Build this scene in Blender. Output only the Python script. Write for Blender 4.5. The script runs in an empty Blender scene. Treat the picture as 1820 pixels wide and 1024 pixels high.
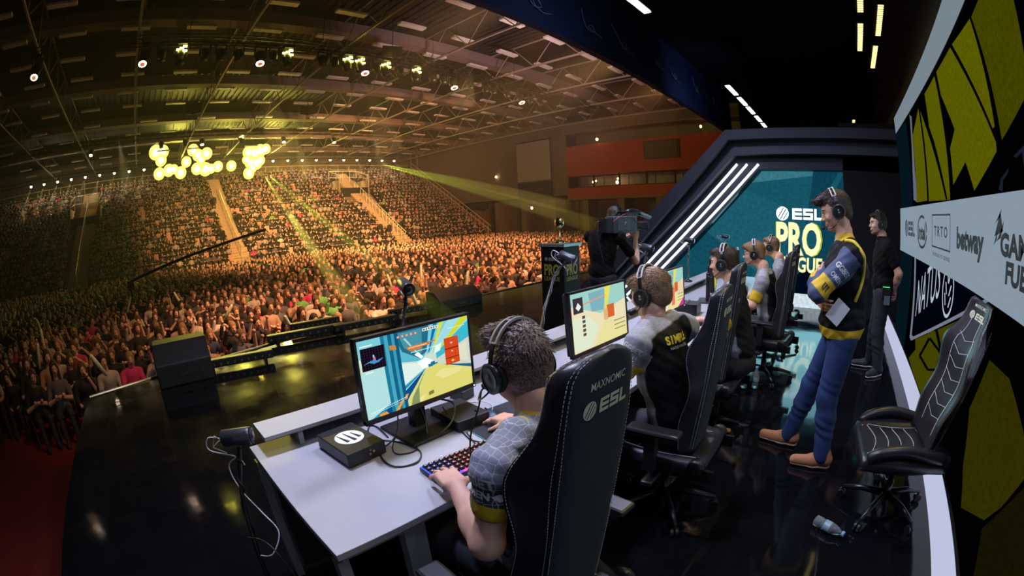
import bpy, bmesh, math, random
import numpy as np
from mathutils import Vector, Matrix, Euler
from mathutils.bvhtree import BVHTree
rnd = random.Random(7)
sc = bpy.context.scene
COL = sc.collection

# ---------------------------------------------------------------- camera
EYE = 1.62
cam_d = bpy.data.cameras.new('camera'); cam = bpy.data.objects.new('camera', cam_d); COL.objects.link(cam)
yaw, pitch, roll = math.radians(42.5126), math.radians(-8.9008), math.radians(-2.4628)
fwd = Vector((-math.sin(yaw)*math.cos(pitch), math.cos(yaw)*math.cos(pitch), math.sin(pitch)))
rgt = Vector((math.cos(yaw), math.sin(yaw), 0)); upv = rgt.cross(fwd)
r2 = math.cos(roll)*rgt + math.sin(roll)*upv; u2 = -math.sin(roll)*rgt + math.cos(roll)*upv
cam.matrix_world = Matrix(((r2.x, u2.x, -fwd.x, 0), (r2.y, u2.y, -fwd.y, 0), (r2.z, u2.z, -fwd.z, EYE), (0, 0, 0, 1)))
cam_d.type = 'PANO'; cam_d.panorama_type = 'FISHEYE_EQUISOLID'
cam_d.sensor_fit = 'HORIZONTAL'; cam_d.sensor_width = 36.0; cam_d.sensor_height = 36.0*1024/1820
cam_d.fisheye_lens = 36.0*799.17/1820; cam_d.fisheye_fov = math.radians(179)
cam_d.clip_end = 300
sc.camera = cam

# ---------------------------------------------------------------- world, exposure
wd = bpy.data.worlds.new('world'); sc.world = wd; wd.use_nodes = True
wd.node_tree.nodes['Background'].inputs[0].default_value = (0.5, 0.5, 0.7, 1)
wd.node_tree.nodes['Background'].inputs[1].default_value = 0.0015
sc.view_settings.view_transform = 'Standard'; sc.view_settings.look = 'None'
sc.view_settings.exposure = 0.0; sc.view_settings.gamma = 1.0; sc.view_settings.use_curve_mapping = False
sc.cycles.max_bounces = 4; sc.cycles.diffuse_bounces = 2; sc.cycles.glossy_bounces = 3
sc.cycles.transmission_bounces = 4; sc.cycles.volume_bounces = 0; sc.cycles.transparent_max_bounces = 6
sc.cycles.sample_clamp_indirect = 4.0; sc.cycles.sample_clamp_direct = 12.0
sc.cycles.caustics_reflective = False; sc.cycles.caustics_refractive = False

# ---------------------------------------------------------------- lights
def aim(o, loc, target):
    o.location = loc
    o.rotation_euler = (Vector(target)-Vector(loc)).to_track_quat('-Z', 'Y').to_euler()
def spot(name, loc, target, power, color, size_deg, blend=0.4, radius=0.15):
    l = bpy.data.lights.new(name, 'SPOT'); l.energy = power; l.color = color
    l.spot_size = math.radians(size_deg); l.spot_blend = blend; l.shadow_soft_size = radius
    o = bpy.data.objects.new(name, l); COL.objects.link(o); aim(o, loc, target); return o
def area(name, loc, target, power, color, sx, sy, spread=180):
    l = bpy.data.lights.new(name, 'AREA'); l.energy = power; l.color = color; l.shape = 'RECTANGLE'
    l.size = sx; l.size_y = sy; l.spread = math.radians(spread)
    o = bpy.data.objects.new(name, l); COL.objects.link(o); aim(o, loc, target); return o
COOL = (0.70, 0.72, 1.0)
# team booth key: cool battens over the desks, on the audience side
for i, y in enumerate((0.9, 3.0, 5.4)):
    area('booth_key', (-2.25, y, 4.1), (-1.35, y+0.1, 0.75), 74, COOL, 0.10, 0.45, 150)
area('booth_back_key', (0.3, 0.5, 4.6), (-0.6, 3.2, 0.6), 16, (0.62, 0.68, 1.0), 0.5, 1.5, 110)
area('booth_yellow', (0.5, 3.4, 4.3), (-0.9, 2.2, 0.8), 24, (1.0, .78, .10), .3, 3.0, 120)
# warm wash over the audience, from the stage front truss
ORANGE = (1.0, 0.42, 0.16)
for (lx, ly, tx, ty, p, c, a_) in ((-4.5, 2, -10.5, -0.5, 900, (1, .46, .22), 50), (-5.5, 6, -11, 4.5, 8500, (1, .45, .2), 60), (-5.5, 10, -13, 12, 11000, (1, .42, .18), 65), (-5.5, 16, -15, 21, 13000, (1.0, 0.36, 0.13), 65),
                               (-6.5, 10, -30, 12, 19000, (1.0, 0.42, 0.15), 50), (-6.5, 18, -36, 26, 32000, (1.0, 0.42, 0.15), 55), (-6.5, 8, -48, 9, 50000, (1.0, 0.52, 0.18), 34), (-6.5, 14, -50, 21, 90000, (1.0, 0.52, 0.18), 40)):
    spot('audience_wash', (lx, ly, 7.5), (tx, ty, -0.8 if tx > -35 else 2.5), p, c, a_, 0.9, 0.4)
spot('roof_fill', (-9, 15, 4.5), (-24, 24, 13), 5200, (.85, .58, .62), 112, 1.0, 1.0)  # added upward fill to brighten the roof, no fixture there
# yellow beams from the rig over the seats
YEL = (1.0, 0.86, 0.12)
# ---------------------------------------------------------------- helpers
ORD = 'first second third fourth fifth sixth seventh eighth ninth tenth eleventh twelfth thirteenth fourteenth fifteenth sixteenth seventeenth eighteenth nineteenth twentieth'.split()
ORD += ['twenty-'+k for k in ORD[:9]]+['thirtieth']+['thirty-'+k for k in ORD[:9]]
def tag(o, label=None, cat=None, group=None, kind=None):
    if label: o['label'] = label
    if cat: o['category'] = cat
    if group: o['group'] = group
    if kind: o['kind'] = kind
    return o
def thing(name, loc=(0, 0, 0), rz=0, label=None, cat=None, group=None):
    o = bpy.data.objects.new(name, None); COL.objects.link(o)
    o.empty_display_size = 0.1; o.location = loc; o.rotation_euler = (0, 0, rz)
    return tag(o, label, cat, group)
def copy_tree(o, parent=None, **mods):
    c = o.copy(); COL.objects.link(c)
    if parent is not None: c.parent = parent
    for ch in CH.get(o.name, []):
        d = copy_tree(ch, c)
        CH.setdefault(c.name, []).append(d)
    return c
CH = {}
MATS = {}
def mat(name, color, rough=0.6, metal=0.0, emis=None, estr=0.0, noise=0.0, nscale=30, spec=0.5, bump=0.0, coat=0.0, sheen=0.0):
    if name in MATS: return MATS[name]
    m = bpy.data.materials.new(name); m.use_nodes = True; nt = m.node_tree; b = nt.nodes['Principled BSDF']
    c4 = tuple(color)+(1,) if len(color) == 3 else color
    b.inputs['Base Color'].default_value = c4; b.inputs['Roughness'].default_value = rough; b.inputs['Metallic'].default_value = metal
    b.inputs['Specular IOR Level'].default_value = spec; b.inputs['Coat Weight'].default_value = coat
    b.inputs['Sheen Weight'].default_value = sheen
    if emis is not None:
        b.inputs['Emission Color'].default_value = tuple(emis)+(1,); b.inputs['Emission Strength'].default_value = estr
    if noise or bump:
        tc = nt.nodes.new('ShaderNodeTexCoord'); nz = nt.nodes.new('ShaderNodeTexNoise'); nz.inputs['Scale'].default_value = nscale
        nz.inputs['Detail'].default_value = 4
        nt.links.new(tc.outputs['Object'], nz.inputs['Vector'])
        if noise:
            mx = nt.nodes.new('ShaderNodeMix'); mx.data_type = 'RGBA'
            mx.inputs['A'].default_value = tuple(c*(1-noise) for c in c4[:3])+(1,)
            mx.inputs['B'].default_value = tuple(min(1, c*(1+noise)) for c in c4[:3])+(1,)
            nt.links.new(nz.outputs['Fac'], mx.inputs['Factor']); nt.links.new(mx.outputs['Result'], b.inputs['Base Color'])
        if bump:
            bp = nt.nodes.new('ShaderNodeBump'); bp.inputs['Strength'].default_value = bump; bp.inputs['Distance'].default_value = 0.01
            nt.links.new(nz.outputs['Fac'], bp.inputs['Height']); nt.links.new(bp.outputs['Normal'], b.inputs['Normal'])
    MATS[name] = m; return m
def emis_mat(name, color, strength):
    if name in MATS: return MATS[name]
    m = bpy.data.materials.new(name); m.use_nodes = True; nt = m.node_tree; nt.nodes.remove(nt.nodes['Principled BSDF'])
    e = nt.nodes.new('ShaderNodeEmission'); e.inputs[0].default_value = tuple(color)+(1,); e.inputs[1].default_value = strength
    nt.links.new(e.outputs[0], nt.nodes['Material Output'].inputs[0]); MATS[name] = m; return m
def screen_mat(name, strength, attr='col', grid=None):
    """a lit screen: the picture is the colour attribute of its faces"""
    if name in MATS: return MATS[name]
    m = bpy.data.materials.new(name); m.use_nodes = True; nt = m.node_tree; b = nt.nodes['Principled BSDF']
    at = nt.nodes.new('ShaderNodeAttribute'); at.attribute_name = attr
    b.inputs['Base Color'].default_value = (0.004, 0.004, 0.005, 1); b.inputs['Roughness'].default_value = 0.6; b.inputs['Specular IOR Level'].default_value = .15
    src = at.outputs['Color']
    if grid:   # LED panel grain
        tc = nt.nodes.new('ShaderNodeTexCoord'); nz = nt.nodes.new('ShaderNodeTexNoise'); nz.inputs['Scale'].default_value = grid
        nt.links.new(tc.outputs['Object'], nz.inputs['Vector'])
        mr = nt.nodes.new('ShaderNodeMapRange'); mr.inputs['From Min'].default_value = 0.3; mr.inputs['From Max'].default_value = 0.7
        mr.inputs['To Min'].default_value = 0.85; mr.inputs['To Max'].default_value = 1.15
        nt.links.new(nz.outputs['Fac'], mr.inputs['Value'])
        mx = nt.nodes.new('ShaderNodeVectorMath'); mx.operation = 'SCALE'
        nt.links.new(src, mx.inputs[0]); nt.links.new(mr.outputs[0], mx.inputs['Scale']); src = mx.outputs[0]
    nt.nodes.remove(b); e_ = nt.nodes.new('ShaderNodeEmission'); e_.inputs[1].default_value = strength; nt.links.new(src, e_.inputs[0]); nt.links.new(e_.outputs[0], nt.nodes['Material Output'].inputs[0])
    MATS[name] = m; return m

class MB:
    def __init__(s): s.v = []; s.f = []; s.m = []; s.c = []; s.cur = 0; s.col = None
    def add(s, vs, fs):
        o = len(s.v); s.v += [tuple(x) for x in vs]
        for f in fs: s.f.append([i+o for i in f]); s.m.append(s.cur); s.c.append(s.col)
        return s
    def box(s, cx, cy, cz, sx, sy, sz, rot=None):
        vs = [Vector((x*sx/2, y*sy/2, z*sz/2)) for x in (-1, 1) for y in (-1, 1) for z in (-1, 1)]
        if rot is not None: vs = [rot @ v for v in vs]
        vs = [(v.x+cx, v.y+cy, v.z+cz) for v in vs]
        return s.add(vs, [(0, 1, 3, 2), (4, 6, 7, 5), (0, 4, 5, 1), (2, 3, 7, 6), (0, 2, 6, 4), (1, 5, 7, 3)])
    def bx(s, x0, x1, y0, y1, z0, z1): return s.box((x0+x1)/2, (y0+y1)/2, (z0+z1)/2, abs(x1-x0), abs(y1-y0), abs(z1-z0))
    def ring(s, rings, close=False, cap=True):
        n = len(rings[0]); vs = [p for r in rings for p in r]; fs = []
        R = len(rings)
        for i in range(R-1 if not close else R):
            a, b = i*n, ((i+1) % R)*n
            for j in range(n):
                k = (j+1) % n; fs.append((a+j, a+k, b+k, b+j))
        if cap and not close: fs.append(tuple(range(n))[::-1]); fs.append(tuple(range((R-1)*n, R*n)))
        return s.add(vs, fs)
    def tube(s, pts, r, n=8, cap=True, close=False):
        pts = [Vector(p) for p in pts]; rs = r if isinstance(r, (list, tuple)) else [r]*len(pts)
        rings = []; prev = None
        for i, p in enumerate(pts):
            if close: t = (pts[(i+1) % len(pts)]-pts[i-1])
            else: t = (pts[min(i+1, len(pts)-1)]-pts[max(i-1, 0)])
            if t.length < 1e-9: t = Vector((0, 0, 1))
            t.normalize()
            if prev is None:
                a = Vector((0, 0, 1)) if abs(t.z) < 0.9 else Vector((1, 0, 0)); u = t.cross(a).normalized()
            else: u = (prev-t*prev.dot(t)); u = u.normalized() if u.length > 1e-6 else t.orthogonal().normalized()
            prev = u; w = t.cross(u)
            rings.append([p+(u*math.cos(2*math.pi*j/n)+w*math.sin(2*math.pi*j/n))*rs[i] for j in range(n)])
        return s.ring(rings, close, cap)
    def lathe(s, prof, n=20, origin=(0, 0, 0), axis=(0, 0, 1)):
        ax = Vector(axis).normalized(); a = Vector((0, 0, 1)) if abs(ax.z) < 0.9 else Vector((1, 0, 0)); u = ax.cross(a).normalized(); w = ax.cross(u)
        o = Vector(origin)
        return s.ring([[o+ax*h+(u*math.cos(2*math.pi*j/n)+w*math.sin(2*math.pi*j/n))*max(r, 1e-4) for j in range(n)] for r, h in prof])
    def ell(s, c, r, n=12, m=8, rot=None):
        vs = []; 
        rings = []
        for i in range(1, m):
            th = math.pi*i/m
            rr = []
            for j in range(n):
                p = Vector((r[0]*math.sin(th)*math.cos(2*math.pi*j/n), r[1]*math.sin(th)*math.sin(2*math.pi*j/n), r[2]*math.cos(th)))
                if rot is not None: p = rot @ p
                rr.append((p.x+c[0], p.y+c[1], p.z+c[2]))
            rings.append(rr)
        return s.ring(rings)
    def prism(s, poly, h, org=(0, 0, 0), ux=(1, 0, 0), uy=(0, 1, 0)):
        """2-D polygon in the plane (ux, uy) at org, extruded by h along ux x uy"""
        ux = Vector(ux); uy = Vector(uy); n = ux.cross(uy).normalized(); o = Vector(org); k = len(poly)
        a = [o+ux*p[0]+uy*p[1] for p in poly]; b = [p+n*h for p in a]
        fs = [tuple(range(k))[::-1], tuple(range(k, 2*k))]+[(i, (i+1) % k, k+(i+1) % k, k+i) for i in range(k)]
        return s.add(a+b, fs)
    def poly(s, pts, col=None):
        if col is not None: s.col = col
        return s.add(pts, [tuple(range(len(pts)))])
    def build(s, name, mats, parent=None, smooth=False, bevel=0, loc=None, rot=None, autos=None):
        me = bpy.data.meshes.new(name); me.from_pydata(s.v, [], s.f)
        for m in (mats if isinstance(mats, (list, tuple)) else [mats]): me.materials.append(m)
        if any(s.m): me.polygons.foreach_set('material_index', s.m)
        if s.col is not None:
            at = me.attributes.new('col', 'FLOAT_COLOR', 'CORNER'); arr = []
            for f, c in zip(s.f, s.c):
                c = c or (0, 0, 0)
                arr += (list(c)+[1])*len(f)
            at.data.foreach_set('color', arr)
        if smooth: me.polygons.foreach_set('use_smooth', [True]*len(me.polygons))
        me.update()
        o = bpy.data.objects.new(name, me); COL.objects.link(o)
        if parent is not None: o.parent = parent; CH.setdefault(parent.name, []).append(o)
        if loc is not None: o.location = loc
        if rot is not None: o.rotation_euler = rot
        if bevel:
            b = o.modifiers.new('bevel', 'BEVEL'); b.width = bevel; b.segments = 2; b.limit_method = 'ANGLE'; b.angle_limit = math.radians(40)
            if smooth is False: pass
        if autos: 
            me.polygons.foreach_set('use_smooth', [True]*len(me.polygons))
            w = o.modifiers.new('weighted', 'WEIGHTED_NORMAL'); w.keep_sharp = True
        return o

def smooth_path(pts, n=6):
    """Catmull-Rom through the points"""
    P = [Vector(p) for p in pts]; out = []
    for i in range(len(P)-1):
        p0 = P[max(i-1, 0)]; p1 = P[i]; p2 = P[i+1]; p3 = P[min(i+2, len(P)-1)]
        for k in range(n):
            t = k/n
            out.append(0.5*((2*p1)+(p2-p0)*t+(2*p0-5*p1+4*p2-p3)*t*t+(3*p1-p0-3*p2+p3)*t**3))
    out.append(P[-1]); return out

_txt = {}
def text_polys(s, bold=0.0, shear=0.0, sx=1.0, res=3, spacing=1.0):
    """(verts 2-D, faces) of a piece of lettering, height about 1 (capital height 0.7), left bottom origin"""
    key = (s, bold, shear, sx, res, spacing)
    if key in _txt: return _txt[key]
    cu = bpy.data.curves.new('t', 'FONT'); cu.body = s; cu.size = 1; cu.offset = bold; cu.shear = shear; cu.resolution_u = res; cu.space_character = spacing
    o = bpy.data.objects.new('t', cu); COL.objects.link(o)
    dg = bpy.context.evaluated_depsgraph_get(); me = o.evaluated_get(dg).to_mesh()
    vs = [(v.co.x*sx, v.co.y) for v in me.vertices]; fs = [tuple(p.vertices) for p in me.polygons]
    o.evaluated_get(dg).to_mesh_clear(); bpy.data.objects.remove(o); bpy.data.curves.remove(cu)
    _txt[key] = (vs, fs); return _txt[key]
def text_mb(mb, s, org, ux, uy, height, bold=0.02, shear=0, width=None, center=False, spacing=1.0):
    """flat lettering into mb: capital height = height; ux, uy unit directions; width = total width to fit"""
    vs, fs = text_polys(s, bold, shear, 1.0, 3, spacing)
    x0 = min(v[0] for v in vs); x1 = max(v[0] for v in vs)
    k = height/0.70; kx = k if width is None else width/(x1-x0)
    ux = Vector(ux); uy = Vector(uy); o = Vector(org)
    if center: o = o-ux*((x1-x0)*kx/2)
    mb.add([o+ux*((v[0]-x0)*kx)+uy*(v[1]*k) for v in vs], fs); return (x1-x0)*kx
def rot_mat(a, ax): return Matrix.Rotation(a, 3, ax)

# ---------------------------------------------------------------- smooth bodies: signed distance field, surface nets
class SDF:
    def __init__(s): s.p = []
    def cap(s, a, b, ra, rb=None, k=0.02, op='u'): s.p.append(('c', op, k, np.array(a, float), np.array(b, float), ra, ra if rb is None else rb)); return s
    def ell(s, c, r, R=None, k=0.02, op='u'):
        s.p.append(('e', op, k, np.array(c, float), np.array(r, float), np.eye(3) if R is None else np.array(R, float))); return s
    def box(s, c, h, R=None, rr=0.01, k=0.01, op='u'):
        s.p.append(('b', op, k, np.array(c, float), np.array(h, float), np.eye(3) if R is None else np.array(R, float), rr)); return s
    def plane(s, pt, n, k=0.005):   # keeps the side n points away from (cuts off the +n side)
        n = np.array(n, float); n /= np.linalg.norm(n); s.p.append(('p', 'i', k, np.array(pt, float), n)); return s
    def bounds(s):
        lo = np.full(3, 1e9); hi = -lo
        for p in s.p:
            if p[1] != 'u': continue
            if p[0] == 'c':
                r = max(p[5], p[6]); lo = np.minimum(lo, np.minimum(p[3], p[4])-r); hi = np.maximum(hi, np.maximum(p[3], p[4])+r)
            else:
                e = np.abs(p[5].T) @ p[4] + (p[6] if p[0] == 'b' else 0)
                lo = np.minimum(lo, p[3]-e); hi = np.maximum(hi, p[3]+e)
        return lo-0.02, hi+0.02
    def ev(s, X):
        D = np.full(len(X), 1e3, np.float32)
        for p in s.p:
            if p[0] == 'c':
                a, b = p[3], p[4]; ba = b-a; t = np.clip(((X-a) @ ba)/max(ba @ ba, 1e-12), 0, 1)
                d = np.sqrt(((X-a-t[:, None]*ba)**2).sum(1))-(p[5]+(p[6]-p[5])*t)
            elif p[0] == 'e':
                q = (X-p[3]) @ p[5].T; k0 = np.sqrt(((q/p[4])**2).sum(1)); k1 = np.sqrt(((q/p[4]**2)**2).sum(1))+1e-9
                d = k0*(k0-1)/k1
            elif p[0] == 'b':
                q = np.abs((X-p[3]) @ p[5].T)-p[4]
                d = np.sqrt((np.maximum(q, 0)**2).sum(1))+np.minimum(q.max(1), 0)-p[6]
            else: d = (X-p[3]) @ p[4]
            k = p[2]
            if p[1] == 'u':
                h = np.clip(0.5+0.5*(D-d)/k, 0, 1); D = D+(d-D)*h-k*h*(1-h)
            elif p[1] == 's':
                d = -d; h = np.clip(0.5-0.5*(D-d)/k, 0, 1); D = D+(d-D)*h+k*h*(1-h)
            else:
                h = np.clip(0.5-0.5*(D-d)/k, 0, 1); D = D+(d-D)*h+k*h*(1-h)
        return D
    def mesh(s, h, disp=None):
        lo, hi = s.bounds(); nb = np.ceil((hi-lo)/(4*h)).astype(int)+1
        g = [lo[i]+(np.arange(nb[i])*4+1.5)*h for i in range(3)]
        C = np.stack(np.meshgrid(*g, indexing='ij'), -1).reshape(-1, 3)
        f = (lambda X: s.ev(X)+(disp(X) if disp else 0))
        dc = f(C).reshape(nb)
        V = np.repeat(np.repeat(np.repeat(dc, 4, 0), 4, 1), 4, 2).astype(np.float32)
        act = np.argwhere(np.abs(dc) < 4*h*0.87+3*h+0.012)
        off = np.stack(np.meshgrid(*[np.arange(4)]*3, indexing='ij'), -1).reshape(-1, 3)
        for i in range(0, len(act), 6000):
            I = (act[i:i+6000, None, :]*4+off[None]).reshape(-1, 3)
            V[I[:, 0], I[:, 1], I[:, 2]] = f(lo+I*h)
        IN = V < 0
        c = IN[:-1, :-1, :-1].astype(np.int8)
        tot = np.zeros(c.shape, np.int8)
        for dx in (0, 1):
            for dy in (0, 1):
                for dz in (0, 1):
                    tot += IN[dx:dx+c.shape[0], dy:dy+c.shape[1], dz:dz+c.shape[2]]
        cells = np.argwhere((tot > 0) & (tot < 8))
        idx = np.full(c.shape, -1, np.int32); idx[cells[:, 0], cells[:, 1], cells[:, 2]] = np.arange(len(cells))
        P = np.zeros((len(cells), 3)); W = np.zeros(len(cells))
        cor = [(x, y, z) for x in (0, 1) for y in (0, 1) for z in (0, 1)]
        for a in cor:
            for ax in range(3):
                if a[ax]: continue
                b = list(a); b[ax] = 1
                va = V[cells[:, 0]+a[0], cells[:, 1]+a[1], cells[:, 2]+a[2]]; vb = V[cells[:, 0]+b[0], cells[:, 1]+b[1], cells[:, 2]+b[2]]
                m = (va < 0) != (vb < 0); t = np.where(m, va/(va-vb+1e-12*(~m)), 0)
                q = np.array(a, float)[None]+0*P; q[:, ax] += t
                P += q*m[:, None]; W += m
        verts = lo+(cells+P/W[:, None])*h
        quads = []
        for ax in range(3):
            sl0 = [slice(None)]*3; sl1 = [slice(None)]*3; sl0[ax] = slice(0, -1); sl1[ax] = slice(1, None)
            A = IN[tuple(sl0)]; B = IN[tuple(sl1)]
            E_ = np.argwhere(A != B)
            o1, o2 = (ax+1) % 3, (ax+2) % 3
            E_ = E_[(E_[:, o1] > 0) & (E_[:, o2] > 0) & (E_[:, o1] < c.shape[o1]) & (E_[:, o2] < c.shape[o2])]
            d1 = np.zeros(3, int); d1[o1] = 1; d2 = np.zeros(3, int); d2[o2] = 1
            q = np.stack([idx[tuple((E_-d1-d2).T)], idx[tuple((E_-d2).T)], idx[tuple(E_.T)], idx[tuple((E_-d1).T)]], 1)
            fl = A[tuple(E_.T)]
            q[~fl] = q[~fl][:, ::-1]
            quads.append(q)
        return verts, np.concatenate(quads)
def relax(v, q, n=1):
    for _ in range(n):
        s_ = np.zeros_like(v); w = np.zeros(len(v))
        for a in range(4):
            for b in ((a+1) % 4, (a+3) % 4):
                np.add.at(s_, q[:, a], v[q[:, b]]); np.add.at(w, q[:, a], 1)
        v = 0.5*v+0.5*s_/np.maximum(w, 1)[:, None]
    return v
def np_mesh(name, v, q, mats, attrs=None, matidx=None, smooth=True):
    me = bpy.data.meshes.new(name)
    me.vertices.add(len(v)); me.vertices.foreach_set('co', np.asarray(v, np.float32).ravel())
    q = np.asarray(q, np.int32); k = q.shape[1]
    me.loops.add(q.size); me.loops.foreach_set('vertex_index', q.ravel())
    me.polygons.add(len(q)); me.polygons.foreach_set('loop_start', np.arange(len(q), dtype=np.int32)*k)
    try: me.polygons.foreach_set('loop_total', np.full(len(q), k, np.int32))
    except Exception: pass
    if smooth: me.polygons.foreach_set('use_smooth', np.ones(len(q), bool))
    for m in mats: me.materials.append(m)
    if matidx is not None: me.polygons.foreach_set('material_index', np.asarray(matidx, np.int32))
    for n_, a in (attrs or {}).items():
        at = me.attributes.new(n_, 'FLOAT' if a.ndim == 1 else 'FLOAT_VECTOR', 'POINT')
        at.data.foreach_set('value' if a.ndim == 1 else 'vector', np.asarray(a, np.float32).ravel())
    me.update(calc_edges=True); me.validate(); return me
def add_obj(name, me, parent=None):
    o = bpy.data.objects.new(name, me); COL.objects.link(o)
    if parent is not None: o.parent = parent; CH.setdefault(parent.name, []).append(o)
    return o
# ================================================================ THE HALL
XB, YS, ZF, ZR = -59.0, 42.0, -1.3, 13.0       # back wall, far side wall, arena floor, roof
m_floor = mat('arena_floor', (0.20, 0.02, 0.018), 0.6, noise=0.3, nscale=2)
m_wallb = mat('hall_back_wall', (0.20, 0.15, 0.09), 0.8, noise=0.15, nscale=1.5)
m_walls = mat('hall_side_wall', (0.20, 0.14, 0.10), 0.8, noise=0.12, nscale=1.2)
m_red = mat('red_cladding', (0.42, 0.035, 0.03), 0.7, noise=0.1, nscale=2)
m_dark = mat('dark_void', (0.012, 0.011, 0.012), 0.8)
m_steel = mat('painted_steel', (0.34, 0.28, 0.24), 0.5, noise=0.1)
m_truss = mat('black_truss', (0.02, 0.02, 0.022), 0.45, 0.3)
def struct(name, mb, m, **k):
    o = mb.build(name, m, **k); o['kind'] = 'structure'; return o
struct('floor', MB().bx(XB, 6, -30, YS, ZF-0.2, ZF), m_floor)
# corrugated roof: ribs in the sheet itself
mb = MB(); ny = 150; x0, x1 = XB, -3.0
ys = np.linspace(-30, YS, ny*2+1)
for i in range(0, ny*2, 2):
    a, b, c_ = ys[i], ys[i+1], ys[i+2]
    mb.add([(x0, a, ZR), (x1, a, ZR), (x1, b, ZR), (x0, b, ZR)], [(0, 1, 2, 3)])
    mb.add([(x0, b, ZR-0.06), (x1, b, ZR-0.06), (x1, c_, ZR-0.06), (x0, c_, ZR-0.06)], [(0, 1, 2, 3)])
mb.bx(x0, x1, -30, YS, ZR+0.05, ZR+0.2)
struct('ceiling', mb, mat('roof_sheet', (0.034, 0.026, 0.028), 0.6))
struct('wall_back', MB().bx(XB-0.3, XB, -30, YS, ZF, ZR), m_wallb)
struct('wall_left', MB().bx(XB, 6, -30.3, -30, ZF, ZR), m_dark)
sw = MB()
sw.bx(XB, -29.3, YS, YS+0.3, 4.0, ZR); sw.bx(XB, -48, YS, YS+0.3, ZF, 4.0)
sw.bx(-29.3, 6, YS+2.2, YS+2.4, ZF, ZR); sw.bx(-48, -29.3, YS+2.0, YS+2.2, ZF, 4.0)
for x in (-45, -40.5, -36, -31.5, -27, -22.5, -18, -13.5): sw.bx(x-0.4, x+0.4, YS-0.02, YS+2.0, ZF, 3.7)
struct('wall_side', sw, m_walls)
rw = MB(); rw.bx(-29.3, 2, YS-0.1, YS+0.3, 6.1, 9.55); rw.bx(-29.3, 2, YS-0.1, YS+0.3, 3.6, 4.75)
struct('wall_red', rw, m_red)
rl = MB(); rl.bx(-29.3, 2, YS-0.2, YS+1.5, 3.4, 3.62)
struct('trim_1', rl, m_walls)
struct('trim_2', MB().bx(-29.3, 2, YS+0.3, YS+2.2, 9.4, 9.6), m_dark)
struct('trim_3', MB().bx(-29.3, 2, YS-0.1, YS+1.2, 11.0, 12.4), m_walls)
# box windows between the red bands, each with its own lit room behind
for i in range(9):
    xa = -28.8+i*3.2
    wnd = MB(); wnd.bx(xa+2.95, xa+3.1, YS-0.05, YS+0.1, 4.75, 6.1); wnd.bx(xa, xa+3.0, YS-0.03, YS+0.05, 4.75, 4.83)
    o = wnd.build('window_%d' % (i+1), m_dark); o['kind'] = 'structure'
    back = MB().bx(xa, xa+3.1, YS+2.0, YS+2.1, 4.75, 6.1).build('room_wall', mat('box_room', (0.30, 0.24, 0.22), 0.8, noise=0.5, nscale=1.3), o)
# warm lamps in the boxes and on the balcony
m_bulb = emis_mat('warm_bulb', (1.0, 0.62, 0.22), 14)
bl = 0
for (x, z, r) in ((-26.5, 5.4, .10), (-26.1, 5.5, .08), (-23.4, 5.2, .16), (-23.3, 5.6, .10), (-13.6, 5.9, .12), (-13.1, 5.9, .10), (-13.3, 5.5, .08), (-24.9, 9.95, .14), (-13.0, 10.2, .12)):
    mb = MB(); mb.ell((0, 0, 0), (r, r, r*1.2), 10, 6); t = mb.build('lamp_bulb', m_bulb)
    t.location = (x, YS-0.3 if z > 9 else YS+1.0, z)
    tag(t, 'small warm lamp glowing %s' % ('on the balcony above the red wall, %s lamp' % ('left' if x < -20 else 'right') if z > 9 else 'behind the windows between the red bands, %s of its kind' % ORD[bl]), 'lamp',
        'balcony lamps' if z > 9 else 'lamps in the window boxes'); bl += 1
    st = MB().tube([(0, 0, -0.9 if z > 9 else -0.7), (0, 0, -r), (0, .25, -r)], 0.015, 5).build('stem', m_dark, t)
for i, (x, z) in enumerate(((-40.2, 7.05), (-34.5, 2.75))):
    t = MB().ell((x, YS-0.25, z), (.17, .08, .17), 10, 6).build('wall_lamp', emis_mat('wall_lamp_glow', (1, .8, .35), 9))
    tag(t, ('round lamp high on the brown side wall', 'round lamp low on the side wall above the dark entrance')[i], 'lamp')
# big white panel with dark banner below
t = thing('wall_screen', (-31.5, YS-0.1, 0), 0, 'blank pale projection screen hanging on the brown side wall', 'screen')
MB().bx(-5.1, 0.0, -0.1, 0, 6.0, 10.8).build('panel', mat('pale_screen', (0.46, 0.38, 0.29), 0.8, noise=0.05), t)
MB().bx(-5.2, 0.1, -0.16, 0.02, 10.8, 10.95).build('roller_case', m_dark, t)
t = thing('wall_banner', (-31.5, YS-0.1, 0), 0, 'dark blue banner with faint lettering under the pale screen', 'banner')
MB().bx(-5.1, 0.1, -0.08, 0, 3.9, 5.85).build('cloth', mat('banner_dark', (0.03, 0.035, 0.05), 0.8), t)
mb = MB(); text_mb(mb, 'HOTEL ODEON', (-4.2, -0.1, 4.7), (1, 0, 0), (0, 0, 1), 0.45, 0.01, width=3.2); mb.build('lettering', mat('banner_letters', (0.12, 0.12, 0.14), 0.8), t)
t = MB().bx(-19.5, -15.5, YS-0.2, YS-0.1, 7.3, 9.2).build('wall_display', mat('wall_display', (0.03, 0.012, 0.012), 0.5))
tag(t, 'dark rectangular scoreboard on the red wall', 'scoreboard')
MB().bx(-19.3, -15.7, YS-0.24, YS-0.2, 7.45, 9.05).build('number_face', mat('score_tiles', (0.06, 0.03, 0.03), 0.5), t)
# entrance doors under the side wall
t = MB().bx(-47.5, -42, YS-0.1, YS, 3.0, 3.7).build('entrance_sign', mat('entrance_sign', (0.03, 0.025, 0.02), 0.7)); tag(t, 'long dark sign over the entrance beside the seats', 'sign')
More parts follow.
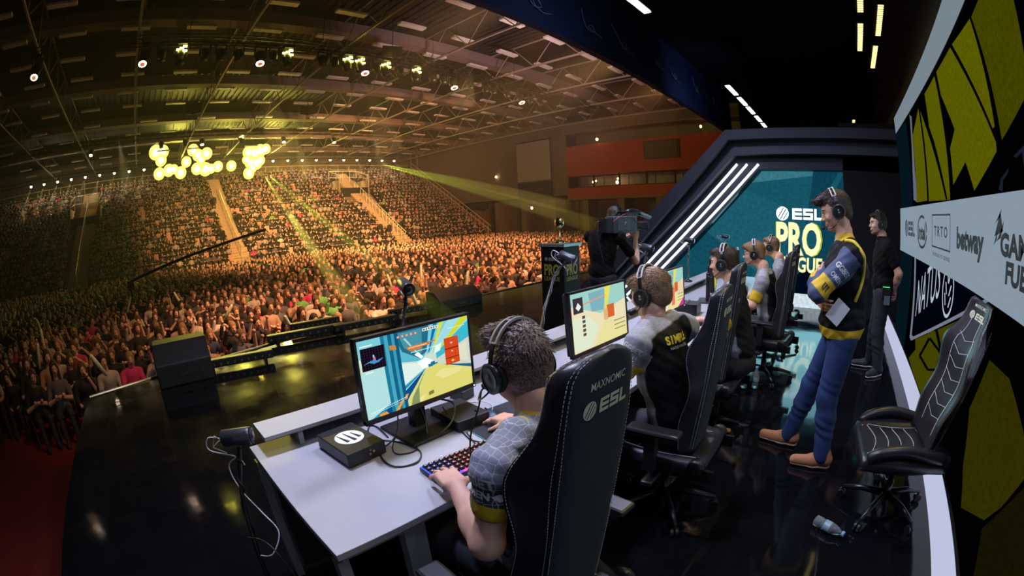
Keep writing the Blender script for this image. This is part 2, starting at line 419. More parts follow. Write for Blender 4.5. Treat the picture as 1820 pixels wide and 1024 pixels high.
# steel poles in the corner
for i, x in enumerate((-57.2, -55.6)):
    t = MB().tube([(x, YS-1.5, ZF), (x, YS-1.5, ZR)], 0.16, 10).build('steel_column', m_steel, smooth=True)
    tag(t, ('steel column nearest the corner behind the seats', 'steel column just right of the corner column')[i], 'column')
# roof beams running along the stage direction, and trusses across
for x in (-56, -47.3, -39.6, -30.3, -20.8, -12):
    struct('beam', MB().bx(x-0.45, x+0.45, -30, YS, ZR-0.75, ZR-0.1), mat('roof_beam', (0.27, 0.19, 0.165), 0.7, noise=0.1, nscale=1))
yy = -12.2; k = 0; ti = -1
while yy < 41:
    mb = MB(); ti += 1
    mb.box((XB-3)/2-1.5, yy, 11.15, XB*-1-5, 0.11, 0.10); mb.box((XB-3)/2-1.5, yy, 12.85, XB*-1-5, 0.10, 0.08)
    x = XB+1.5; s = 0
    while x < -5:
        mb.tube([(x, yy, 11.15 if s % 2 == 0 else 12.85), (x+1.7, yy, 12.85 if s % 2 == 0 else 11.15)], 0.032, 5); x += 1.7; s += 1
    o = mb.build('roof_truss', m_steel); tag(o, 'long steel roof truss above the seats, %s from the left end of the hall' % ORD[ti], 'truss', 'steel roof trusses'); yy += 5.55
# rectangular lamps under the roof
lampm = mat('roof_lamp', (0.9, 0.82, 0.74), 0.5)
protoL = None
for xi, x in enumerate((-11.2, -14.4, -17.8, -20.8, -23.9, -27.0, -30.3, -33.4, -37.8, -42.0, -46.2, -50.4, -54.5)):
    yy = -16.1 + (0.3 if xi % 2 else 0); li = 0
    while yy < 41:
        if protoL is None:
            h = MB().bx(-0.19, 0.19, -0.8, 0.8, 0, 0.12).build('roof_light', lampm)
            MB().tube([(0, -.54, 1.0), (0, -.54, .13), (0, .54, .13), (0, .54, 1.0)], .015, 4).build('hanger', m_dark, h)
            protoL = h; o = h
        else: o = copy_tree(protoL)
        o.location = (x, yy, 12.0); o.rotation_euler = (0, 0, 0)
        tag(o, 'unlit rectangular roof lamp, %s from the left in the %s row from the stage' % (ORD[li], ORD[xi]), 'lamp', 'rectangular lamps under the roof'); li += 1
        yy += 5.4 if x == -37.8 else 3.6

# ---------------------------------------------------------------- grandstand
SX0, SX1, SZ0, SZ1, NR = -39.0, -54.5, -0.4, 9.0, 21
AIS = [(-5.9, -8.3), (9.6, 8.2), (27.6, 25.4)]          # stairways (y range)
SY0, SY1 = -24.0, 38.5
m_step = mat('grandstand_deck', (0.20, 0.15, 0.11), 0.8, noise=0.2, nscale=3)
dx = (SX0-SX1)/NR; dz = (SZ1-SZ0)/NR
mb = MB()
mb.prism([(SX0, ZF)]+[p for i in range(NR) for p in ((SX0-i*dx, SZ0+i*dz), (SX0-(i+1)*dx, SZ0+i*dz))]+[(SX1, SZ1), (SX1-3, SZ1), (SX1-3, ZF)], SY1-SY0, (0, SY1, 0), (1, 0, 0), (0, 0, 1))
o = mb.build('grandstand', m_step); tag(o, 'stepped grandstand full of spectators facing the stage', 'grandstand')
m_stair = mat('stair_treads', (0.55, 0.42, 0.27), 0.8, noise=0.25, nscale=4)
m_rail = mat('handrail_metal', (0.8, 0.72, 0.55), 0.35, 0.3)
names = ('nearest the dark left end of the seats', 'in the middle of the seats', 'on the right beside the walkway box')
for (ya, yb), nm in zip(AIS, names):
    t = thing('stairway', (SX0, (ya+yb)/2, 0), 0, 'wooden stairway climbing the grandstand %s' % nm, 'stairs')
    mb = MB()
    for i in range(NR*2):
        mb.bx(-i*dx/2, -(i+1)*dx/2, -1.05, 1.05, SZ0+i*dz/2-0.15, SZ0+i*dz/2+0.2)
    mb.build('treads', m_stair, t)
    mb = MB()
    n = 16
    mb.tube([(0.2, 0, SZ0+1.2), (-(SX0-SX1)*0.72, 0, SZ0+(SZ1-SZ0)*0.72+1.2)], 0.04, 6)
    for i in range(n): mb.tube([(-i*dx*0.98, 0, SZ0+i*dz*0.98), (-i*dx*0.98, 0, SZ0+i*dz*.98+1.2)], 0.03, 5)
    mb.build('handrail', m_rail, t)
# gangway boxes (vomitories) with bright rails near the top of the stairways
def gangway(y0, y1, xb, label):
    z = SZ0+(SX0-xb)/dx*dz
    t = thing('gangway_box', (xb, (y0+y1)/2, z), 0, label, 'gangway')
    w = (y1-y0)/2
    MB().bx(-3.2, 0.0, -w, w, -0.2, 0.9).build('dark_opening', m_dark, t)
    MB().bx(-3.2, 0.0, -w-0.12, -w, -0.2, 1.9).build('side_wall', m_stair, t); MB().bx(-3.2, 0.0, w, w+0.12, -0.2, 1.9).build('side_wall', m_stair, t)
    mb = MB()
    for s in (-1, 1):
        mb.tube([(-3.2, s*w, 3.4), (0, s*w, 2.4)], 0.06, 6); mb.tube([(0, s*w, 1.9), (0, s*w, 2.4)], 0.05, 6); mb.tube([(-3.2, s*w, 1.9), (-3.2, s*w, 3.4)], 0.05, 6)
        mb.tube([(-3.2, s*w, 2.6), (0, s*w, 2.0)], 0.04, 6)
    mb.tube([(-3.2, -w, 3.4), (-3.2, w, 3.4)], 0.06, 6); mb.tube([(-3.2, -w, 2.6), (-3.2, w, 2.6)], 0.04, 6)
    for k in range(1, 4): mb.tube([(-3.2, -w+2*w*k/4, 1.9), (-3.2, -w+2*w*k/4, 3.4)], 0.03, 5)
    mb.build('railing', mat('bright_rail', (0.95, 0.85, 0.6), 0.3), t)
gangway(-9.0, -5.4, -48.0, 'gangway opening with railings above the left stairway')
gangway(24.0, 28.0, -49.0, 'gangway opening with pale railings above the right stairway')
t = thing('back_railing', (SX1-0.6, 0, SZ1), 0, 'long railing along the top row of the grandstand', 'railing')
mb = MB()
mb.tube([(0, SY0, 1.3), (0, SY1, 1.3)], 0.035, 6); mb.tube([(0, SY0, 0.7), (0, SY1, 0.7)], 0.025, 6)
for i in range(36): mb.tube([(0, SY0+i*1.75, 0), (0, SY0+i*1.75, 1.3)], 0.03, 5)
mb.build('rails_and_posts', mat('back_rail', (0.6, 0.5, 0.25), .5), t)
t = thing('side_railing', (0, SY1+0.2, 0), 0, 'sloping handrail down the right end of the grandstand', 'railing')
mb = MB()
for h in (1.0, 1.6): mb.tube([(SX0+0.5, 0, SZ0+h-0.4), (SX1, 0, SZ1+h)], 0.05, 6)
for i in range(NR): mb.tube([(SX0-i*dx, 0, SZ0+i*dz), (SX0-i*dx, 0, SZ0+i*dz+1.3)], 0.03, 5)
mb.build('rails_and_posts', mat('end_rail', (0.75, 0.55, 0.3), .4), t)
MB().prism([(SX0, ZF), (SX0, SZ0+.9), (SX1, SZ1+.9), (SX1, ZF)], -0.1, (0, 0, 0), (1, 0, 0), (0, 0, 1)).build('end_panel', m_walls, t)
# letter A signs over the seats
t = MB(); t.tube([(XB+2.98, 32.2, 10.6), (XB+2.98, 32.2, 13)], .03, 4); text_mb(t, 'A', (XB+3.0, 31.9, 10.0), (0, 1, 0), (0, 0, 1), 0.85, 0.05); o = t.build('section_letter', m_dark); tag(o, 'black letter A hanging over the back seats', 'sign')

# ---------------------------------------------------------------- lighting rig
def truss_mb(L, w=0.4, axis='y'):
    mb = MB(); n = int(L/0.6)
    P = lambda t, a, b: (a, t, b) if axis == 'y' else (t, a, b)
    for a, b in ((-w/2, 0), (w/2, 0), (-w/2, w), (w/2, w)): mb.tube([P(0, a, b), P(L, a, b)], 0.03, 5)
    for i in range(n):
        t0, t1 = i*L/n, (i+1)*L/n; s = i % 2
        mb.tube([P(t0, -w/2, w*s), P(t1, -w/2, w*(1-s))], 0.014, 4); mb.tube([P(t0, w/2, w*s), P(t1, w/2, w*(1-s))], 0.014, 4)
        mb.tube([P(t0, -w/2 if s else w/2, 0), P(t1, w/2 if s else -w/2, 0)], 0.014, 4)
    return mb
for (x, z, y0, y1, lab) in ((-19.6, 10.55, -9, 33, 'black lighting truss carrying moving heads nearest the stage'),
                            (-39.5, 10.9, -12, 26, 'black lighting truss in the middle of the hall'),
                            (-52, 10.7, -20, 34, 'low black truss with the row of small lamps at the back')):
    o = truss_mb(y1-y0).build('lighting_truss', m_truss); o.location = (x, y0, z); tag(o, lab, 'truss')
    for k in range(6): MB().tube([(0, (y1-y0)*(k+.5)/6, .4), (0, (y1-y0)*(k+.5)/6, 13.0-z)], .015, 5).build('hanging_cable', m_truss, o)
m_head = mat('fixture_black', (0.015, 0.015, 0.016), 0.4)
m_yglow = emis_mat('yellow_beam_lit', (1.0, 0.85, 0.10), 16)
m_wglow = emis_mat('warm_white_lens', (1.0, 0.70, 0.5), 9)
m_wcore = emis_mat('white_lens', (1.0, 0.25, 0.12), .7)
def moving_head(kind):
    t = thing('moving_head_light')
    MB().bx(-0.22, 0.22, -0.2, 0.2, -0.12, 0.0).build('base', m_head, t, bevel=0.02)
    mb = MB(); mb.bx(-.05, .05, -.26, .26, -.15, -.1); mb.bx(-0.05, 0.05, -0.26, -0.21, -0.6, -0.1); mb.bx(-0.05, 0.05, 0.21, 0.26, -0.6, -0.1); mb.build('yoke', m_head, t)
    MB().lathe([(0.12, -0.28), (0.2, -0.2), (0.2, 0.05), (0.17, 0.25), (0.19, 0.3)], 14, (0, 0, -0.55), (0.35, 0, -0.9)).build('head', m_head, t, smooth=True)
    if kind == 'yellow':
        for a, b, c_ in ((-0.14, -0.12, 0.0), (0.1, -0.05, 0.1), (-0.02, 0.13, 0.04), (0.12, 0.14, -0.08)):
            MB().box(0.1+a*.3, a, -0.3+c_, 0.05, 0.16, 0.07).build('beam_lit_patch', m_yglow, t)  # emissive patches stand in for yellow beam light on the fixture body
    if kind == 'white':
        MB().lathe([(0.17, 0), (0.17, 0.02)], 16, (0.12, 0, -0.85), (0.35, 0, -0.9)).build('lens_ring', m_wglow, t)
        MB().lathe([(0.10, 0), (0.10, 0.03)], 16, (0.125, 0, -0.86), (0.35, 0, -0.9)).build('lens', m_wcore, t)
    return t
PH = {k: moving_head(k) for k in ('off', 'yellow', 'white')}
used = set()
def place_head(kind, x, y, z, label, group=None, rz=0, sc_=1.0):
    o = PH[kind] if kind not in used else copy_tree(PH[kind])
    used.add(kind); o.location = (x, y, z); o.rotation_euler = (0, 0, rz); o.scale = (sc_,)*3
    tag(o, label, 'stage light', group); return o
FY = {'yellow': (1.25, 6.6, 9.9, 10.6, 12.2, 14.2), 'white': (-6.3, -0.6, 5.2, 10.9, 16.9, 22.9), 'off': (0.3, 2.4, 3.2, 4.1, 5.9, 8.5, 9.2, 11.7, 13.1, 15.4, 16.2, 18.3, 19.6, 20.3, 21.6, 24.0, 25.1)}
for k, l in FY.items():
    for yi, y in enumerate(l):
        place_head(k, -19.5, y, 10.57, {'yellow': 'yellow lit moving head, nearest truss', 'white': 'moving head with glowing ring lens, nearest truss',
                   'off': 'unlit black moving head, nearest truss'}[k]+', %s from the left of its kind' % ORD[yi], {'yellow': 'yellow lit moving heads', 'white': 'ring lens lamps', 'off': 'unlit moving heads'}[k], sc_={'yellow': 1.25, 'white': 1.2, 'off': 1.05}[k])
for yi, y in enumerate((-5.4, 5.4, 9.2, 13.4, 18.7)):
    place_head('white' if y != 9.2 else 'yellow', -39.45, y, 10.92, 'glowing spotlight on the middle truss, %s from left' % ORD[yi], 'spotlights on the middle truss', sc_=1.0)
for y in (1.5, 3.8): place_head('off', -39.45, y, 10.92, 'unlit spotlight on the middle truss, %s one' % ('left' if y < 2 else 'right'), 'unlit spotlights on the middle truss')
# small lamps of the back row
m_small = emis_mat('small_white_lamp', (1.0, 0.80, 0.45), 90)
proto = None
for i, y in enumerate([-15.3+k*1.9 for k in range(9)]+[16.2+k*1.95 for k in range(10)]):
    if proto is None:
        proto = MB().ell((0, 0, 0), (0.15, 0.15, 0.15), 10, 6).build('rig_lamp', m_small); MB().lathe([(0.13, 0), (0.2, -0.1), (0.22, -0.25)], 10, (-0.05, 0, 0.3)).build('housing', m_head, proto); MB().bx(-.35, .0, -.03, .03, .22, .28).build('bracket', m_head, proto); o = proto
    else: o = copy_tree(proto)
    o.location = (-51.68, y, 10.45); tag(o, 'small bright lamp, %s from the left in the row behind the grandstand' % ORD[i], 'lamp', 'row of small bright lamps at the back')
# blinder clusters: round yellow lamps on black frames, lens bokeh built into disc size
m_blind = emis_mat('yellow_blinder', (1.0, 0.82, 0.14), 1.8); m_blind2 = emis_mat('yellow_blinder_core', (1.0, 0.92, 0.4), 6)
def blinder(y, z, r, lab):
    t = thing('blinder_lamp', (-51.0, y, z), 0, lab, 'lamp', 'round yellow blinder lamps over the back seats')
    MB().lathe([(r, 0), (r, 0.12), (r*0.6, 0.2)], 20, (0, 0, 0), (1, 0, -0.15)).build('lens', m_blind, t)
    MB().lathe([(r*0.5, 0), (r*0.45, 0.05)], 16, (0.2, 0, -0.03), (1, 0, -0.15)).build('core', m_blind2, t)
    MB().bx(-1.0, -.1, -.04, .04, -.04, .04).bx(-1.06, -.98, -.04, .04, min(-.04, 10.7-z), max(.04, 11.0-z)).build('bracket', m_head, t)
    MB().lathe([(r*1.04, 0), (r*1.04, -0.15), (r*0.5, -0.3)], 16, (0, 0, 0), (1, 0, -0.15)).build('housing', m_head, t)
def pxp(px, py, X):      # a measured direction, to the plane x = X
    dx_, dy_ = px-910, 512-py; r = math.hypot(dx_, dy_); th = 2*math.asin(r/(2*799.17))
    d = r2*(math.sin(th)*dx_/r)+u2*(math.sin(th)*dy_/r)+fwd*math.cos(th); return Vector((0, 0, EYE))+d*(X/d.x)
BI = {}
for cx, cy, rr in ((277, 271, 11), (289, 270, 10), (286, 285, 9), (283, 309, 9), (300, 303, 9), (321, 307, 9), (309, 301, 7), (331, 288, 8),
                   (343, 267, 9), (352, 276, 9), (367, 273, 9), (350, 300, 9), (365, 301, 10), (357, 284, 7), (387, 296, 8), (411, 295, 8), (375, 300, 7),
                   (441, 271, 9), (452, 272, 10), (462, 268, 10), (472, 265, 8), (445, 290, 9), (455, 290, 10), (462, 285, 8), (442, 308, 9), (448, 298, 8), (438, 284, 7)):
    p = pxp(cx, cy, -51.0); bi = BI.setdefault('left' if cx < 338 else 'middle' if cx < 400 else 'lone' if cx < 430 else 'right', []); bi.append(1); blinder(p.y, p.z, rr*0.078, 'round yellow blinder lamp, %s of the %s glowing cluster over the back seats' % (ORD[len(bi)-1], 'left' if cx < 338 else 'middle' if cx < 400 else 'lone' if cx < 430 else 'right'))
for y, z, p in ((4.0, 10.5, 1700), (10, 10.5, 3000), (16, 10.5, 3500)):
    spot('blinder_beam', (-50.5, y, z), (-20, y*1.2, 2), p*2.0, YEL, 120, 1.0, 0.6)
    spot('blinder_up', (-50.5, y, z), (-54, y, 14), p*.12, YEL, 150, 1.0, 0.6)
# hanging speaker boxes
for i, (px_, py_, X, s) in enumerate(((345, 193, -33, .9), (547, 195, -33, .9), (697, 92, -19, .8))):
    p = pxp(px_, py_, X)
    t = thing('hanging_speaker', p, 0.5, ('black hanging loudspeaker over the left part of the seats', 'black hanging loudspeaker over the middle of the seats', 'black hanging loudspeaker on the nearest truss')[i], 'speaker')
    MB().box(0, 0, 0, s, s, s*0.8, Euler((0.3, 0.3, 0)).to_matrix()).build('cabinet', m_head, t, bevel=0.03)
    MB().tube([(0, 0, s*0.4), (0, 0, 12.9-p.z)], 0.02, 5).build('cable', m_head, t)
# haze
hz = MB().bx(XB+.2, -4.3, -29, YS-.4, ZF+.05, ZR-0.9).build('haze', (lambda m: m)(bpy.data.materials.new('haze')))
m = hz.data.materials[0]; m.use_nodes = True; nt = m.node_tree; nt.nodes.remove(nt.nodes['Principled BSDF'])
vs_ = nt.nodes.new('ShaderNodeVolumeScatter'); vs_.inputs['Density'].default_value = 0.0019; vs_.inputs['Anisotropy'].default_value = 0.35
nt.links.new(vs_.outputs[0], nt.nodes['Material Output'].inputs['Volume'])
hz['kind'] = 'stuff'; hz['label'] = 'thin stage haze hanging in the whole hall'; hz['category'] = 'haze'
# ================================================================ THE AUDIENCE
def hashf(i): return (math.sin(i*12.9898)*43758.5453) % 1.0
def obj_color_mat(name, base=None, rough=0.8, ramp=None, dim=1.0):
    m = bpy.data.materials.new(name); m.use_nodes = True; nt = m.node_tree; b = nt.nodes['Principled BSDF']; b.inputs['Roughness'].default_value = rough
    oi = nt.nodes.new('ShaderNodeObjectInfo')
    if ramp is None: nt.links.new(oi.outputs['Color'], b.inputs['Base Color'])
    else:
        cr = nt.nodes.new('ShaderNodeValToRGB'); cr.color_ramp.interpolation = 'CONSTANT'
        while len(cr.color_ramp.elements) < len(ramp): cr.color_ramp.elements.new(0.5)
        for i, c in enumerate(ramp): cr.color_ramp.elements[i].position = i/len(ramp); cr.color_ramp.elements[i].color = tuple(c)+(1,)
        nt.links.new(oi.outputs['Random'], cr.inputs[0]); nt.links.new(cr.outputs[0], b.inputs['Base Color'])
    return m
HAIR = [(0.03, 0.02, 0.012), (0.10, 0.055, 0.025), (0.22, 0.13, 0.06), (0.05, 0.03, 0.02), (0.35, 0.22, 0.10), (0.07, 0.04, 0.025)]
cm_skin = mat('spectator_skin', (0.72, 0.44, 0.33), 0.6, noise=0.12, nscale=6)
cm_hair = obj_color_mat('spectator_hair', ramp=HAIR); cm_shirt = obj_color_mat('spectator_shirt'); cm_jeans = mat('spectator_trousers', (0.03, 0.03, 0.04), 0.8)
cm_stick = mat('inflatable_stick', (0.75, 0.85, 0.6), 0.3); cm_face = mat('spectator_features', (0.12, 0.06, 0.05), 0.7)
SHIRT = [((0.012, 0.012, 0.014), 'black'), ((0.015, 0.015, 0.02), 'black'), ((0.02, 0.02, 0.025), 'black'), ((0.03, 0.03, 0.035), 'charcoal'), ((0.012, 0.012, 0.014), 'black'),
         ((0.45, 0.42, 0.38), 'pale grey'), ((0.62, 0.58, 0.52), 'white'), ((0.10, 0.10, 0.12), 'dark grey'), ((0.14, 0.42, 0.12), 'green'), ((0.55, 0.04, 0.16), 'pink'), ((0.42, 0.28, 0.2), 'beige'), ((0.02, 0.03, 0.08), 'navy')]
def seated_parts(v):
    """SDF pieces of a seated spectator facing +x, seat 0.45"""
    r = random.Random(100+v); lean = r.uniform(-0.06, 0.1); hz_ = 1.16+r.uniform(-0.05, 0.05); ht = r.uniform(-0.05, 0.05)
    sh = 0.93
    body = SDF(); shirt = SDF(); hair = SDF(); legs = SDF()
    hx = lean+0.02
    body.ell((hx, ht, hz_+0.02), (0.094, 0.076, 0.115)).ell((hx+0.04, ht, hz_-0.04), (0.055, 0.056, 0.075)).cap((hx+0.095, ht, hz_+0.0), (hx+0.11, ht, hz_-0.03), 0.012, 0.017)
    body.cap((hx-0.02, ht*.5, hz_-0.08), (lean-0.03, 0, sh+0.02), 0.05, 0.06)
    shirt.cap((-0.05, 0, 0.56), (lean-0.03, 0, 0.86), 0.15, 0.16, 0.05).cap((lean-0.04, -0.15, sh-0.02), (lean-0.04, 0.15, sh-0.02), 0.072, 0.072, 0.06).ell((0, 0, .6), (.15, .17, .14), k=.05)
    style = v % 6
    A = {0: ((0.1, 0.24, 0.68), (0.33, 0.12, 0.6)), 1: ((0.02, 0.27, 0.66), (0.22, -0.02, 0.78)), 2: ((0.22, 0.24, 0.82), (0.34, 0.07, 1.0)), 3: ((0.05, 0.25, 0.66), (0.3, 0.22, 0.62)), 4: ((0.12, 0.25, 0.7), (0.28, 0.05, 0.68)), 5: ((0.2, 0.25, 0.9), (0.3, 0.2, 1.18))}[style]
    for s in (-1, 1):
        e = np.array(A[0])*(1, s, 1); w = np.array(A[1])*(1, s, 1)
        if style == 3 and s == 1: w = np.array((0.2, 0.1, 1.0))
        shd = np.array((lean-0.04, s*0.19, sh-0.03))
        sleeve = shd+(e-shd)*0.75 if r.random() < 0.7 else e
        shirt.cap(shd, sleeve, 0.064, 0.058, 0.03)
        if sleeve is e: shirt.cap(e, e+(w-e)*.85, .056, .045, .02)
        body.cap(shd, e, 0.04, 0.042, 0.02).cap(e, w, 0.043, 0.03, 0.02).ell(w+(w-e)*0.22, (0.05, 0.035, 0.035))
        legs.cap((-0.02, s*0.1, 0.53), (0.42, s*0.13, 0.53), 0.09, 0.072, 0.03).cap((0.42, s*0.13, 0.5), (0.44, s*0.13, 0.1), 0.062, 0.045, 0.02).cap((0.42, s*0.13, 0.05), (0.56, s*0.14, 0.045), 0.05, 0.042, 0.02)
    hair.ell((hx-0.015, ht, hz_+0.045), (0.108, 0.09, 0.108))
    if v % 5 == 3: hair.cap((hx-0.07, ht-.02, hz_), (lean-0.09, ht, hz_-0.26), 0.075, 0.06, 0.04).cap((hx-0.03, ht+.07, hz_), (lean-0.03, ht+.09, hz_-0.24), 0.04, 0.035, 0.04).cap((hx-0.03, ht-.07, hz_), (lean-0.03, ht-.09, hz_-0.24), 0.04, 0.035, 0.04)
    if v % 5 == 4: hair.cap((hx+.05, ht, hz_+.075), (hx+.15, ht, hz_+.07), .05, .03, .01)     # cap with a peak
    else: hair.plane((hx+0.075, ht, hz_+0.03), (1, 0, -0.25), 0.01)
    return body, shirt, hair, legs, (hx, ht, hz_)
def spectator_mesh(v, h, standing=False):
    b, s, hr, l, (hx, ht, hz_) = seated_parts(v); V = []; Q = []; M = []; o = 0
    for i, p in enumerate((b, s, hr, l)):
        vv, qq = p.mesh(h if i != 2 else h*0.9); vv = relax(vv, qq, 1); V.append(vv); Q.append(qq+o); o += len(vv); M += [i]*len(qq)
    Vn = np.concatenate(V); Qn = np.concatenate(Q); M = np.array(M)
    cen = Vn[Qn].mean(1)
    if h < 0.013:   # eyes and mouth as darker skin
        for (ey, ez, ry, rz) in ((0.028, 0.012, 0.014, 0.009), (-0.028, 0.012, 0.014, 0.009), (0, -0.06, 0.022, 0.007)):
            sel = (M == 0) & (np.abs(cen[:, 1]-ht-ey) < ry) & (np.abs(cen[:, 2]-hz_-ez) < rz) & (cen[:, 0] > hx+0.05); M[sel] = 4
    return Vn, Qn, M
CMATS = [cm_skin, cm_shirt, cm_hair, cm_jeans, cm_face]
SP = []
for v in range(14):
    V_, Q_, M_ = spectator_mesh(v, 0.0125); SP.append(np_mesh('spectator', V_, Q_, CMATS, matidx=M_))
# spectators' places: on the floor in rows, and on the grandstand
def in_view(x, y, z, m=30):
    v = Vector((x, y, z-EYE)); l = v.length; v.normalize(); c = v.dot(fwd); th = math.acos(max(-1, min(1, c))); r = 2*799.17*math.sin(th/2)
    a, b = v.dot(r2), v.dot(u2); n = math.hypot(a, b)+1e-9; px_, py_ = 910+r*a/n, 512-r*b/n
    return (-m < px_ < 1820+m and -m < py_ < 1024+m), px_, py_, l
floor_p = []; xr = -8.35; row = 0
while xr > -38.2:
    y = -17+rnd.random()*0.3
    while y < 40.5:
        skip = (7.4 < y < 8.6 or 22.5 < y < 23.9 or -6.4 < y < -5.2) and xr < -13
        if xr > -9.2 and y < -3.2: skip = True
        if not skip and rnd.random() < 0.93:
            X, Y = xr+rnd.uniform(-.12, .12), y+rnd.uniform(-.06, .06)
            ok, px_, py_, l = in_view(X, Y, 0)
            if ok and not (px_ > 1100 and py_ > 380): floor_p.append((l, X, Y, ZF, row, px_, py_))
        y += 0.56
    xr -= 0.92; row += 1
floor_p.sort()
near = [p for p in floor_p if p[5] < 1090][:300]; nearset = set(id(p) for p in near)
rest = [p for p in floor_p if id(p) not in nearset]
PR = {}
for i, (l, X, Y, Z, rw_, px_, py_) in enumerate(near):
    v = rnd.randrange(14); c, cn = SHIRT[rnd.choice((0, 0, 1, 2, 3, 4, 4, 7, 11, 5, 6, 8, 10, 7, 1, 2, 10, 3, 5, 0, 9))]
    o = bpy.data.objects.new('spectator', SP[v]); COL.objects.link(o)
    o.location = (X, Y, Z); o.rotation_euler = (0, 0, math.atan2(-Y*0.35+1.6, -X)+rnd.uniform(-.25, .25)); s = rnd.uniform(0.94, 1.06); o.scale = (s, s, s*rnd.uniform(.96, 1.05))
    j = rnd.uniform(.85, 1.15); o.color = (c[0]*j, c[1]*j, c[2]*j, 1)
    hair = 'long hair' if v % 5 == 3 else ('a peaked cap' if v % 5 == 4 else 'short hair')
    pose = ('hands forward', 'arms folded', 'hands at the chest', 'one hand raised', 'hands together', 'both arms up')[v % 6]
    side = 'left of the big wedge speaker' if px_ < 285 else ('between the wedge speakers' if px_ < 780 else 'right of the second wedge speaker')
    PR.setdefault(rw_, []).append((Y, o, '%s top, %s, %s' % (cn, hair, pose)))
for rw_, l_ in PR.items():
    for n_, (y_, o, d_) in enumerate(sorted(l_, key=lambda q: q[0])): tag(o, d_+', %s from left, %s audience row' % (ORD[n_], ORD[rw_]), 'person', 'seated audience on the arena floor')
# inflatable clap sticks raised by the audience
proto = None
for i in range(16):
    p = near[(i*17+9) % 260]
    if proto is None: proto = MB().tube([(0, 0, 0), (0, 0, .03), (0, 0, .27), (0, 0, .55), (0, 0, .58)], [.01, .035, .045, .035, .01], 10).build('clap_stick', cm_stick, smooth=True); o = proto
    else: o = copy_tree(proto)
    o.location = (p[1]+0.36, p[2]+0.05, p[3]+1.02); o.rotation_euler = (rnd.uniform(-.5, .5), rnd.uniform(-.2, .6), 0)
    tag(o, 'pale inflatable clap stick, %s one, held up by a spectator in the %s row' % (ORD[i], ORD[p[4]]), 'clap stick', 'inflatable clap sticks in the audience')
# folding chairs of the nearest rows
m_chs = mat('audience_chair_seat', (0.05, 0.012, 0.012), .7); m_chf = mat('audience_chair_frame', (0.62, 0.45, 0.4), .3, .6)
proto = None; CR = {}
for p in near[:150]:
    if proto is None:
        proto = thing('audience_chair')
        MB().bx(-.2, .22, -.22, .22, .42, .45).build('seat', m_chs, proto); MB().bx(-.25, -.22, -.22, .22, .6, .86).build('backrest', m_chs, proto)
        for s in (-1, 1): MB().tube([(.2, s*.22, 0), (.18, s*.22, .42), (-.22, s*.22, .43), (-.24, s*.22, .88)], .012, 6).build('frame', m_chf, proto); MB().tube([(-.22, s*.22, 0), (-.2, s*.22, .43)], .012, 6).build('leg', m_chf, proto)
        o = proto
    else: o = copy_tree(proto)
    CR.setdefault(p[4], []).append((p[2], o)); o.location = (p[1]-.06, p[2], ZF)
for rw_, l_ in CR.items():
    for n_, (y_, o) in enumerate(sorted(l_, key=lambda q: q[0])): tag(o, 'metal folding chair in the %s audience row, %s from the left' % (ORD[rw_], ORD[n_]), 'chair', 'audience folding chairs near the stage')
# everyone further off: one crowd
def lowpoly(v):
    mb = MB(); r = random.Random(v); t = r.uniform(-.06, .06); hz_ = 1.17+r.uniform(-.05, .05)
    mb.cur = 1; mb.ring([[(0+x*.1, y*.14, .5) for x, y in C8], [(x*.12, y*.2, .78) for x, y in C8], [(x*.09-.02, y*.2, .93) for x, y in C8], [(x*.06, y*.08, 1.0) for x, y in C8]])
    mb.cur = 0; mb.ell((.02, t, hz_), (.095, .078, .12), 7, 5)
    mb.cur = 2; mb.ell((-.015, t, hz_+.035), (.1, .088, .105), 7, 5)
    if v % 3 == 1: mb.ell((-.06, t, hz_-.09), (.06, .09, .15), 6, 4)
    mb.cur = 3; mb.bx(-.05, .5, -.19, .19, .42, .58); mb.bx(.4, .5, -.17, .17, 0, .5)
    for s in (-1, 1):
        mb.cur = 1 if v % 2 else 0
        e = (.12, s*.26, .7); w = (.3, s*.08, .68+.25*(v % 3 == 2))
        mb.cur = 1; mb.tube([(-.02, s*.2, .9), e], .055, 5); mb.cur = 0; mb.tube([e, w], .038, 5)
    return mb
C8 = [(math.cos(2*math.pi*i/7), math.sin(2*math.pi*i/7)) for i in range(7)]
LP = []
for v in range(6):
    mb = lowpoly(v); bmv = np.array(mb.v); tr = []
    mi = []
    for f, m_ in zip(mb.f, mb.m):
        for k in range(1, len(f)-1): tr.append((f[0], f[k], f[k+1])); mi.append(m_)
    LP.append((bmv, np.array(tr), np.array(mi)))
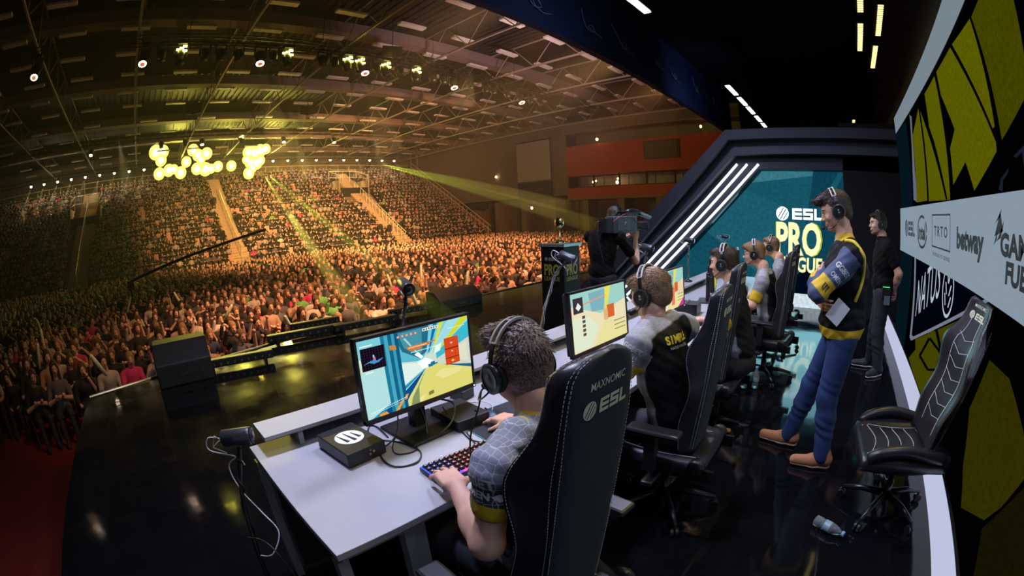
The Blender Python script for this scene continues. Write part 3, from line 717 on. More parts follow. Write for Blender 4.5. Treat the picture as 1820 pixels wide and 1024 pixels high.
def crowd_mesh(name, places):
    VV = []; TT = []; CC = []; o = 0
    for (X, Y, Z, rz) in places:
        v, t, m_ = LP[rnd.randrange(6)]; c, s = math.cos(rz), math.sin(rz); k = rnd.uniform(.93, 1.08)
        w = np.empty_like(v); w[:, 0] = X+(v[:, 0]*c-v[:, 1]*s)*k; w[:, 1] = Y+(v[:, 0]*s+v[:, 1]*c)*k; w[:, 2] = Z+v[:, 2]*k
        sh = np.array(SHIRT[rnd.choice((0, 1, 2, 3, 4, 7, 7, 5, 0, 1))][0] if rnd.random() < .93 else SHIRT[rnd.randrange(6, 12)][0]); hr = np.array(HAIR[rnd.randrange(6)]); sk = np.array((0.72, 0.44, 0.33))*rnd.uniform(.8, 1.1)
        pal = np.stack([sk, sh, hr, np.array((.025, .025, .035))]); VV.append(w); TT.append(t+o); CC.append(pal[m_]); o += len(v)
    V_ = np.concatenate(VV); T_ = np.concatenate(TT); C_ = np.concatenate(CC)
    m = MATS.get('crowd')
    if m is None:
        m = bpy.data.materials.new('crowd'); m.use_nodes = True; at = m.node_tree.nodes.new('ShaderNodeAttribute'); at.attribute_name = 'col'
        m.node_tree.links.new(at.outputs['Color'], m.node_tree.nodes['Principled BSDF'].inputs['Base Color']); m.node_tree.nodes['Principled BSDF'].inputs['Roughness'].default_value = .8; MATS['crowd'] = m
    me = np_mesh(name, V_, T_, [m], smooth=True)
    at = me.attributes.new('col', 'FLOAT_COLOR', 'FACE'); c4 = np.ones((len(T_), 4), np.float32); c4[:, :3] = C_; at.data.foreach_set('color', c4.ravel())
    o_ = add_obj(name, me); return o_
o = crowd_mesh('floor_crowd', [(p[1], p[2], ZF, math.atan2(-p[2]*.35+1, -p[1])+rnd.uniform(-.25, .25)) for p in rest])
tag(o, 'mass of seated spectators filling the arena floor further from the stage', 'crowd', kind='stuff')
pl = []; seats = []
for i in range(NR):
    y = SY0+.4+rnd.random()*.2
    while y < SY1-.3:
        x = SX0-(i+.45)*dx; z = SZ0+i*dz
        gap = any(b-0.15 < y < a+0.15 for a, b in AIS) or (10 <= i <= 17 and (-9.3 < y < -5.2 or 23.7 < y < 28.3))
        if not gap and in_view(x, y, z)[0]:
            (pl if rnd.random() < 0.90 else seats).append((x, y, z-.12, rnd.uniform(-.3, .3)))
        y += .54
o = crowd_mesh('grandstand_crowd', pl)
tag(o, 'mass of seated spectators filling the stepped grandstand', 'crowd', kind='stuff')
mb = MB()
for x, y, z, r_ in seats: mb.bx(x-.2, x+.2, y-.22, y+.22, z+.4, z+.46); mb.bx(x-.25, x-.2, y-.22, y+.22, z+.46, z+.95)
o = mb.build('empty_seats', mat('empty_seat', (.6, .32, .24), .6)); tag(o, 'scattered empty orange seats on the grandstand', 'seats', kind='stuff')
# people standing in the stairways
for i, (x, y, lab) in enumerate(((-40, 25.2, 'person in dark clothes standing at the foot of the right stairway'), (-40.2, 24.2, 'person in black standing left of the right stairway foot'),
                                 (-47.5, 7.9, 'person in black standing high on the middle stairway'), (-44, 9.9, 'person in black standing halfway down the middle stairway'), (-46.5, 28.4, 'person in black standing beside the right gangway'), (-41.5, 7.6, 'person in black standing low on the middle stairway'))):
    z = SZ0+max(0, (SX0-x)/dx)*dz
    b = SDF(); b.cap((0, 0, .85), (0, 0, 1.35), .16, .18, .05).ell((0, 0, 1.66), (.09, .08, .12)).cap((0, 0, 1.4), (0, 0, 1.6), .06, .05)
    for s in (-1, 1): b.cap((0, s*.1, .9), (0, s*.12, .08), .1, .07, .04).cap((0, s*.22, 1.4), (.03, s*.27, .85), .06, .045, .03)
    vv, qq = b.mesh(.03); me = np_mesh('person', vv, qq, [mat('black_clothes', (.012, .011, .012), .8), cm_skin], matidx=(vv[qq].mean(1)[:, 2] > 1.52).astype(int)); o = add_obj('person', me); o.location = (x, y, z); tag(o, lab, 'person')
# ================================================================ STAGE
def ray_px(px, py):
    dx_, dy_ = px-910, 512-py; r = math.hypot(dx_, dy_)+1e-9; th = 2*math.asin(r/(2*799.17))
    return r2*(math.sin(th)*dx_/r)+u2*(math.sin(th)*dy_/r)+fwd*math.cos(th)
E0 = Vector((0, 0, EYE))
def onX(px, py, X): d = ray_px(px, py); return E0+d*(X/d.x)
def onY(px, py, Y): d = ray_px(px, py); return E0+d*(Y/d.y)
def onZ(px, py, Z): d = ray_px(px, py); return E0+d*((Z-EYE)/d.z)
m_stage = bpy.data.materials.new('black_gloss_floor'); m_stage.use_nodes = True
nt = m_stage.node_tree; b = nt.nodes['Principled BSDF']; b.inputs['Base Color'].default_value = (0.004, 0.0042, 0.006, 1)
tc = nt.nodes.new('ShaderNodeTexCoord'); n1 = nt.nodes.new('ShaderNodeTexNoise'); n1.inputs['Scale'].default_value = 2.2; n1.inputs['Detail'].default_value = 5
mr = nt.nodes.new('ShaderNodeMapRange'); mr.inputs['To Min'].default_value = 0.03; mr.inputs['To Max'].default_value = 0.15; mr.inputs['From Min'].default_value = .3; mr.inputs['From Max'].default_value = .75
n2 = nt.nodes.new('ShaderNodeTexNoise'); n2.inputs['Scale'].default_value = 3.0; n2.inputs['Detail'].default_value = 2; bp = nt.nodes.new('ShaderNodeBump'); bp.inputs['Strength'].default_value = 0.075; bp.inputs['Distance'].default_value = 0.02
nt.links.new(tc.outputs['Object'], n1.inputs['Vector']); nt.links.new(tc.outputs['Object'], n2.inputs['Vector']); nt.links.new(n1.outputs['Fac'], mr.inputs['Value']); nt.links.new(mr.outputs[0], b.inputs['Roughness'])
nt.links.new(n2.outputs['Fac'], bp.inputs['Height']); nt.links.new(bp.outputs['Normal'], b.inputs['Normal'])
m_skirt = mat('stage_skirt', (0.01, 0.01, 0.012), 0.8)
mb = MB(); mb.prism([(-5.75, -1.25), (6, -1.25), (6, 17), (-7.4, 17), (-7.0, 11.5), (-6.9, 4), (-6.72, 2.0), (-6.25, -0.1), (-5.95, -1.2)][::1], 1.3, (0, 0, ZF), (1, 0, 0), (0, 1, 0))
struct('stage_floor', mb, m_stage)
t = MB(); t.tube([(-5.95, -1.23, .005), (-6.25, -.1, .005), (-6.72, 2, .005), (-6.9, 4, .005), (-7, 11.5, .005)], .02, 6).build('stage_edge_trim', mat('stage_edge', (.35, .3, .15), .3, .7)); tag(bpy.data.objects['stage_edge_trim'], 'thin metal trim along the front edge of the stage', 'edge trim')
# black carpet of the booth's lower left, darker and matt
# canopy: black roof over the booth with a dark blue fabric fascia
m_black = mat('black_drape', (0.006, 0.006, 0.007), 0.9)
m_fascia = mat('navy_fabric', (0.02, 0.035, 0.085), 0.75, noise=0.3, nscale=1.5)
struct('ceiling_canopy', MB().bx(-4.0, 6, -6, 17, 6.2, 6.3), m_black)
t = MB().bx(-4.15, -4.0, -6, 17, 4.68, 6.3).build('canopy_fascia', m_fascia); tag(t, 'dark navy fabric fascia hanging along the canopy edge', 'fascia')
m_cable = mat('pale_cable', (.28, .3, .36), .6)
for i, (px_, py_) in enumerate(((955, 15), (1052, 58), (1110, 88), (1170, 118), (1200, 142), (1240, 165), (1275, 200))):
    p = onX(px_, py_, -4.0+0.03) if False else onX(px_, py_, -3.97); r = random.Random(i)
    pts = [(0.0, -0.45, 0.35), (0, -.25, .05), (0, -.1, -.12), (0, .1, -.05), (0, .0, .1), (0, -.1, -.02), (0, .15, -.15), (0, .42, -.12)]
    o = MB().tube(smooth_path([(0, a*r.uniform(.6, 1.1), b_*r.uniform(.5, 1)) for _, a, b_ in pts], 5), .009, 5).build('loose_cable', m_cable); o.location = (-3.96, p.y, p.z+.1)
    tag(o, 'thin curled cable on the navy canopy fascia, %s from the camera' % ORD[i], 'cable', 'curled cables on the canopy fascia')
# LED battens under the canopy
m_tube = emis_mat('batten_glow', (0.8, 0.86, 1.0), 14)
for i, (ya, yb) in enumerate(((4.2, 4.85), (8.5, 9.3), (9.5, 10.25), (10.4, 11.2), (11.45, 12.2), (12.4, 13.0))):
    t = thing('batten_light', (-2, (ya+yb)/2, 4.17), 0, 'white LED batten under the canopy, %s from the camera' % ORD[i], 'batten light', 'row of white LED battens' if i else None)
    L = yb-ya; MB().bx(-.06, .06, -L/2, L/2, 0, .09).build('housing', m_head, t); MB().bx(-.045, .045, -L/2+.02, L/2-.02, -.012, 0).build('diffuser', m_tube, t)
    MB().tube([(0, 0, .09), (0, 0, 2.03)], .012, 5).build('hanger', m_head, t)
spot('batten_spill', (-2.2, 5, 4.3), (-4.2, 5.4, 5.2), 24, (.35, .5, 1), 110, 1, .1); spot('batten_spill', (-2.2, 11, 4.3), (-4.2, 12, 5.2), 40, (.35, .5, 1), 120, 1, .1)
m_yd = emis_mat('yellow_dot_led', (1.0, .8, .25), 2.6)
for i, (x, ya, yb, n) in enumerate(((.73, 4.7, 5.55, 13), (.73, 5.9, 7.0, 16), (1.02, 5.3, 6.35, 16), (1.0, 6.75, 7.85, 16), (.72, 12.2, 12.6, 3))):
    t = thing('dot_batten', (x, (ya+yb)/2, 4.2), 0, ('dotted yellow batten nearest the camera on the left run', 'dotted yellow batten further along the left run', 'dotted yellow batten nearest on the right run', 'dotted yellow batten further along the right run', 'tiny yellow batten light far above the portal')[i], 'batten light')
    L = yb-ya; MB().bx(-.06, .06, -L/2, L/2, 0, .08).build('housing', m_head, t)
    mb = MB()
    for k in range(n): yk = -L/2+L*(k+.5)/n; mb.bx(-.04, .04, yk-.012, yk+.012, -.01, 0)
    mb.build('led_dots', m_yd, t); MB().tube([(0, 0, .08), (0, 0, 2)], .01, 5).build('hanger', m_head, t)
# ---------------------------------------------------------------- portal at the far end of the booth
m_pa = mat('portal_outer', (0.035, 0.04, 0.06), 0.7, noise=.1); m_pb = mat('portal_middle', (0.045, 0.052, 0.075), .6); m_pc = mat('portal_inner', (0.012, 0.016, 0.03), .5)
def leg(c, l, Y):   # top corner and the point where the slanted side meets the floor
    a = onY(*c, Y); b_ = onY(*l, Y); k = a.z/(a.z-b_.z); return (a.x, a.z), (a.x+(b_.x-a.x)*k, 0.0)
t = thing('portal_frame', (0, 0, 0), 0, 'stepped dark portal with a slanted left side around the teal screen', 'portal')
A = [leg((1288, 231), (1200, 329), 7.6), leg((1294, 248), (1200, 360), 7.6)]
B_ = [leg((1294, 248), (1200, 360), 7.8), leg((1305, 275), (1200, 390), 7.8)]
C_ = [leg((1305, 275), (1200, 390), 8.0), leg((1348, 301), (1200, 464), 8.0)]
for nm, (o_, i_), Y, th, m in (('outer_step', A, 7.6, .5, m_pa), ('middle_step', B_, 7.8, .5, m_pb), ('inner_step', C_, 8.0, .35, m_pc)):
    (ot, ob), (it, ib) = o_, i_
    poly = [ob, ot, (1.55, ot[1]), (1.55, it[1]), it, ib]
    MB().prism(poly, -th, (0, Y, 0), (1, 0, 0), (0, 0, 1)).build(nm, m, t)
m_wt = emis_mat('white_tube', (0.92, 0.93, 1.0), 3.2)
for a, b_ in (((1310, 292), (1140, 480)), ((1328, 292), (1157, 480)), ((1348, 292), (1173, 480))):
    p = onY(*a, 7.96); q = onY(*b_, 7.96); q = p+(q-p)*(p.z-.02)/(p.z-q.z)
    MB().tube([p, q], .021, 8).build('light_tube', m_wt, t)
MB().bx(.17, 1.6, 8.0, 8.5, 0, 3.25).build('side_panel', m_black, t)
# teal screen
m_pro = screen_mat('teal_led_screen', 1.0, grid=18)
T = lambda r, g, b__: (((r/255)**2.2), ((g/255)**2.2), ((b__/255)**2.2))
t = thing('led_screen', (0, 8.4, 0), 0, 'teal LED screen with white and yellow tournament lettering at the end of the booth', 'screen')
tl = onY(1348, 301, 8.4); tm = onY(1446, 302, 8.4); tr = onY(1497, 295, 8.4); lo = onY(1200, 464, 8.4)
k = (tl.z-.25)/(tl.z-lo.z); bl_ = (tl.x+(lo.x-tl.x)*k, .25)
P2 = lambda v: (v.x, 0, v.z)
mb = MB()
mb.poly([(bl_[0], 0, bl_[1]), (tr.x, 0, .25), P2(tr-Vector((0, 0, 0))), P2(tm), P2(tl)], T(28, 84, 100))
def shard(pts, col, lift):
    mb.poly([(x, -lift, z) for x, z in pts], col)
shard([(tm.x, tm.z), (tr.x, tr.z), (-0.62, 1.45)], T(20, 64, 80), .002)
shard([(tr.x, .25), (tr.x, 2.4), (-.25, 1.7), (-.6, .25)], T(21, 66, 82), .003)
shard([(tl.x, tl.z), (tm.x, tm.z), (-.45, 2.36), (-1.72, 2.22)], T(56, 116, 128), .004)
shard([(-1.8, 2.1), (-.9, 1.75), (-1.6, .6), (-2.6, 1.3)], T(33, 90, 106), .005)
shard([(-2.6, 1.3), (-1.6, .6), (-1.9, .25), (-3.6, .25)], T(24, 76, 92), .006)
shard([(-1.1, .25), (-.2, .25), (-.6, .75)], T(4, 18, 30), .0065)
shard([(-.55, .25), (.155, .25), (.155, .8)], T(4, 16, 28), .007)
mb.poly([(-3.9, -.004, 0), (tr.x, -.004, 0), (tr.x, -.004, .25), (-3.68, -.004, .25)], T(205, 222, 232))
MB().bx(-3.9, tr.x, .03, .12, 0, .25).bx(-3.2, tr.x, .03, .12, .25, 1.2).bx(-2, tr.x, .03, .12, 1.2, 2.4).build('cabinet', m_head, t)
mb.build('lit_face', m_pro, t)
m_wtxt = emis_mat('white_screen_lettering', (.95, 1, 1), 1.6); m_ytxt = emis_mat('yellow_screen_lettering', (1.0, .88, .46), 1.15); m_ylime = emis_mat('lettering_glow_edge', (.50, .62, .06), .8)
def esl_logo(mb, org, ux, uy, h, disc_only=False, bold=.03):
    """round striped emblem, then the three letters; h is the letter height"""
    ux = Vector(ux); uy = Vector(uy); o = Vector(org); R = h*.62; c = o+ux*R+uy*(h*.5); n = 40
    # the disc is cut by four slanted bars: build the strips between them
    sl = math.radians(58); d = Vector((math.cos(sl), math.sin(sl))); pn = Vector((-d.y, d.x))
    bars = ((-1.02, -.62, None), (-.5, -.2, None), (-.06, .22, None), (.36, 1.02, None))
    for i, (a, b__, _) in enumerate(bars):
        pts = []
        m = 10
        for k in range(m+1): s = a+(b__-a)*k/m; q = math.sqrt(max(0, 1-s*s)); pts.append(pn*s+d*q)
        for k in range(m+1): s = b__+(a-b__)*k/m; q = -math.sqrt(max(0, 1-s*s))*(1 if i in (0, 3) else .82); pts.append(pn*s+d*q)
        mb.add([c+ux*(p.x*R)+uy*(p.y*R) for p in pts], [tuple(range(len(pts)))[::1]])
    ring = 28; vs = []
    for rr in (R, R*.86):
        for j in range(ring): a = 2*math.pi*j/ring; vs.append(c+ux*(rr*math.cos(a))+uy*(rr*math.sin(a)))
    mb.add(vs, [(j, (j+1) % ring, ring+(j+1) % ring, ring+j) for j in range(ring)])
    if disc_only: return
    x = o+ux*(R*2+h*.35); th = h*.24
    def bar(x0, x1, y0, y1): mb.add([x+ux*x0+uy*y0, x+ux*x1+uy*y0, x+ux*x1+uy*y1, x+ux*x0+uy*y1], [(0, 1, 2, 3)])
    w = h*.95
    bar(0, th, 0, h); bar(th, w, 0, th); bar(th, w, (h-th)/2, (h+th)/2); bar(th, w, h-th, h)
    x = x+ux*(w+h*.13)
    bar(0, w, 0, th); bar(0, w, (h-th)/2, (h+th)/2); bar(0, w, h-th, h); bar(0, th, (h+th)/2, h-th); bar(w-th, w, th, (h-th)/2)
    x = x+ux*(w+h*.13)
    bar(0, th, 0, h); bar(th, w*.85, 0, th)
def put_text(parent, name, m, s, x0, x1, z0, z1, y, bold=.02):
    mb = MB(); text_mb(mb, s, (x0, y, z0), (1, 0, 0), (0, 0, 1), z1-z0, bold, width=x1-x0); mb.build(name, m, parent)
a = onY(1380, 391, 8.4); b_ = onY(1459, 391, 8.4)
mb = MB(); esl_logo(mb, (a.x, -.02, a.z+.02), (1, 0, 0), (0, 0, 1), .2); mb.build('esl_logo', m_wtxt, t)
z1 = onY(1418, 397, 8.4).z; z0 = onY(1418, 451, 8.4).z
put_text(t, 'lettering_pro_edge', m_ylime, 'PRO', a.x-.015, b_.x+.03, z0-.010, z1+.010, -.012, .03); put_text(t, 'lettering_pro', m_ytxt, 'PRO', a.x, b_.x, z0, z1, -.02, .035)
z1 = onY(1425, 458, 8.4).z; z0 = onY(1425, 483, 8.4).z
put_text(t, 'lettering_league_edge', m_ylime, 'LEAGUE', a.x-.01, b_.x+.04, z0-.006, z1+.006, -.012, .025); put_text(t, 'lettering_league', m_ytxt, 'LEAGUE', a.x, b_.x+.03, z0, z1, -.02, .025)
area('screen_glow', (-1.2, 8.2, 1.2), (-1.2, 4, .8), 16, (.35, .85, 1.0), 2.4, 1.6, 150)
# ---------------------------------------------------------------- LED wall on the right
XW = 1.0
t = thing('led_wall', (XW, 0, 0), 0, 'large LED wall with yellow and black team artwork behind the players', 'screen')
m_led = screen_mat('led_wall_artwork', .6, grid=40)
mb = MB(); LW = lambda l, y, z: (-.0006*l, y, z)
def z3(u, v): return (1200+.3515*u, .3515*v)
def z8(u, v): return (1320+.3516*u, 320+.3516*v)
def z1_(u, v): return (1320+.375*u, 640+.375*v)
MB().bx(.02, .14, -4, 6.3, .26, 2.75).build('cabinet', m_head, t)
mb.poly([LW(0, 6.3, .26), LW(0, -4, .26), LW(0, -4, 2.75), LW(0, 6.3, 2.75)], T(9, 9, 12))
a = onX(1592, 300, XW); c_ = onX(1619, 300, XW)
mb.poly([LW(1, 6.3, .26), LW(1, c_.y, .26), LW(1, c_.y, 2.75), LW(1, 6.3, 2.75)], T(16, 34, 44))
YG = T(112, 112, 10); YG2 = T(84, 84, 10); YD = T(62, 60, 8)
nl = [1]
def wpoly(f, pts, col):
    nl[0] += 1
    P_ = [onX(*f(*p), XW) for p in pts]; mb.poly([LW(nl[0], p.y, p.z) for p in P_], col)
wpoly(z3, [(1185, 580), (1200, 860), (1206, 1010), (1225, 1024), (1212, 860), (1200, 700), (1196, 590)], T(120, 130, 150))
wpoly(z3, [(1200, 690), (1230, 548), (1275, 1015), (1222, 1024)], YG)
wpoly(z3, [(1240, 560), (1300, 740), (1370, 1012), (1284, 1018)], YG)
wpoly(z3, [(1262, 475), (1312, 385), (1392, 1010), (1378, 1010), (1312, 720), (1285, 640)], YG)
wpoly(z3, [(1322, 365), (1392, 240), (1624, 720), (1628, 765), (1515, 965), (1470, 820), (1408, 935), (1392, 750), (1415, 655), (1345, 480)], YG)
wpoly(z3, [(1402, 225), (1492, 95), (1618, 640), (1608, 650)], YG)
wpoly(z3, [(1500, 85), (1560, -60), (1700, -60), (1764, 250), (1780, 480), (1655, 710), (1640, 620)], YG2)
wpoly(z3, [(1400, 1010), (1470, 825), (1512, 965), (1500, 1005)], T(9, 9, 12))
for q in (((1640, 960), (1650, 905), (1690, 850), (1690, 870), (1662, 915), (1660, 970)), ((1715, 790), (1770, 735), (1790, 850), (1770, 850), (1758, 770), (1730, 800))): wpoly(z3, q, T(36, 44, 60))
# lower artwork
wpoly(z8, [(878, 395), (928, 430), (878, 480)], YG)
wpoly(z8, [(875, 805), (1140, 690), (1120, 760), (1020, 860), (985, 960), (960, 1100), (875, 1100)], YG2)
wpoly(z1_, [(790, -10), (900, -150), (960, -60), (900, 60), (830, 140)], YG2)
wpoly(z1_, [(1080, 230), (1175, 0), (1270, 90), (1345, 380), (1345, 560), (1230, 700), (1150, 760), (1040, 700), (1050, 500)], YD)
wpoly(z1_, [(1140, 800), (1345, 600), (1345, 1100), (1180, 1200), (1100, 1024)], T(34, 32, 6))
for (u0, v0, u1, v1, w) in ((900, 890, 940, 960, 6), (985, 760, 1010, 880, 7), (1010, 880, 950, 800, 6), (940, 960, 985, 960, 6), (985, 960, 1010, 880, 6), (900, 890, 950, 800, 6)):
    dx_, dy_ = v1-v0, u0-u1; L = math.hypot(dx_, dy_); dx_ *= w/L; dy_ *= w/L
    wpoly(z8, [(u0+dx_, v0+dy_), (u1+dx_, v1+dy_), (u1-dx_, v1-dy_), (u0-dx_, v0-dy_)], T(14, 14, 8))
mb.build('artwork', m_led, t)
# name plate NATUS with its emblem, part of the picture on the wall
mb = MB(); pl_ = [onX(*z8(*p), XW-.02) for p in ((868, 330), (843, 795), (850, 812), (1265, 602), (1500, 400), (1200, 300))]
nl[0] = 30
mb.poly([LW(nl[0], p.y, p.z) for p in pl_], T(140, 150, 170))
cen = sum(pl_, Vector())/len(pl_)
ins = [onX(*z8(*p), XW-.02) for p in ((876, 330), (854, 782), (862, 792), (1225, 602), (1440, 400), (1200, 300))]
mb.poly([LW(nl[0]+3, p.y, p.z) for p in ins], T(9, 13, 26)); mb.build('name_plate', m_led, t)
m_lt = emis_mat('led_lettering', (.55, .62, .75), .8)
def wall_text(name, s, f, p0, p1, h, m, x, bold=.02, parent=t, rel=XW):
    a = onX(*f(*p0), x); b__ = onX(*f(*p1), x); u = (b__-a); w = u.length; u.normalize()
    mb = MB(); text_mb(mb, s, (a.x-rel, a.y, a.z), u, (0, 0, 1), h, bold, width=w); return mb.build(name, m, parent)
wall_text('lettering_natus', 'NATUS', z8, (872, 690), (992, 590), .36, m_lt, XW-.024, .0)
e = onX(*z8(1037, 560), XW-.024); mb = MB(); vs = []
for rr in (.19, .165):
    for j in range(32): vs.append((-.024, e.y+rr*math.cos(j*math.pi/16), e.z+rr*math.sin(j*math.pi/16)))
mb.add(vs, [(j, (j+1) % 32, 32+(j+1) % 32, 32+j) for j in range(32)])
for i, sgn in enumerate((1, -1)):
    for a in ((.0, .10), (.04, .02), (.05, -.06)): mb.add([(-.024, e.y+sgn*a[0]-.014, e.z+a[1]-.05), (-.024, e.y+sgn*a[0]+.014, e.z+a[1]-.05), (-.024, e.y+sgn*(a[0]+.05)+.01, e.z+a[1]+.03), (-.024, e.y+sgn*(a[0]+.05)-.02, e.z+a[1]+.03)], [(0, 1, 2, 3)])
mb.build('emblem', m_lt, t)
# white bands: top and foot of the wall
m_band = emis_mat('white_led_band', (.52, .60, .72), .62)
def band(name, y0, y1, z0, z1, x, m, lab):
    t_ = thing(name, (x, 0, 0), 0, lab, 'led strip')
    MB().bx(.0, .05, y0, y1, z0, z1).build('housing', m_head, t_)
    MB().add([(-.003, y1, z0), (-.003, y0, z0), (-.003, y0, z1), (-.003, y1, z1)], [(0, 1, 2, 3)]).build('lit_face', m, t_); return t_
m_band_t = emis_mat('white_led_band_top', (.36, .46, .54), .5)
band('led_band', -4, 6.15, 2.755, 2.955, XW-.02, m_band_t, 'pale LED band running along the top of the LED wall')
band('led_band', -4, 8.35, 0.0, .255, XW-.02, emis_mat('white_led_band_low', (.60, .64, .86), .85), 'white LED band along the foot of the LED wall')
# sponsor banner
XS_ = .96
t = thing('sponsor_banner', (XS_, 0, 0), 0, 'pale LED ribbon with black sponsor logos across the LED wall', 'banner')
MB().bx(.0, .035, -4, 6.12, 1.285, 1.80).build('housing', m_head, t)
m_bn = emis_mat('banner_face', (.30, .38, .46), .80)
MB().add([(-.003, 6.12, 1.285), (-.003, -4, 1.285), (-.003, -4, 1.80), (-.003, 6.12, 1.80)], [(0, 1, 2, 3)]).build('lit_face', m_bn, t)
m_ink = mat('banner_ink', (.006, .006, .01), .6)
def bt(name, s, y0, y1, z0, z1, bold=.045, m=m_ink):
    mb = MB(); text_mb(mb, s, (-.006, y0, z0), (0, -1, 0), (0, 0, 1), z1-z0, bold, width=y0-y1); return mb.build(name, m, t)
mb = MB(); esl_logo(mb, (-.006, 5.66, 1.49), (0, -1, 0), (0, 0, 1), .155)
mb.build('logo_esl', m_ink, t)
bt('logo_intel', 'intel', 4.72, 4.33, 1.49, 1.62)
mb = MB(); vs = []
for rr in (1, .88):
    for j in range(36): a = j*2*math.pi/36; vs.append((-.006, 4.52-.27*rr*math.cos(a), 1.555+.155*(rr if rr == 1 else .84)*math.sin(a)))
mb.add(vs, [(j, j+1, 37+j, 36+j) for j in range(35) if not 3 < j < 6]); mb.build('logo_intel_ring', m_ink, t)
mb = MB()
for (y0, y1, z0, z1) in ((4.01, 3.32, 1.45, 1.462), (4.01, 3.32, 1.70, 1.712), (4.01, 3.995, 1.45, 1.71), (3.335, 3.32, 1.45, 1.71)): mb.add([(-.006, y0, z0), (-.006, y1, z0), (-.006, y1, z1), (-.006, y0, z1)], [(0, 1, 2, 3)])
mb.build('logo_frame', m_ink, t); mb = MB(); text_mb(mb, 'TRTO', (-.006, 3.92, 1.545), (0, -1, 0), (0, 0, 1), .075, .02, width=.5, spacing=1.4); mb.build('logo_trto', m_ink, t)
bt('lettering_small', 'THE ROAD TO ODENSE', 3.98, 3.32, 1.385, 1.412, .01)
bt('logo_betway', 'betway', 3.13, 2.49, 1.50, 1.625, .05)
bt('logo_game', 'GAME', 2.20, 1.70, 1.525, 1.62, .045); bt('logo_fuel', 'FUEL', 2.10, 1.72, 1.41, 1.50, .045)
mb = MB()
for a, b__, c__ in (((2.30, 1.60), (2.20, 1.72), (2.16, 1.63)), ((2.26, 1.58), (2.14, 1.68), (2.19, 1.60)), ((2.29, 1.66), (2.17, 1.735), (2.21, 1.69)), ((2.31, 1.56), (2.24, 1.64), (2.26, 1.585))): mb.add([(-.006, *p) for p in (a, b__, c__)], [(0, 1, 2)])
mb.build('logo_flame', m_ink, t)
area('led_wall_glow', (.9, 2.5, 1.5), (-1, 2.5, 1.2), 9, (.6, .7, .9), 1.0, 6, 150)
# black drapes: end of the booth and behind the wall
struct('wall_right', MB().bx(1.6, 1.7, -6, 17, 0, 6.3), m_black)
struct('wall_far', MB().bx(-3.0, 6, 14, 14.1, 0, 6.3), m_black)
# ---------------------------------------------------------------- things on the stage
def wedge(name, x0, x1, y0, y1, h, lab):
    t = thing(name, ((x0+x1)/2, (y0+y1)/2, 0), 0, lab, 'speaker'); w = (x1-x0)/2; d = (y1-y0)
    MB().prism([(-w, 0), (w, 0), (w, h*.55), (w*.2, h), (-w, h)], d, (0, d/2, 0), (1, 0, 0), (0, 0, 1)).build('cabinet', mat('speaker_box', (.016, .016, .016), .55), t, bevel=.015)
    MB().bx(-w-.012, -w, -d*.45, d*.45, h*.08, h*.92).build('grille', mat('speaker_grille', (.02, .02, .02), .8), t)
    mb = MB(); mb.bx(w, w+.01, -.08, .08, h*.22, h*.3).bx(w, w+.01, .2, .26, h*.2, h*.32); mb.build('connector_plate', mat('connector', (.06, .06, .06), .3, .5), t)
wedge('stage_monitor', -6.15, -5.6, -.12, .66, .5, 'big black wedge loudspeaker at the left corner of the stage edge')
wedge('stage_monitor', -6.75, -6.3, 4.95, 6.0, .33, 'black wedge loudspeaker on the stage edge behind the first webcam')
m_fx = mat('fixture_body', (.02, .02, .018), .35)
for i, (px_, py_, L) in enumerate(((425, 645, 1.0), (545, 597, 1.3), (650, 580, 1.1), (560, 580, .9), (740, 553, 1.1))):
    p = onZ(px_, py_, .05)
    t = thing('stage_bar_light', (p.x, p.y, 0), math.radians(-8), 'low black bar light on the stage edge, %s' % ('nearest the big wedge speaker', 'second from the big wedge speaker', 'third from the big wedge speaker', 'thin one behind the others', 'closest to the right wedge speaker')[i], 'bar light')
    MB().bx(-.06, .06, -L/2, L/2, .05, .16).build('body', m_fx, t, bevel=.01); MB().bx(-.1, .1, -L*.4, -L*.36, 0, .12).bx(-.1, .1, L*.36, L*.4, 0, .12).build('bracket', m_fx, t)
    mb = MB()
    for k in range(10): mb.bx(.06, .065, -L/2+L*(k+.3)/10, -L/2+L*(k+.55)/10, .08, .11)
    mb.build('control_marks', mat('control_marks', (.2, .2, .12), .4, .5), t)
# podium and trophy
t = thing('podium', (-3.8, 5.2, 0), 0, 'black podium column with league lettering under the trophy', 'podium')
MB().bx(-.2, .2, -.2, .2, 0, 1.2).build('column', mat('podium_black', (.008, .009, .009), .5, spec=.2), t, bevel=.01); MB().bx(-.23, .23, -.22, .22, 1.2, 1.235).build('top_plate', mat('podium_top', (.25, .3, .28), .3, .5), t)
mb = MB(); esl_logo(mb, (-.13, -.205, 1.0), (1, 0, 0), (0, 0, 1), .045); mb.build('logo', mat('podium_white', (.3, .3, .3), .6), t)
mb = MB(); text_mb(mb, 'PRO', (-.14, -.205, .80), (1, 0, 0), (0, 0, 1), .15, .03, width=.27); text_mb(mb, 'LEAGUE', (-.14, -.205, .72), (1, 0, 0), (0, 0, 1), .055, .02, width=.27); mb.build('lettering', mat('podium_yellow', (.28, .26, .04), .6), t)
mb = MB(); esl_logo(mb, (.205, -.13, 1.0), (0, 1, 0), (0, 0, 1), .045); text_mb(mb, 'PRO', (.205, -.14, .80), (0, 1, 0), (0, 0, 1), .15, .03, width=.27); text_mb(mb, 'LEAGUE', (.205, -.14, .72), (0, 1, 0), (0, 0, 1), .055, .02, width=.27); mb.build('lettering', MATS['podium_yellow'], t)
t = thing('trophy', (-3.8, 5.2, 1.235), 0, 'silver gold trophy shining on the black podium', 'trophy')
mt_ = mat('trophy_metal', (.9, .75, .45), .15, 1.0)
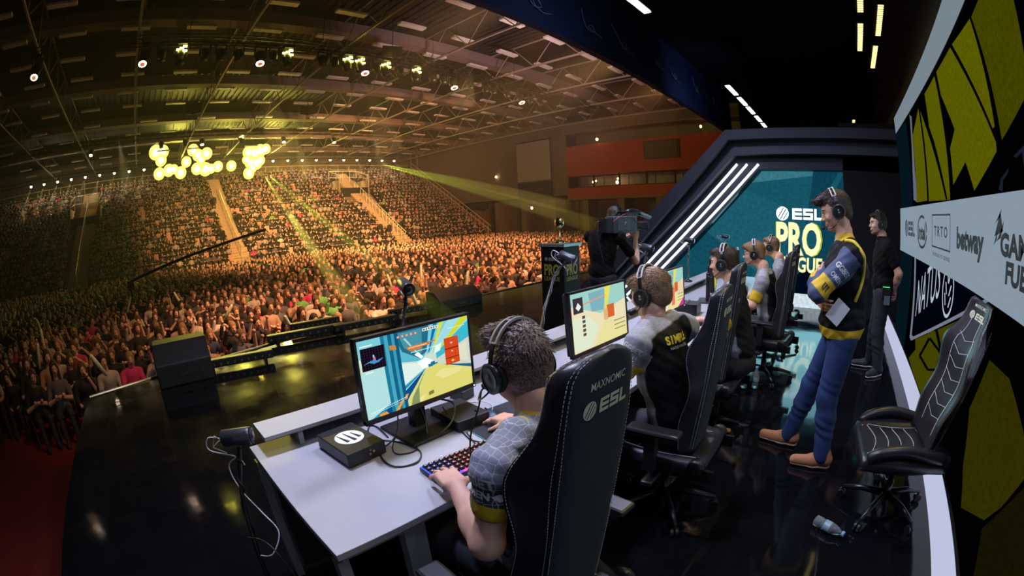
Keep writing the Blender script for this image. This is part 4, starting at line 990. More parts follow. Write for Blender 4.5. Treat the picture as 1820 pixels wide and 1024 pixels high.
MB().lathe([(.09, 0), (.09, .02), (.04, .035), (.015, .06), (.012, .2)], 16).build('base', mt_, t, smooth=True)
MB().ell((0, 0, .29), (.07, .05, .085), 14, 10, Euler((.2, .3, .4)).to_matrix()).build('cup', mt_, t, smooth=True)
MB().tube(smooth_path([(0, 0, .18), (-.05, 0, .24), (-.07, 0, .32), (-.02, 0, .38)], 5), .008, 6).build('handle', mt_, t, smooth=True)
spot('trophy_light', (-3.0, 4.2, 4), (-3.8, 5.2, 1.4), 60, (1, .95, .8), 12)
# crane arm of the crane camera over the audience
a = onZ(470, 425, 2.5) if False else (E0+ray_px(232, 500)*18); b_ = E0+ray_px(472, 408)*14
t = MB().tube([a, (a+b_)/2+Vector((0, 0, .05)), b_], [.06, .05, .04], 8).build('camera_crane_arm', m_truss); tag(t, 'long black crane arm stretched over the audience', 'camera crane')
mb = MB(); mb.box(a.x, a.y, a.z-.15, .3, .3, .35); mb.build('camera_head', m_head, t); MB().tube([(a.x+.3, a.y, a.z+.02), (a.x+.3, a.y, ZF)], .04, 6).build('post', m_truss, t)
# ================================================================ DESK
m_desk = mat('desk_top', (0.42, 0.42, 0.47), 0.45, noise=0.04, nscale=8); m_deskedge = mat('desk_edge', (0.30, 0.29, 0.31), 0.5); m_leg = mat('desk_leg', (0.36, 0.36, 0.38), 0.45, .3)
m_bp = mat('black_plastic', (0.014, 0.014, 0.016), 0.35); m_bpm = mat('black_matte', (0.012, 0.012, 0.014), 0.75); m_wht = mat('white_plastic', (.7, .7, .72), .4)
D0, D1, DX0, DX1, DZ = 0.295, 6.5, -1.85, -0.98, 0.745
t = thing('players_desk', (-1.4, 3.4, 0), 0, 'long pale grey worktop with metal legs for the row of players', 'desk')
MB().bx(DX0+1.4, DX1+1.4, D0-3.4, D1-3.4, DZ-.026, DZ).build('top', m_desk, t, bevel=.002)
MB().bx(DX0+1.42, DX1+1.38, D0-3.38, D1-3.42, DZ-.05, DZ-.0265).build('frame_rail', m_deskedge, t)
for y in (D0+.02, D0+.27, 1.6, 2.75, 3.9, 5.1, D1-.04):
    for x in (DX1-.04, DX0+.05):
        MB().bx(x+1.4-.02, x+1.4+.02, y-3.4-.02, y-3.4+.02, 0, DZ-.05).build('leg', m_leg, t)
MB().bx(DX1+1.4-.06, DX1+1.4-.03, D0-3.4+.29, D0-3.4+.34, .45, DZ-.05).build('cable_panel', m_leg, t)
MB().bx(DX0+1.44, DX0+1.47, D0-3.4+.06, D1-3.45, .05, DZ-.05).build('modesty_panel', m_bpm, t)
t = thing('back_shelf', (-1.8, 3.4, DZ), 0, 'raised grey shelf running along the rear edge of the desk', 'shelf')
MB().prism([(-.11, .07), (-.09, .085), (.09, .085), (.09, .068), (-.11, .06)], 6.15, (0, 3.1, 0), (1, 0, 0), (0, 0, 1)).build('board', m_desk, t)
for y in (-2.88, -1.5, -.3, .9, 2.1, 3.0): MB().bx(-.07, .08, y-.012, y+.012, 0, .062).build('support', m_deskedge, t)
MB().bx(-.07, -.06, -2.85, 3.0, 0, .06).build('back_panel', m_bpm, t)

# ---------------------------------------------------------------- monitors
m_scr = screen_mat('game_screen', 1.1)
def game_picture(v, w, h):
    """the picture on a monitor: corridor seen in a shooter; u to the right, v up, 0..1"""
    mb = MB(); L = [0]
    def q(pts, rgb):
        L[0] += 1
        mb.poly([(.0002+.00004*L[0], (u-.5)*w, (v_-.5)*h) for u, v_ in pts], T(*rgb))
    def r(u0, v0, u1, v1, rgb): q([(u0, v0), (u1, v0), (u1, v1), (u0, v1)], rgb)
    if v == 0:
        r(0, 0, 1, 1, (196, 214, 196))
        q([(0, 1), (0, .78), (.30, .62), (.52, .55), (.56, .62), (.62, 1)], (88, 176, 196)); q([(0, .78), (.28, .62), (.28, 1), (0, 1)], (120, 196, 208))
        q([(.30, 1), (.62, 1), (.58, .66), (.50, .60), (.36, .74)], (38, 104, 132)); q([(.34, .98), (.55, .98), (.54, .68), (.50, .64), (.38, .78)], (70, 140, 158))
        q([(.38, .9), (.40, .9), (.52, .62), (.51, .62)], (160, 205, 210)); q([(.62, 1), (.80, 1), (.60, .62), (.57, .62)], (116, 196, 214)); q([(.66, 1), (.70, 1), (.60, .64), (.59, .64)], (22, 110, 160))
        q([(.72, 1), (.76, 1), (.63, .62), (.62, .62)], (205, 214, 60)); q([(.80, 1), (1, 1), (1, .86), (.66, .60), (.62, .62)], (150, 210, 220)); q([(.93, 1), (1, 1), (1, .97), (.68, .60), (.66, .60)], (200, 208, 50))
        q([(1, .93), (1, .62), (.66, .50), (.66, .60)], (60, 176, 196)); q([(1, .70), (1, .28), (.66, .44), (.66, .52)], (196, 206, 192)); q([(.86, .62), (.97, .64), (.97, .36), (.86, .42)], (214, 214, 190)); q([(1, .30), (1, .24), (.64, .42), (.64, .45)], (36, 92, 120))
        q([(0, 0), (0, .60), (.16, .62), (.30, .60), (.52, .48), (.56, .44), (.30, .15), (.18, 0)], (170, 214, 214)); q([(.30, .60), (.52, .53), (.55, .46), (.32, .28)], (214, 232, 224))
        q([(.04, .0), (.20, .12), (.31, .26), (.55, .44), (.31, .20), (.14, 0)], (40, 140, 170)); q([(.10, 0), (.31, .18), (.55, .44), (.36, .1), (.34, 0)], (16, 74, 132))
        q([(.34, 0), (.38, .14), (.56, .45), (.66, .45), (1, .25), (1, 0)], (212, 208, 120)); q([(.38, 0), (.40, .1), (.56, .44), (.47, .22), (.46, 0)], (128, 142, 92)); q([(.46, .0), (.48, .16), (.58, .42), (.7, .42), (1, .18), (1, 0)], (214, 206, 112))
        q([(.62, .30), (.70, .36), (.90, .30), (.88, .24), (.7, .22)], (224, 216, 140)); q([(.55, .10), (.60, .11), (.60, .06), (.55, .05)], (120, 118, 60)); q([(.46, .06), (.52, .09), (.5, .02), (.46, .0)], (225, 220, 150))
        for a, c_ in ((.19, (30, 118, 148)), (.22, (74, 160, 182)), (.25, (24, 96, 130)), (.28, (60, 150, 170)), (.305, (20, 86, 122))): q([(a, 1), (a+.03, 1), (a+.05, 0), (a+.02, 0)], c_)
        q([(.255, .86), (.31, .85), (.315, .79), (.26, .80)], (196, 128, 60)); q([(.29, .10), (.33, .12), (.27, .0), (.24, 0)], (226, 150, 50)); q([(.34, .17), (.37, .18), (.35, .11), (.33, .11)], (226, 150, 50)); q([(.10, .03), (.16, .04), (.18, .0), (.10, 0)], (226, 150, 50))
        q([(.48, .56), (.56, .58), (.62, .52), (.60, .44), (.52, .44)], (238, 250, 250)); q([(.46, .66), (.5, .68), (.54, .6), (.52, .58)], (235, 250, 250)); q([(.66, .70), (.72, .72), (.70, .62), (.64, .60)], (220, 242, 240))
        for a, b_, c_, d_ in ((.575, .44, .62, .48), (.62, .455, .665, .475), (.6, .45, .64, .5)): r(a, b_, c_, d_, (30, 110, 150))
        r(.745, .385, .885, .76, (196, 60, 28)); r(.752, .395, .878, .75, (206, 72, 36)); r(.745, .60, .885, .615, (120, 30, 16)); r(.745, .47, .885, .482, (140, 36, 18))
        q([(.80, .69), (.83, .69), (.815, .665)], (240, 190, 150)); r(.808, .555, .824, .575, (240, 190, 150)); q([(.80, .43), (.815, .45), (.83, .43), (.815, .41)], (240, 220, 90))
        r(.02, .62, .215, .90, (22, 14, 30))
        for i in range(9): r(.02, .625+i*.031, .215, .627+i*.031, (60, 50, 60)); r(.025+i*.023, .62, .0265+i*.023, .90, (60, 50, 60))
        q([(.03, .70), (.08, .715), (.12, .69), (.16, .70), (.2, .74), (.16, .73), (.14, .72), (.13, .77), (.12, .81), (.115, .74), (.08, .73)], (70, 140, 190)); r(.122, .735, .135, .77, (225, 90, 120)); r(.115, .77, .128, .80, (140, 205, 230))
        r(.02, .92, .12, .935, (230, 240, 240)); r(.04, .585, .105, .60, (225, 235, 235))
        r(.40, .745, .605, .785, (206, 112, 40)); r(.42, .72, .53, .742, (206, 112, 40)); r(.60, .77, .66, .785, (206, 112, 40))
        for i in range(14): r(.415+i*.012, .757, .423+i*.012, .772, (240, 214, 170))
        for i in range(22): r(.43+i*.011, .695, .437+i*.011, .705, (235, 245, 240))
        for i in range(5): r(.325+i*.038, .925, .345+i*.038, .955, (226, 120, 90)); r(.331+i*.038, .932, .339+i*.038, .948, (240, 210, 200))
        r(.55, .935, .70, .975, (225, 220, 205))
        for i in range(6): r(.56+i*.023, .945, .572+i*.023, .965, (60, 90, 110))
        for i in range(20): r(.03+i*.016, .075+i*.0035, .04+i*.016, .085+i*.0035, (240, 250, 250)); r(.02+i*.015, .05+i*.003, .028+i*.015, .058+i*.003, (220, 235, 235))
        for i in range(12): r(.78+i*.015, .885, .79+i*.015, .893, (230, 240, 200))
    else:
        k = {1: (226, 214, 176), 2: (222, 200, 160), 3: (186, 190, 40), 4: (190, 188, 50)}[v]
        r(0, 0, 1, 1, k)
        if v in (1, 2):
            q([(0, 1), (1, 1), (1, .7), (.5, .55), (0, .8)], (150, 200, 190)); q([(.30, .95), (.62, .97), (.55, .6), (.34, .62)], (120, 170, 180)); q([(.6, 1), (.72, 1), (.62, .6), (.58, .6)], (220, 214, 90))
            r(.62, .42, .76, .66, (205, 96, 48)); r(.55, .40, .63, .60, (214, 170, 120)); q([(0, .05), (0, .6), (.3, .55), (.45, .35), (.3, .02)], (214, 224, 196)); q([(.35, .0), (.55, .4), (1, .3), (1, 0)], (224, 214, 150))
            r(.04, .66, .2, .92, (60, 50, 60)); q([(.08, .76), (.12, .84), (.17, .76), (.12, .7)], (220, 230, 225)); q([(.2, .8), (.6, .86), (.6, .84), (.2, .775)], (220, 150, 110))
            for i in range(5): r(.17, .25+i*.075, .22, .30+i*.075, (90, 70, 70)); 
            for i in range(3): r(.74, .16+i*.08, .97, .175+i*.08, (110, 110, 90))
            if v == 2: r(.5, .1, .62, .55, (220, 120, 90)); r(.2, .3, .34, .7, (120, 180, 170)); r(.35, .2, .45, .6, (226, 170, 120)); q([(0, 0), (.3, 0), (.1, .2), (0, .2)], (190, 60, 120)); q([(.75, 0), (1, 0), (1, .2)], (190, 60, 150))
        else:
            for i in range(4): q([(.1+i*.22, 0), (.2+i*.22, .3), (.12+i*.22, .8), (.05+i*.22, .5)], (150, 160, 30))
    return mb
def monitor(v, x, y, z0, w, h, tilt, lab, yaw_=0):
    t = thing('monitor', (x, y, DZ), yaw_, lab, 'monitor')
    R_ = Euler((0, -tilt, 0)).to_matrix(); zc = z0+h/2-DZ
    def fix(o): o.rotation_euler = (0, -tilt, 0); o.location = (0, 0, zc); return o
    fr = MB(); b_ = .013
    fr.bx(-.022, .004, -w/2, w/2, h/2-b_, h/2).bx(-.022, .004, -w/2, w/2, -h/2, -h/2+.022).bx(-.022, .004, -w/2, -w/2+b_, -h/2, h/2).bx(-.022, .004, w/2-b_, w/2, -h/2, h/2)
    fix(fr.build('bezel', m_bp, t, bevel=.0015))
    fix(MB().bx(-.045, -.001, -w/2+.006, w/2-.006, -h/2+.01, h/2-.006).build('rear_shell', m_bpm, t, bevel=.008))
    fix(game_picture(v, w-2*b_, h-.035).build('screen', m_scr, t)).location = Vector((0, 0, zc))+R_ @ Vector((-.0008, 0, .0045))
    fix(MB().ell((.005, w/2-.01, -h/2+.01), (.002, .003, .003), 8, 5).build('power_led', emis_mat('led_white', (1, 1, 1), 4), t))
    MB().bx(-.09, -.045, -.035, .035, 0.0, zc).build('neck', m_bp, t, bevel=.006)
    MB().bx(-.075, -.015, -.05, .05, zc-.07, zc+.07).build('neck_mount', m_bp, t, bevel=.004)
    MB().bx(-.17, .09, -.14, .14, .0, .014).build('base', m_bp, t, bevel=.005)
    return t
MON = [(-1.45, 1.005, .868, .585, .35, .03), (-1.25, 2.08, .895, .565, .345, .09), (-1.30, 3.25, .86, .565, .345, .05), (-1.28, 4.42, .87, .565, .345, .05), (-1.28, 5.55, .87, .565, .345, .05)]
ML = ('nearest monitor showing a blue and yellow corridor with a red crate', 'second monitor in the row with a washed out pale game picture', 'third monitor in the row with orange and green blurred picture', 'fourth monitor glowing yellow beyond the third player', 'last monitor at the far end of the desk')
for i, (x, y, z0, w, h, tl_) in enumerate(MON): monitor(i if i else 0, x, y, z0, w, h, tl_, ML[i], (0, -.04, .0, .25, .25)[i])
# ---------------------------------------------------------------- small things on the desk
t = thing('controller_box', (-1.525, .665, DZ), math.radians(4), 'black box with a white striped disc logo on the near end of the desk', 'box')
MB().bx(-.125, .125, -.09, .09, .004, .062).build('case', mat('box_black', (.012, .012, .014), .5), t, bevel=.004)
MB().bx(-.12, .12, -.0915, -.0885, .01, .056).build('side_plate', mat('box_side', (.10, .10, .12), .5), t)
m_wl = emis_mat('white_logo_glow', (.86, .93, 1), 1.2)
mb = MB(); vs = [(.062*math.cos(j*math.pi/18), .062*math.sin(j*math.pi/18), .0635) for j in range(36)]; mb.add(vs, [tuple(range(36))]); mb.build('logo_disc', m_wl, t)
mb = MB()
for o_, l_ in ((-.030, .044), (.002, .050), (.032, .034)):
    mb.poly([(-l_, o_-.006, .0642), (-l_*.9, o_-.010, .0642), (l_*.9, o_-.004, .0642), (l_*.8, o_+.014, .0642)])
mb.build('logo_bars', mat('logo_navy', (.01, .015, .05), .5), t)
MB().lathe([(.005, 0), (.005, .004)], 10, (.125, .012, .03), (1, 0, 0)).lathe([(.0055, 0), (.0055, .003)], 10, (.125, .030, .036), (1, 0, 0)).lathe([(.003, 0), (.003, .004)], 10, (.125, .016, .045), (1, 0, 0)).build('sockets', mat('socket_gold', (.7, .5, .3), .3, .8), t)
def keyboard(x, y, rz, lab, glow, dark=False):
    t = thing('keyboard', (x, y, DZ), rz, lab, 'keyboard')
    MB().bx(-.068, .068, -.18, .18, .002, .02).build('case', m_bp, t, bevel=.003)
    MB().bx(-.066, .066, -.176, .176, .0202, .0215).build('backlight', glow, t)
    mb = MB()
    for i in range(5):
        for j in range(15):
            cx, cy = -.050+i*.0235, -.163+j*.0233; a, b_ = .0095, .007
            mb.ring([[(cx-a, cy-a, .022), (cx+a, cy-a, .022), (cx+a, cy+a, .022), (cx-a, cy+a, .022)], [(cx-b_, cy-b_, .031), (cx+b_, cy-b_, .031), (cx+b_, cy+b_, .031), (cx-b_, cy+b_, .031)]])
    mb.build('keys', mat('keycap', (.02, .016, .016), .4), t)
    mb = MB()
    for i in range(5):
        for j in range(15): cx, cy = -.050+i*.0235, -.163+j*.0233; mb.bx(cx-.002, cx+.002, cy-.0025, cy+.0025, .0312, .0315)
    mb.build('key_legends', mat('key_legend', (.8, .6, .5), .5, emis=(1, .6, .45), estr=.6), t); return t
def backlight_mat():
    m = bpy.data.materials.new('rgb_backlight'); m.use_nodes = True; nt = m.node_tree; b = nt.nodes['Principled BSDF']; b.inputs['Base Color'].default_value = (.01, .01, .01, 1)
    tc = nt.nodes.new('ShaderNodeTexCoord'); sp = nt.nodes.new('ShaderNodeSeparateXYZ'); mr = nt.nodes.new('ShaderNodeMapRange'); mr.inputs['From Min'].default_value = -.18; mr.inputs['From Max'].default_value = .18
    cr = nt.nodes.new('ShaderNodeValToRGB'); e = cr.color_ramp.elements; e[0].color = (.03, .06, 1, 1); e[0].position = .1; e[1].color = (0, .5, .3, 1); e[1].position = .9
    n = e.new(.28); n.color = (.1, .03, .4, 1); n = e.new(.4); n.color = (1, .06, .05, 1); n = e.new(.7); n.color = (.8, .12, .08, 1)
    nt.links.new(tc.outputs['Object'], sp.inputs[0]); nt.links.new(sp.outputs['Y'], mr.inputs['Value']); nt.links.new(mr.outputs[0], cr.inputs[0]); nt.links.new(cr.outputs[0], b.inputs['Emission Color']); b.inputs['Emission Strength'].default_value = 2.4
    return m
m_rgb = backlight_mat()
keyboard(-1.115, .945, math.radians(-5), 'black keyboard with blue and red glowing keys under the nearest player\'s hand', m_rgb)
keyboard(-1.10, 1.72, math.radians(-10), 'black keyboard in front of the second monitor', m_rgb)
keyboard(-1.10, 2.95, math.radians(-12), 'black keyboard with blue glowing keys beside the second player', emis_mat('blue_backlight', (.1, .4, 1), 1.2))
keyboard(-1.08, 4.15, math.radians(-10), 'black keyboard on the desk beside the third player', m_rgb)
def pad(x, y, rz, lab, lx=.36, ly=.30):
    t = thing('mouse_pad', (x, y, DZ), rz, lab, 'mouse pad'); MB().bx(-lx/2, lx/2, -ly/2, ly/2, 0, .003).build('cloth', mat('pad_cloth', (.022, .024, .032), .85), t, bevel=.001)
    mb = MB()
    for a in ((-lx/2, -lx/2+.003, -ly/2, ly/2), (lx/2-.003, lx/2, -ly/2, ly/2)): mb.bx(a[0], a[1], a[2], a[3], .0025, .0035)
    mb.bx(-lx/2, lx/2, -ly/2, -ly/2+.003, .0025, .0035); mb.bx(-lx/2, lx/2, ly/2-.003, ly/2, .0025, .0035)
    mb.build('stitched_edge', mat('pad_edge', (.02, .35, .33), .6), t)
pad(-1.22, 1.28, math.radians(-8), 'large dark mouse pad with a teal edge under the nearest player\'s right hand', .40, .34)
pad(-1.12, 2.32, math.radians(-4), 'dark mouse pad in front of the second player'); pad(-1.12, 3.45, math.radians(-4), 'dark mouse pad in front of the third player'); pad(-1.12, 4.62, 0, 'dark mouse pad in front of the fourth player')
def mouse(x, y, rz, lab, col):
    s = SDF(); s.ell((0, 0, .012), (.060, .031, .026), k=.01).plane((0, 0, .0005), (0, 0, -1), .002); vv, qq = s.mesh(.004); me = np_mesh('computer_mouse', relax(vv, qq), qq, [mat('mouse_'+col[0], col[1], .4)])
    o = add_obj('computer_mouse', me); o.location = (x, y, DZ+.004); o.rotation_euler = (0, 0, rz); tag(o, lab, 'computer mouse')
    MB().bx(-.045, -.025, -.003, .003, .034, .039).build('scroll_wheel', m_bpm, o); return o
mouse(-1.325, 1.265, math.radians(-15), 'dark blue mouse under the nearest player\'s right hand', ('blue', (.03, .06, .12)))
mouse(-1.19, 2.36, 0, 'red and white mouse under the second player\'s right hand', ('red', (.6, .12, .06)))
mouse(-1.19, 3.42, 0, 'pale mouse in front of the third player', ('pale', (.5, .5, .5)))
def cable(name, pts, r, m, lab, cat='cable', n=6, grp=None):
    o = MB().tube(smooth_path(pts, n), r, 6).build(name, m, smooth=True); tag(o, lab, cat, grp); return o
z_ = DZ+.004
cable('cable', [(-1.50, .90, .86), (-1.46, .86, .80), (-1.42, .80, z_), (-1.36, .79, z_), (-1.34, .86, z_), (-1.42, .92, z_), (-1.50, .95, z_), (-1.5, 1.0, .80)], .0028, m_bp, 'thin black cable looping under the nearest monitor\'s left half')
cable('cable', [tuple(onZ(a, b, z_+.002*(k % 2))) for k, (a, b) in enumerate(((709, 745), (706, 770), (694, 786), (678, 800), (678, 813), (694, 827), (718, 829), (743, 820), (748, 805), (736, 795), (709, 786), (683, 783), (665, 779), (654, 770), (658, 757), (672, 760), (690, 778)))], .0034, m_bp, 'black cable lying in a wide loop between the box and the keyboard')
cable('cable', [(-1.52, 1.02, .85), (-1.45, 1.0, .80), (-1.40, .97, .752), (-1.36, 1.0, .76), (-1.36, 1.08, .80), (-1.42, 1.14, .84), (-1.48, 1.1, .86)], .0045, m_bp, 'thick black cable coiled around the nearest monitor stand')
cable('cable', [(-1.45, 1.1, .83), (-1.40, 1.12, z_), (-1.34, 1.10, z_), (-1.25, 1.07, z_), (-1.19, 1.08, z_), (-1.17, 1.07, .76)], .003, m_bp, 'keyboard cable running from the nearest monitor to the keyboard')
m_wc = mat('white_cable', (.62, .62, .66), .5)
cable('cable', [(-1.50, 1.22, z_), (-1.45, 1.27, z_+.02), (-1.47, 1.34, z_+.02), (-1.43, 1.38, z_), (-1.38, 1.33, z_), (-1.36, 1.28, z_+.015), (-1.36, 1.27, z_+.02)], .0022, m_wc, 'thin white mouse cable behind the nearest player\'s right hand')
cable('cable', [(-1.62, 1.10, z_), (-1.52, 1.16, z_+.01), (-1.50, 1.24, z_+.03), (-1.56, 1.30, z_), (-1.50, 1.36, z_), (-1.46, 1.30, z_)], .002, m_wc, 'tangled white cable right of the nearest monitor stand')
cable('cable', [(-1.6, 1.95, z_), (-1.5, 1.86, z_+.02), (-1.42, 1.80, z_+.05), (-1.34, 1.84, z_+.03), (-1.3, 1.92, z_)], .0025, m_wc, 'white cable curling behind the second monitor')
cable('cable', [(-1.66, 1.62, z_), (-1.52, 1.70, z_), (-1.40, 1.80, z_), (-1.36, 1.95, z_), (-1.3, 2.0, z_)], .0025, m_bp, 'black cable crossing the desk left of the second monitor')
cable('cable', [(-1.17, 2.40, z_), (-1.26, 2.44, z_+.03), (-1.30, 2.50, z_+.02), (-1.24, 2.56, z_), (-1.15, 2.5, z_)], .0025, mat('red_cable', (.5, .06, .04), .5), 'thin red cable looping beside the second player\'s mouse')
t = thing('headset_amp', (-1.44, 1.16, DZ), math.radians(-6), 'flat black box lying beside the nearest monitor stand', 'box')
MB().bx(-.10, .12, -.07, .10, .001, .052).build('case', mat('amp_black', (.01, .01, .012), .5), t, bevel=.004)
MB().lathe([(.007, 0), (.007, .008)], 10, (.08, .06, .052)).build('dial', m_bp, t)
for (x, y, z, s, lab) in ((-1.34, 1.62, 0, (.12, .11, .07), 'small black box beside the crumpled tissue on the desk'), (-1.62, 1.36, 0, (.09, .09, .05), 'small black box with a red mark behind the nearest monitor'), (-1.35, 3.78, 0, (.22, .18, .10), 'black box with knobs right of the third monitor')):
    t = thing('interface_box', (x, y, DZ), .1, lab, 'box'); MB().bx(-s[0]/2, s[0]/2, -s[1]/2, s[1]/2, .001, s[2]).build('case', m_bp, t, bevel=.004)
    mb = MB()
    for k in range(3): mb.lathe([(.012, 0), (.01, .014)], 12, (0, -s[1]/3+k*s[1]/3, s[2]))
    mb.build('knobs', mat('knob_silver', (.5, .5, .52), .3, .8) if s[0] > .2 else m_bp, t)
s = SDF()
for i in range(9): a = i*.7; s.ell((.022*math.cos(a)*(i/9), .022*math.sin(a)*(i/9), .016+.004*math.sin(i*2)), (.016, .012, .018), k=.006)
vv, qq = s.mesh(.003, lambda X: .0025*np.sin(X[:, 0]*420)*np.sin(X[:, 1]*380)*np.sin(X[:, 2]*350)); o = add_obj('tissue', np_mesh('tissue', vv, qq, [mat('tissue_paper', (.8, .8, .82), .9)])); o.location = (-1.22, 1.50, DZ); tag(o, 'crumpled white tissue lying on the desk', 'tissue')
# ---------------------------------------------------------------- webcams on goosenecks
m_cs = mat('camera_silver', (.11, .115, .14), .3, .7); m_cb = mat('camera_black', (.012, .012, .014), .25)
def webcam(p, aim_, L, R_, base, lab, mid):
    t = thing('webcam', base, 0, lab, 'camera'); b = Vector(base); p = Vector(p)-b; d = Vector(aim_).normalized(); u = Vector((0, 0, 1))
    MB().lathe([(R_*.85, -L/2), (R_, -L/2+.006), (R_, L/2-.01), (R_*.94, L/2)], 24, p, d).build('body', m_cs, t, smooth=True)
    MB().lathe([(R_*.98, 0), (R_*.98, .004), (R_*.70, .006)], 24, p+d*(L/2), d).build('front_ring', m_cb, t)
    MB().lathe([(R_*.62, 0), (R_*.5, .003), (R_*.2, .004)], 20, p+d*(L/2+.006), d).build('lens', mat('lens_glass', (.01, .01, .015), .05, coat=1), t, smooth=True)
    sd = d.cross(u).normalized()
    mb = MB()
    for k in (-1, 1): mb.tube([p-d*(L*.5)+sd*.01*k, p-d*(L*.5+.03)+u*.015*k, p-d*(L*.5+.05)-u*.03, p-d*.06-u*.06], .0022, 5)
    mb.tube(smooth_path([p-d*(L*.5), p-d*(L*.5+.06)+u*.01, p-d*(L*.5+.07)-u*.04, p-d*(L*.2)-u*.08, p-u*.12], 5), .003, 6)
    mb.build('wires', m_wc, t, smooth=True)
    top = p-u*(R_+.008)
    MB().lathe([(.009, 0), (.009, .02)], 10, top, (0, 0, 1)).build('swivel', m_cb, t)
    path = smooth_path([top]+[Vector(m_)-b for m_ in mid]+[Vector((0, 0, .02))], 7); MB().tube(path, .009, 8).build('gooseneck', m_cb, t, smooth=True)
    mb = MB(); n = len(path); pts = [path[i]+Vector((math.cos(i*1.1)*.014, math.sin(i*1.1)*.014, 0)) for i in range(n)]; mb.tube(pts, .003, 5); mb.build('twisted_cable', m_bp, t, smooth=True)
    MB().lathe([(.05, 0), (.05, .012), (.02, .022), (.01, .03)], 20).build('base', m_cb, t, smooth=True)
    return t
webcam((-1.93, 1.29, 1.30), (.86, -.28, -.16), .125, .034, (-1.80, 1.12, DZ+.088), 'silver black webcam on a gooseneck above the nearest monitor', [(-1.93, 1.28, 1.2), (-1.9, 1.23, 1.10), (-1.84, 1.15, .98)])
webcam((-1.86, 2.63, 1.325), (.80, .10, -.28), .125, .034, (-1.50, 1.78, DZ), 'silver black webcam on a tall bent gooseneck behind the first player\'s head', [(-1.86, 2.5, 1.24), (-1.74, 2.22, 1.08), (-1.62, 1.98, .9), (-1.54, 1.84, .8)])
webcam((-1.93, 4.15, 1.29), (.8, -.1, -.15), .125, .034, (-1.80, 3.75, DZ+.088), 'silver black webcam on a gooseneck in front of the cameraman', [(-1.92, 4.08, 1.2), (-1.88, 3.95, 1.08), (-1.82, 3.8, .95)])
webcam((-1.93, 5.45, 1.30), (.8, -.1, -.1), .125, .034, (-1.80, 5.05, DZ+.088), 'silver black webcam above the third monitor in front of the teal screen', [(-1.92, 5.4, 1.2), (-1.86, 5.2, 1.05)])
webcam((-1.93, 7.3, 1.27), (.8, .1, -.1), .125, .034, (-1.80, 6.35, DZ+.088), 'farthest webcam on a gooseneck in front of the teal screen', [(-1.92, 7.1, 1.15), (-1.86, 6.7, 1.0)])
webcam((-1.58, .212, .925), (.38, .80, .05), .125, .034, (-1.42, .10, 0), 'webcam clamped low at the near end of the desk', [(-1.55, .19, .83), (-1.50, .15, .72), (-1.46, .12, .5), (-1.42, .10, .25)])
cable('cable', [(-1.56, .20, .86), (-1.62, .15, .80), (-1.56, .16, .72), (-1.45, .2, .66), (-1.36, .22, .62), (-1.34, .16, .55), (-1.42, .12, .5)], .003, m_wc, 'grey cable dangling from the low webcam at the desk end')
cable('cable', [(-1.42, .10, .60), (-1.30, .16, .62), (-1.20, .2, .45), (-1.28, .22, .2), (-1.5, .15, .01), (-1.7, .1, .006)], .003, m_bp, 'black cable hanging below the near end of the desk')
# ---------------------------------------------------------------- gaming chairs (facing -x, origin on the floor under the seat)
m_lea = mat('chair_leather', (.018, .018, .024), .32, bump=.06, nscale=260); m_fab = mat('chair_back_fabric', (.020, .030, .042), .8, bump=.12, nscale=600); m_st = mat('white_stitching', (.72, .72, .78), .7)
m_logo = mat('chair_lettering', (.72, .74, .58), .6); m_alu = mat('chair_metal', (.05, .05, .055), .3, .8)
WK = [(.47, .16), (.60, .172), (.80, .182), (.95, .190), (1.04, .188), (1.08, .178), (1.115, .158), (1.15, .138), (1.19, .130), (1.25, .126), (1.295, .118), (1.320, .098), (1.335, .055), (1.341, .01)]
def wz(z): return float(np.interp(z, [k[0] for k in WK], [k[1] for k in WK]))
def wrz(z): return min(.123, wz(z)*.94)
def xb(z): return .23+(z-1)*.105
def dep(z): return (.085+.055*math.exp(-((z-1.02)/.12)**2)+.03*math.exp(-((z-.66)/.12)**2))*min(1, max(.25, ((1.345-z)/.05)**.5))
def back_ring(z):
    w, wr, D = wz(z), wrz(z), dep(z); P_ = []
    for i in range(13): u = -1+2*i/12; P_.append((xb(z)-.012*abs(u)**6, u*wr, z))
    for t_ in (.12, .3, .5, .7, .88): P_.append((xb(z)-.012-(D-.02)*t_, wr+(w-wr)*t_**1.4+.006*math.sin(math.pi*t_), z))
    for i in range(17): u = 1-2*i/16; e = abs(u); P_.append((xb(z)-D+(D*.62 if z < 1.3 else D*.3)*(1-max(0, (e-.3)/.7)**2)*.55+(.012 if e > .97 else 0), u*w, z))
    for t_ in (.88, .7, .5, .3, .12): P_.append((xb(z)-.012-(D-.02)*t_, -(wr+(w-wr)*t_**1.4+.006*math.sin(math.pi*t_)), z))
    return P_
_seat_kn = 22
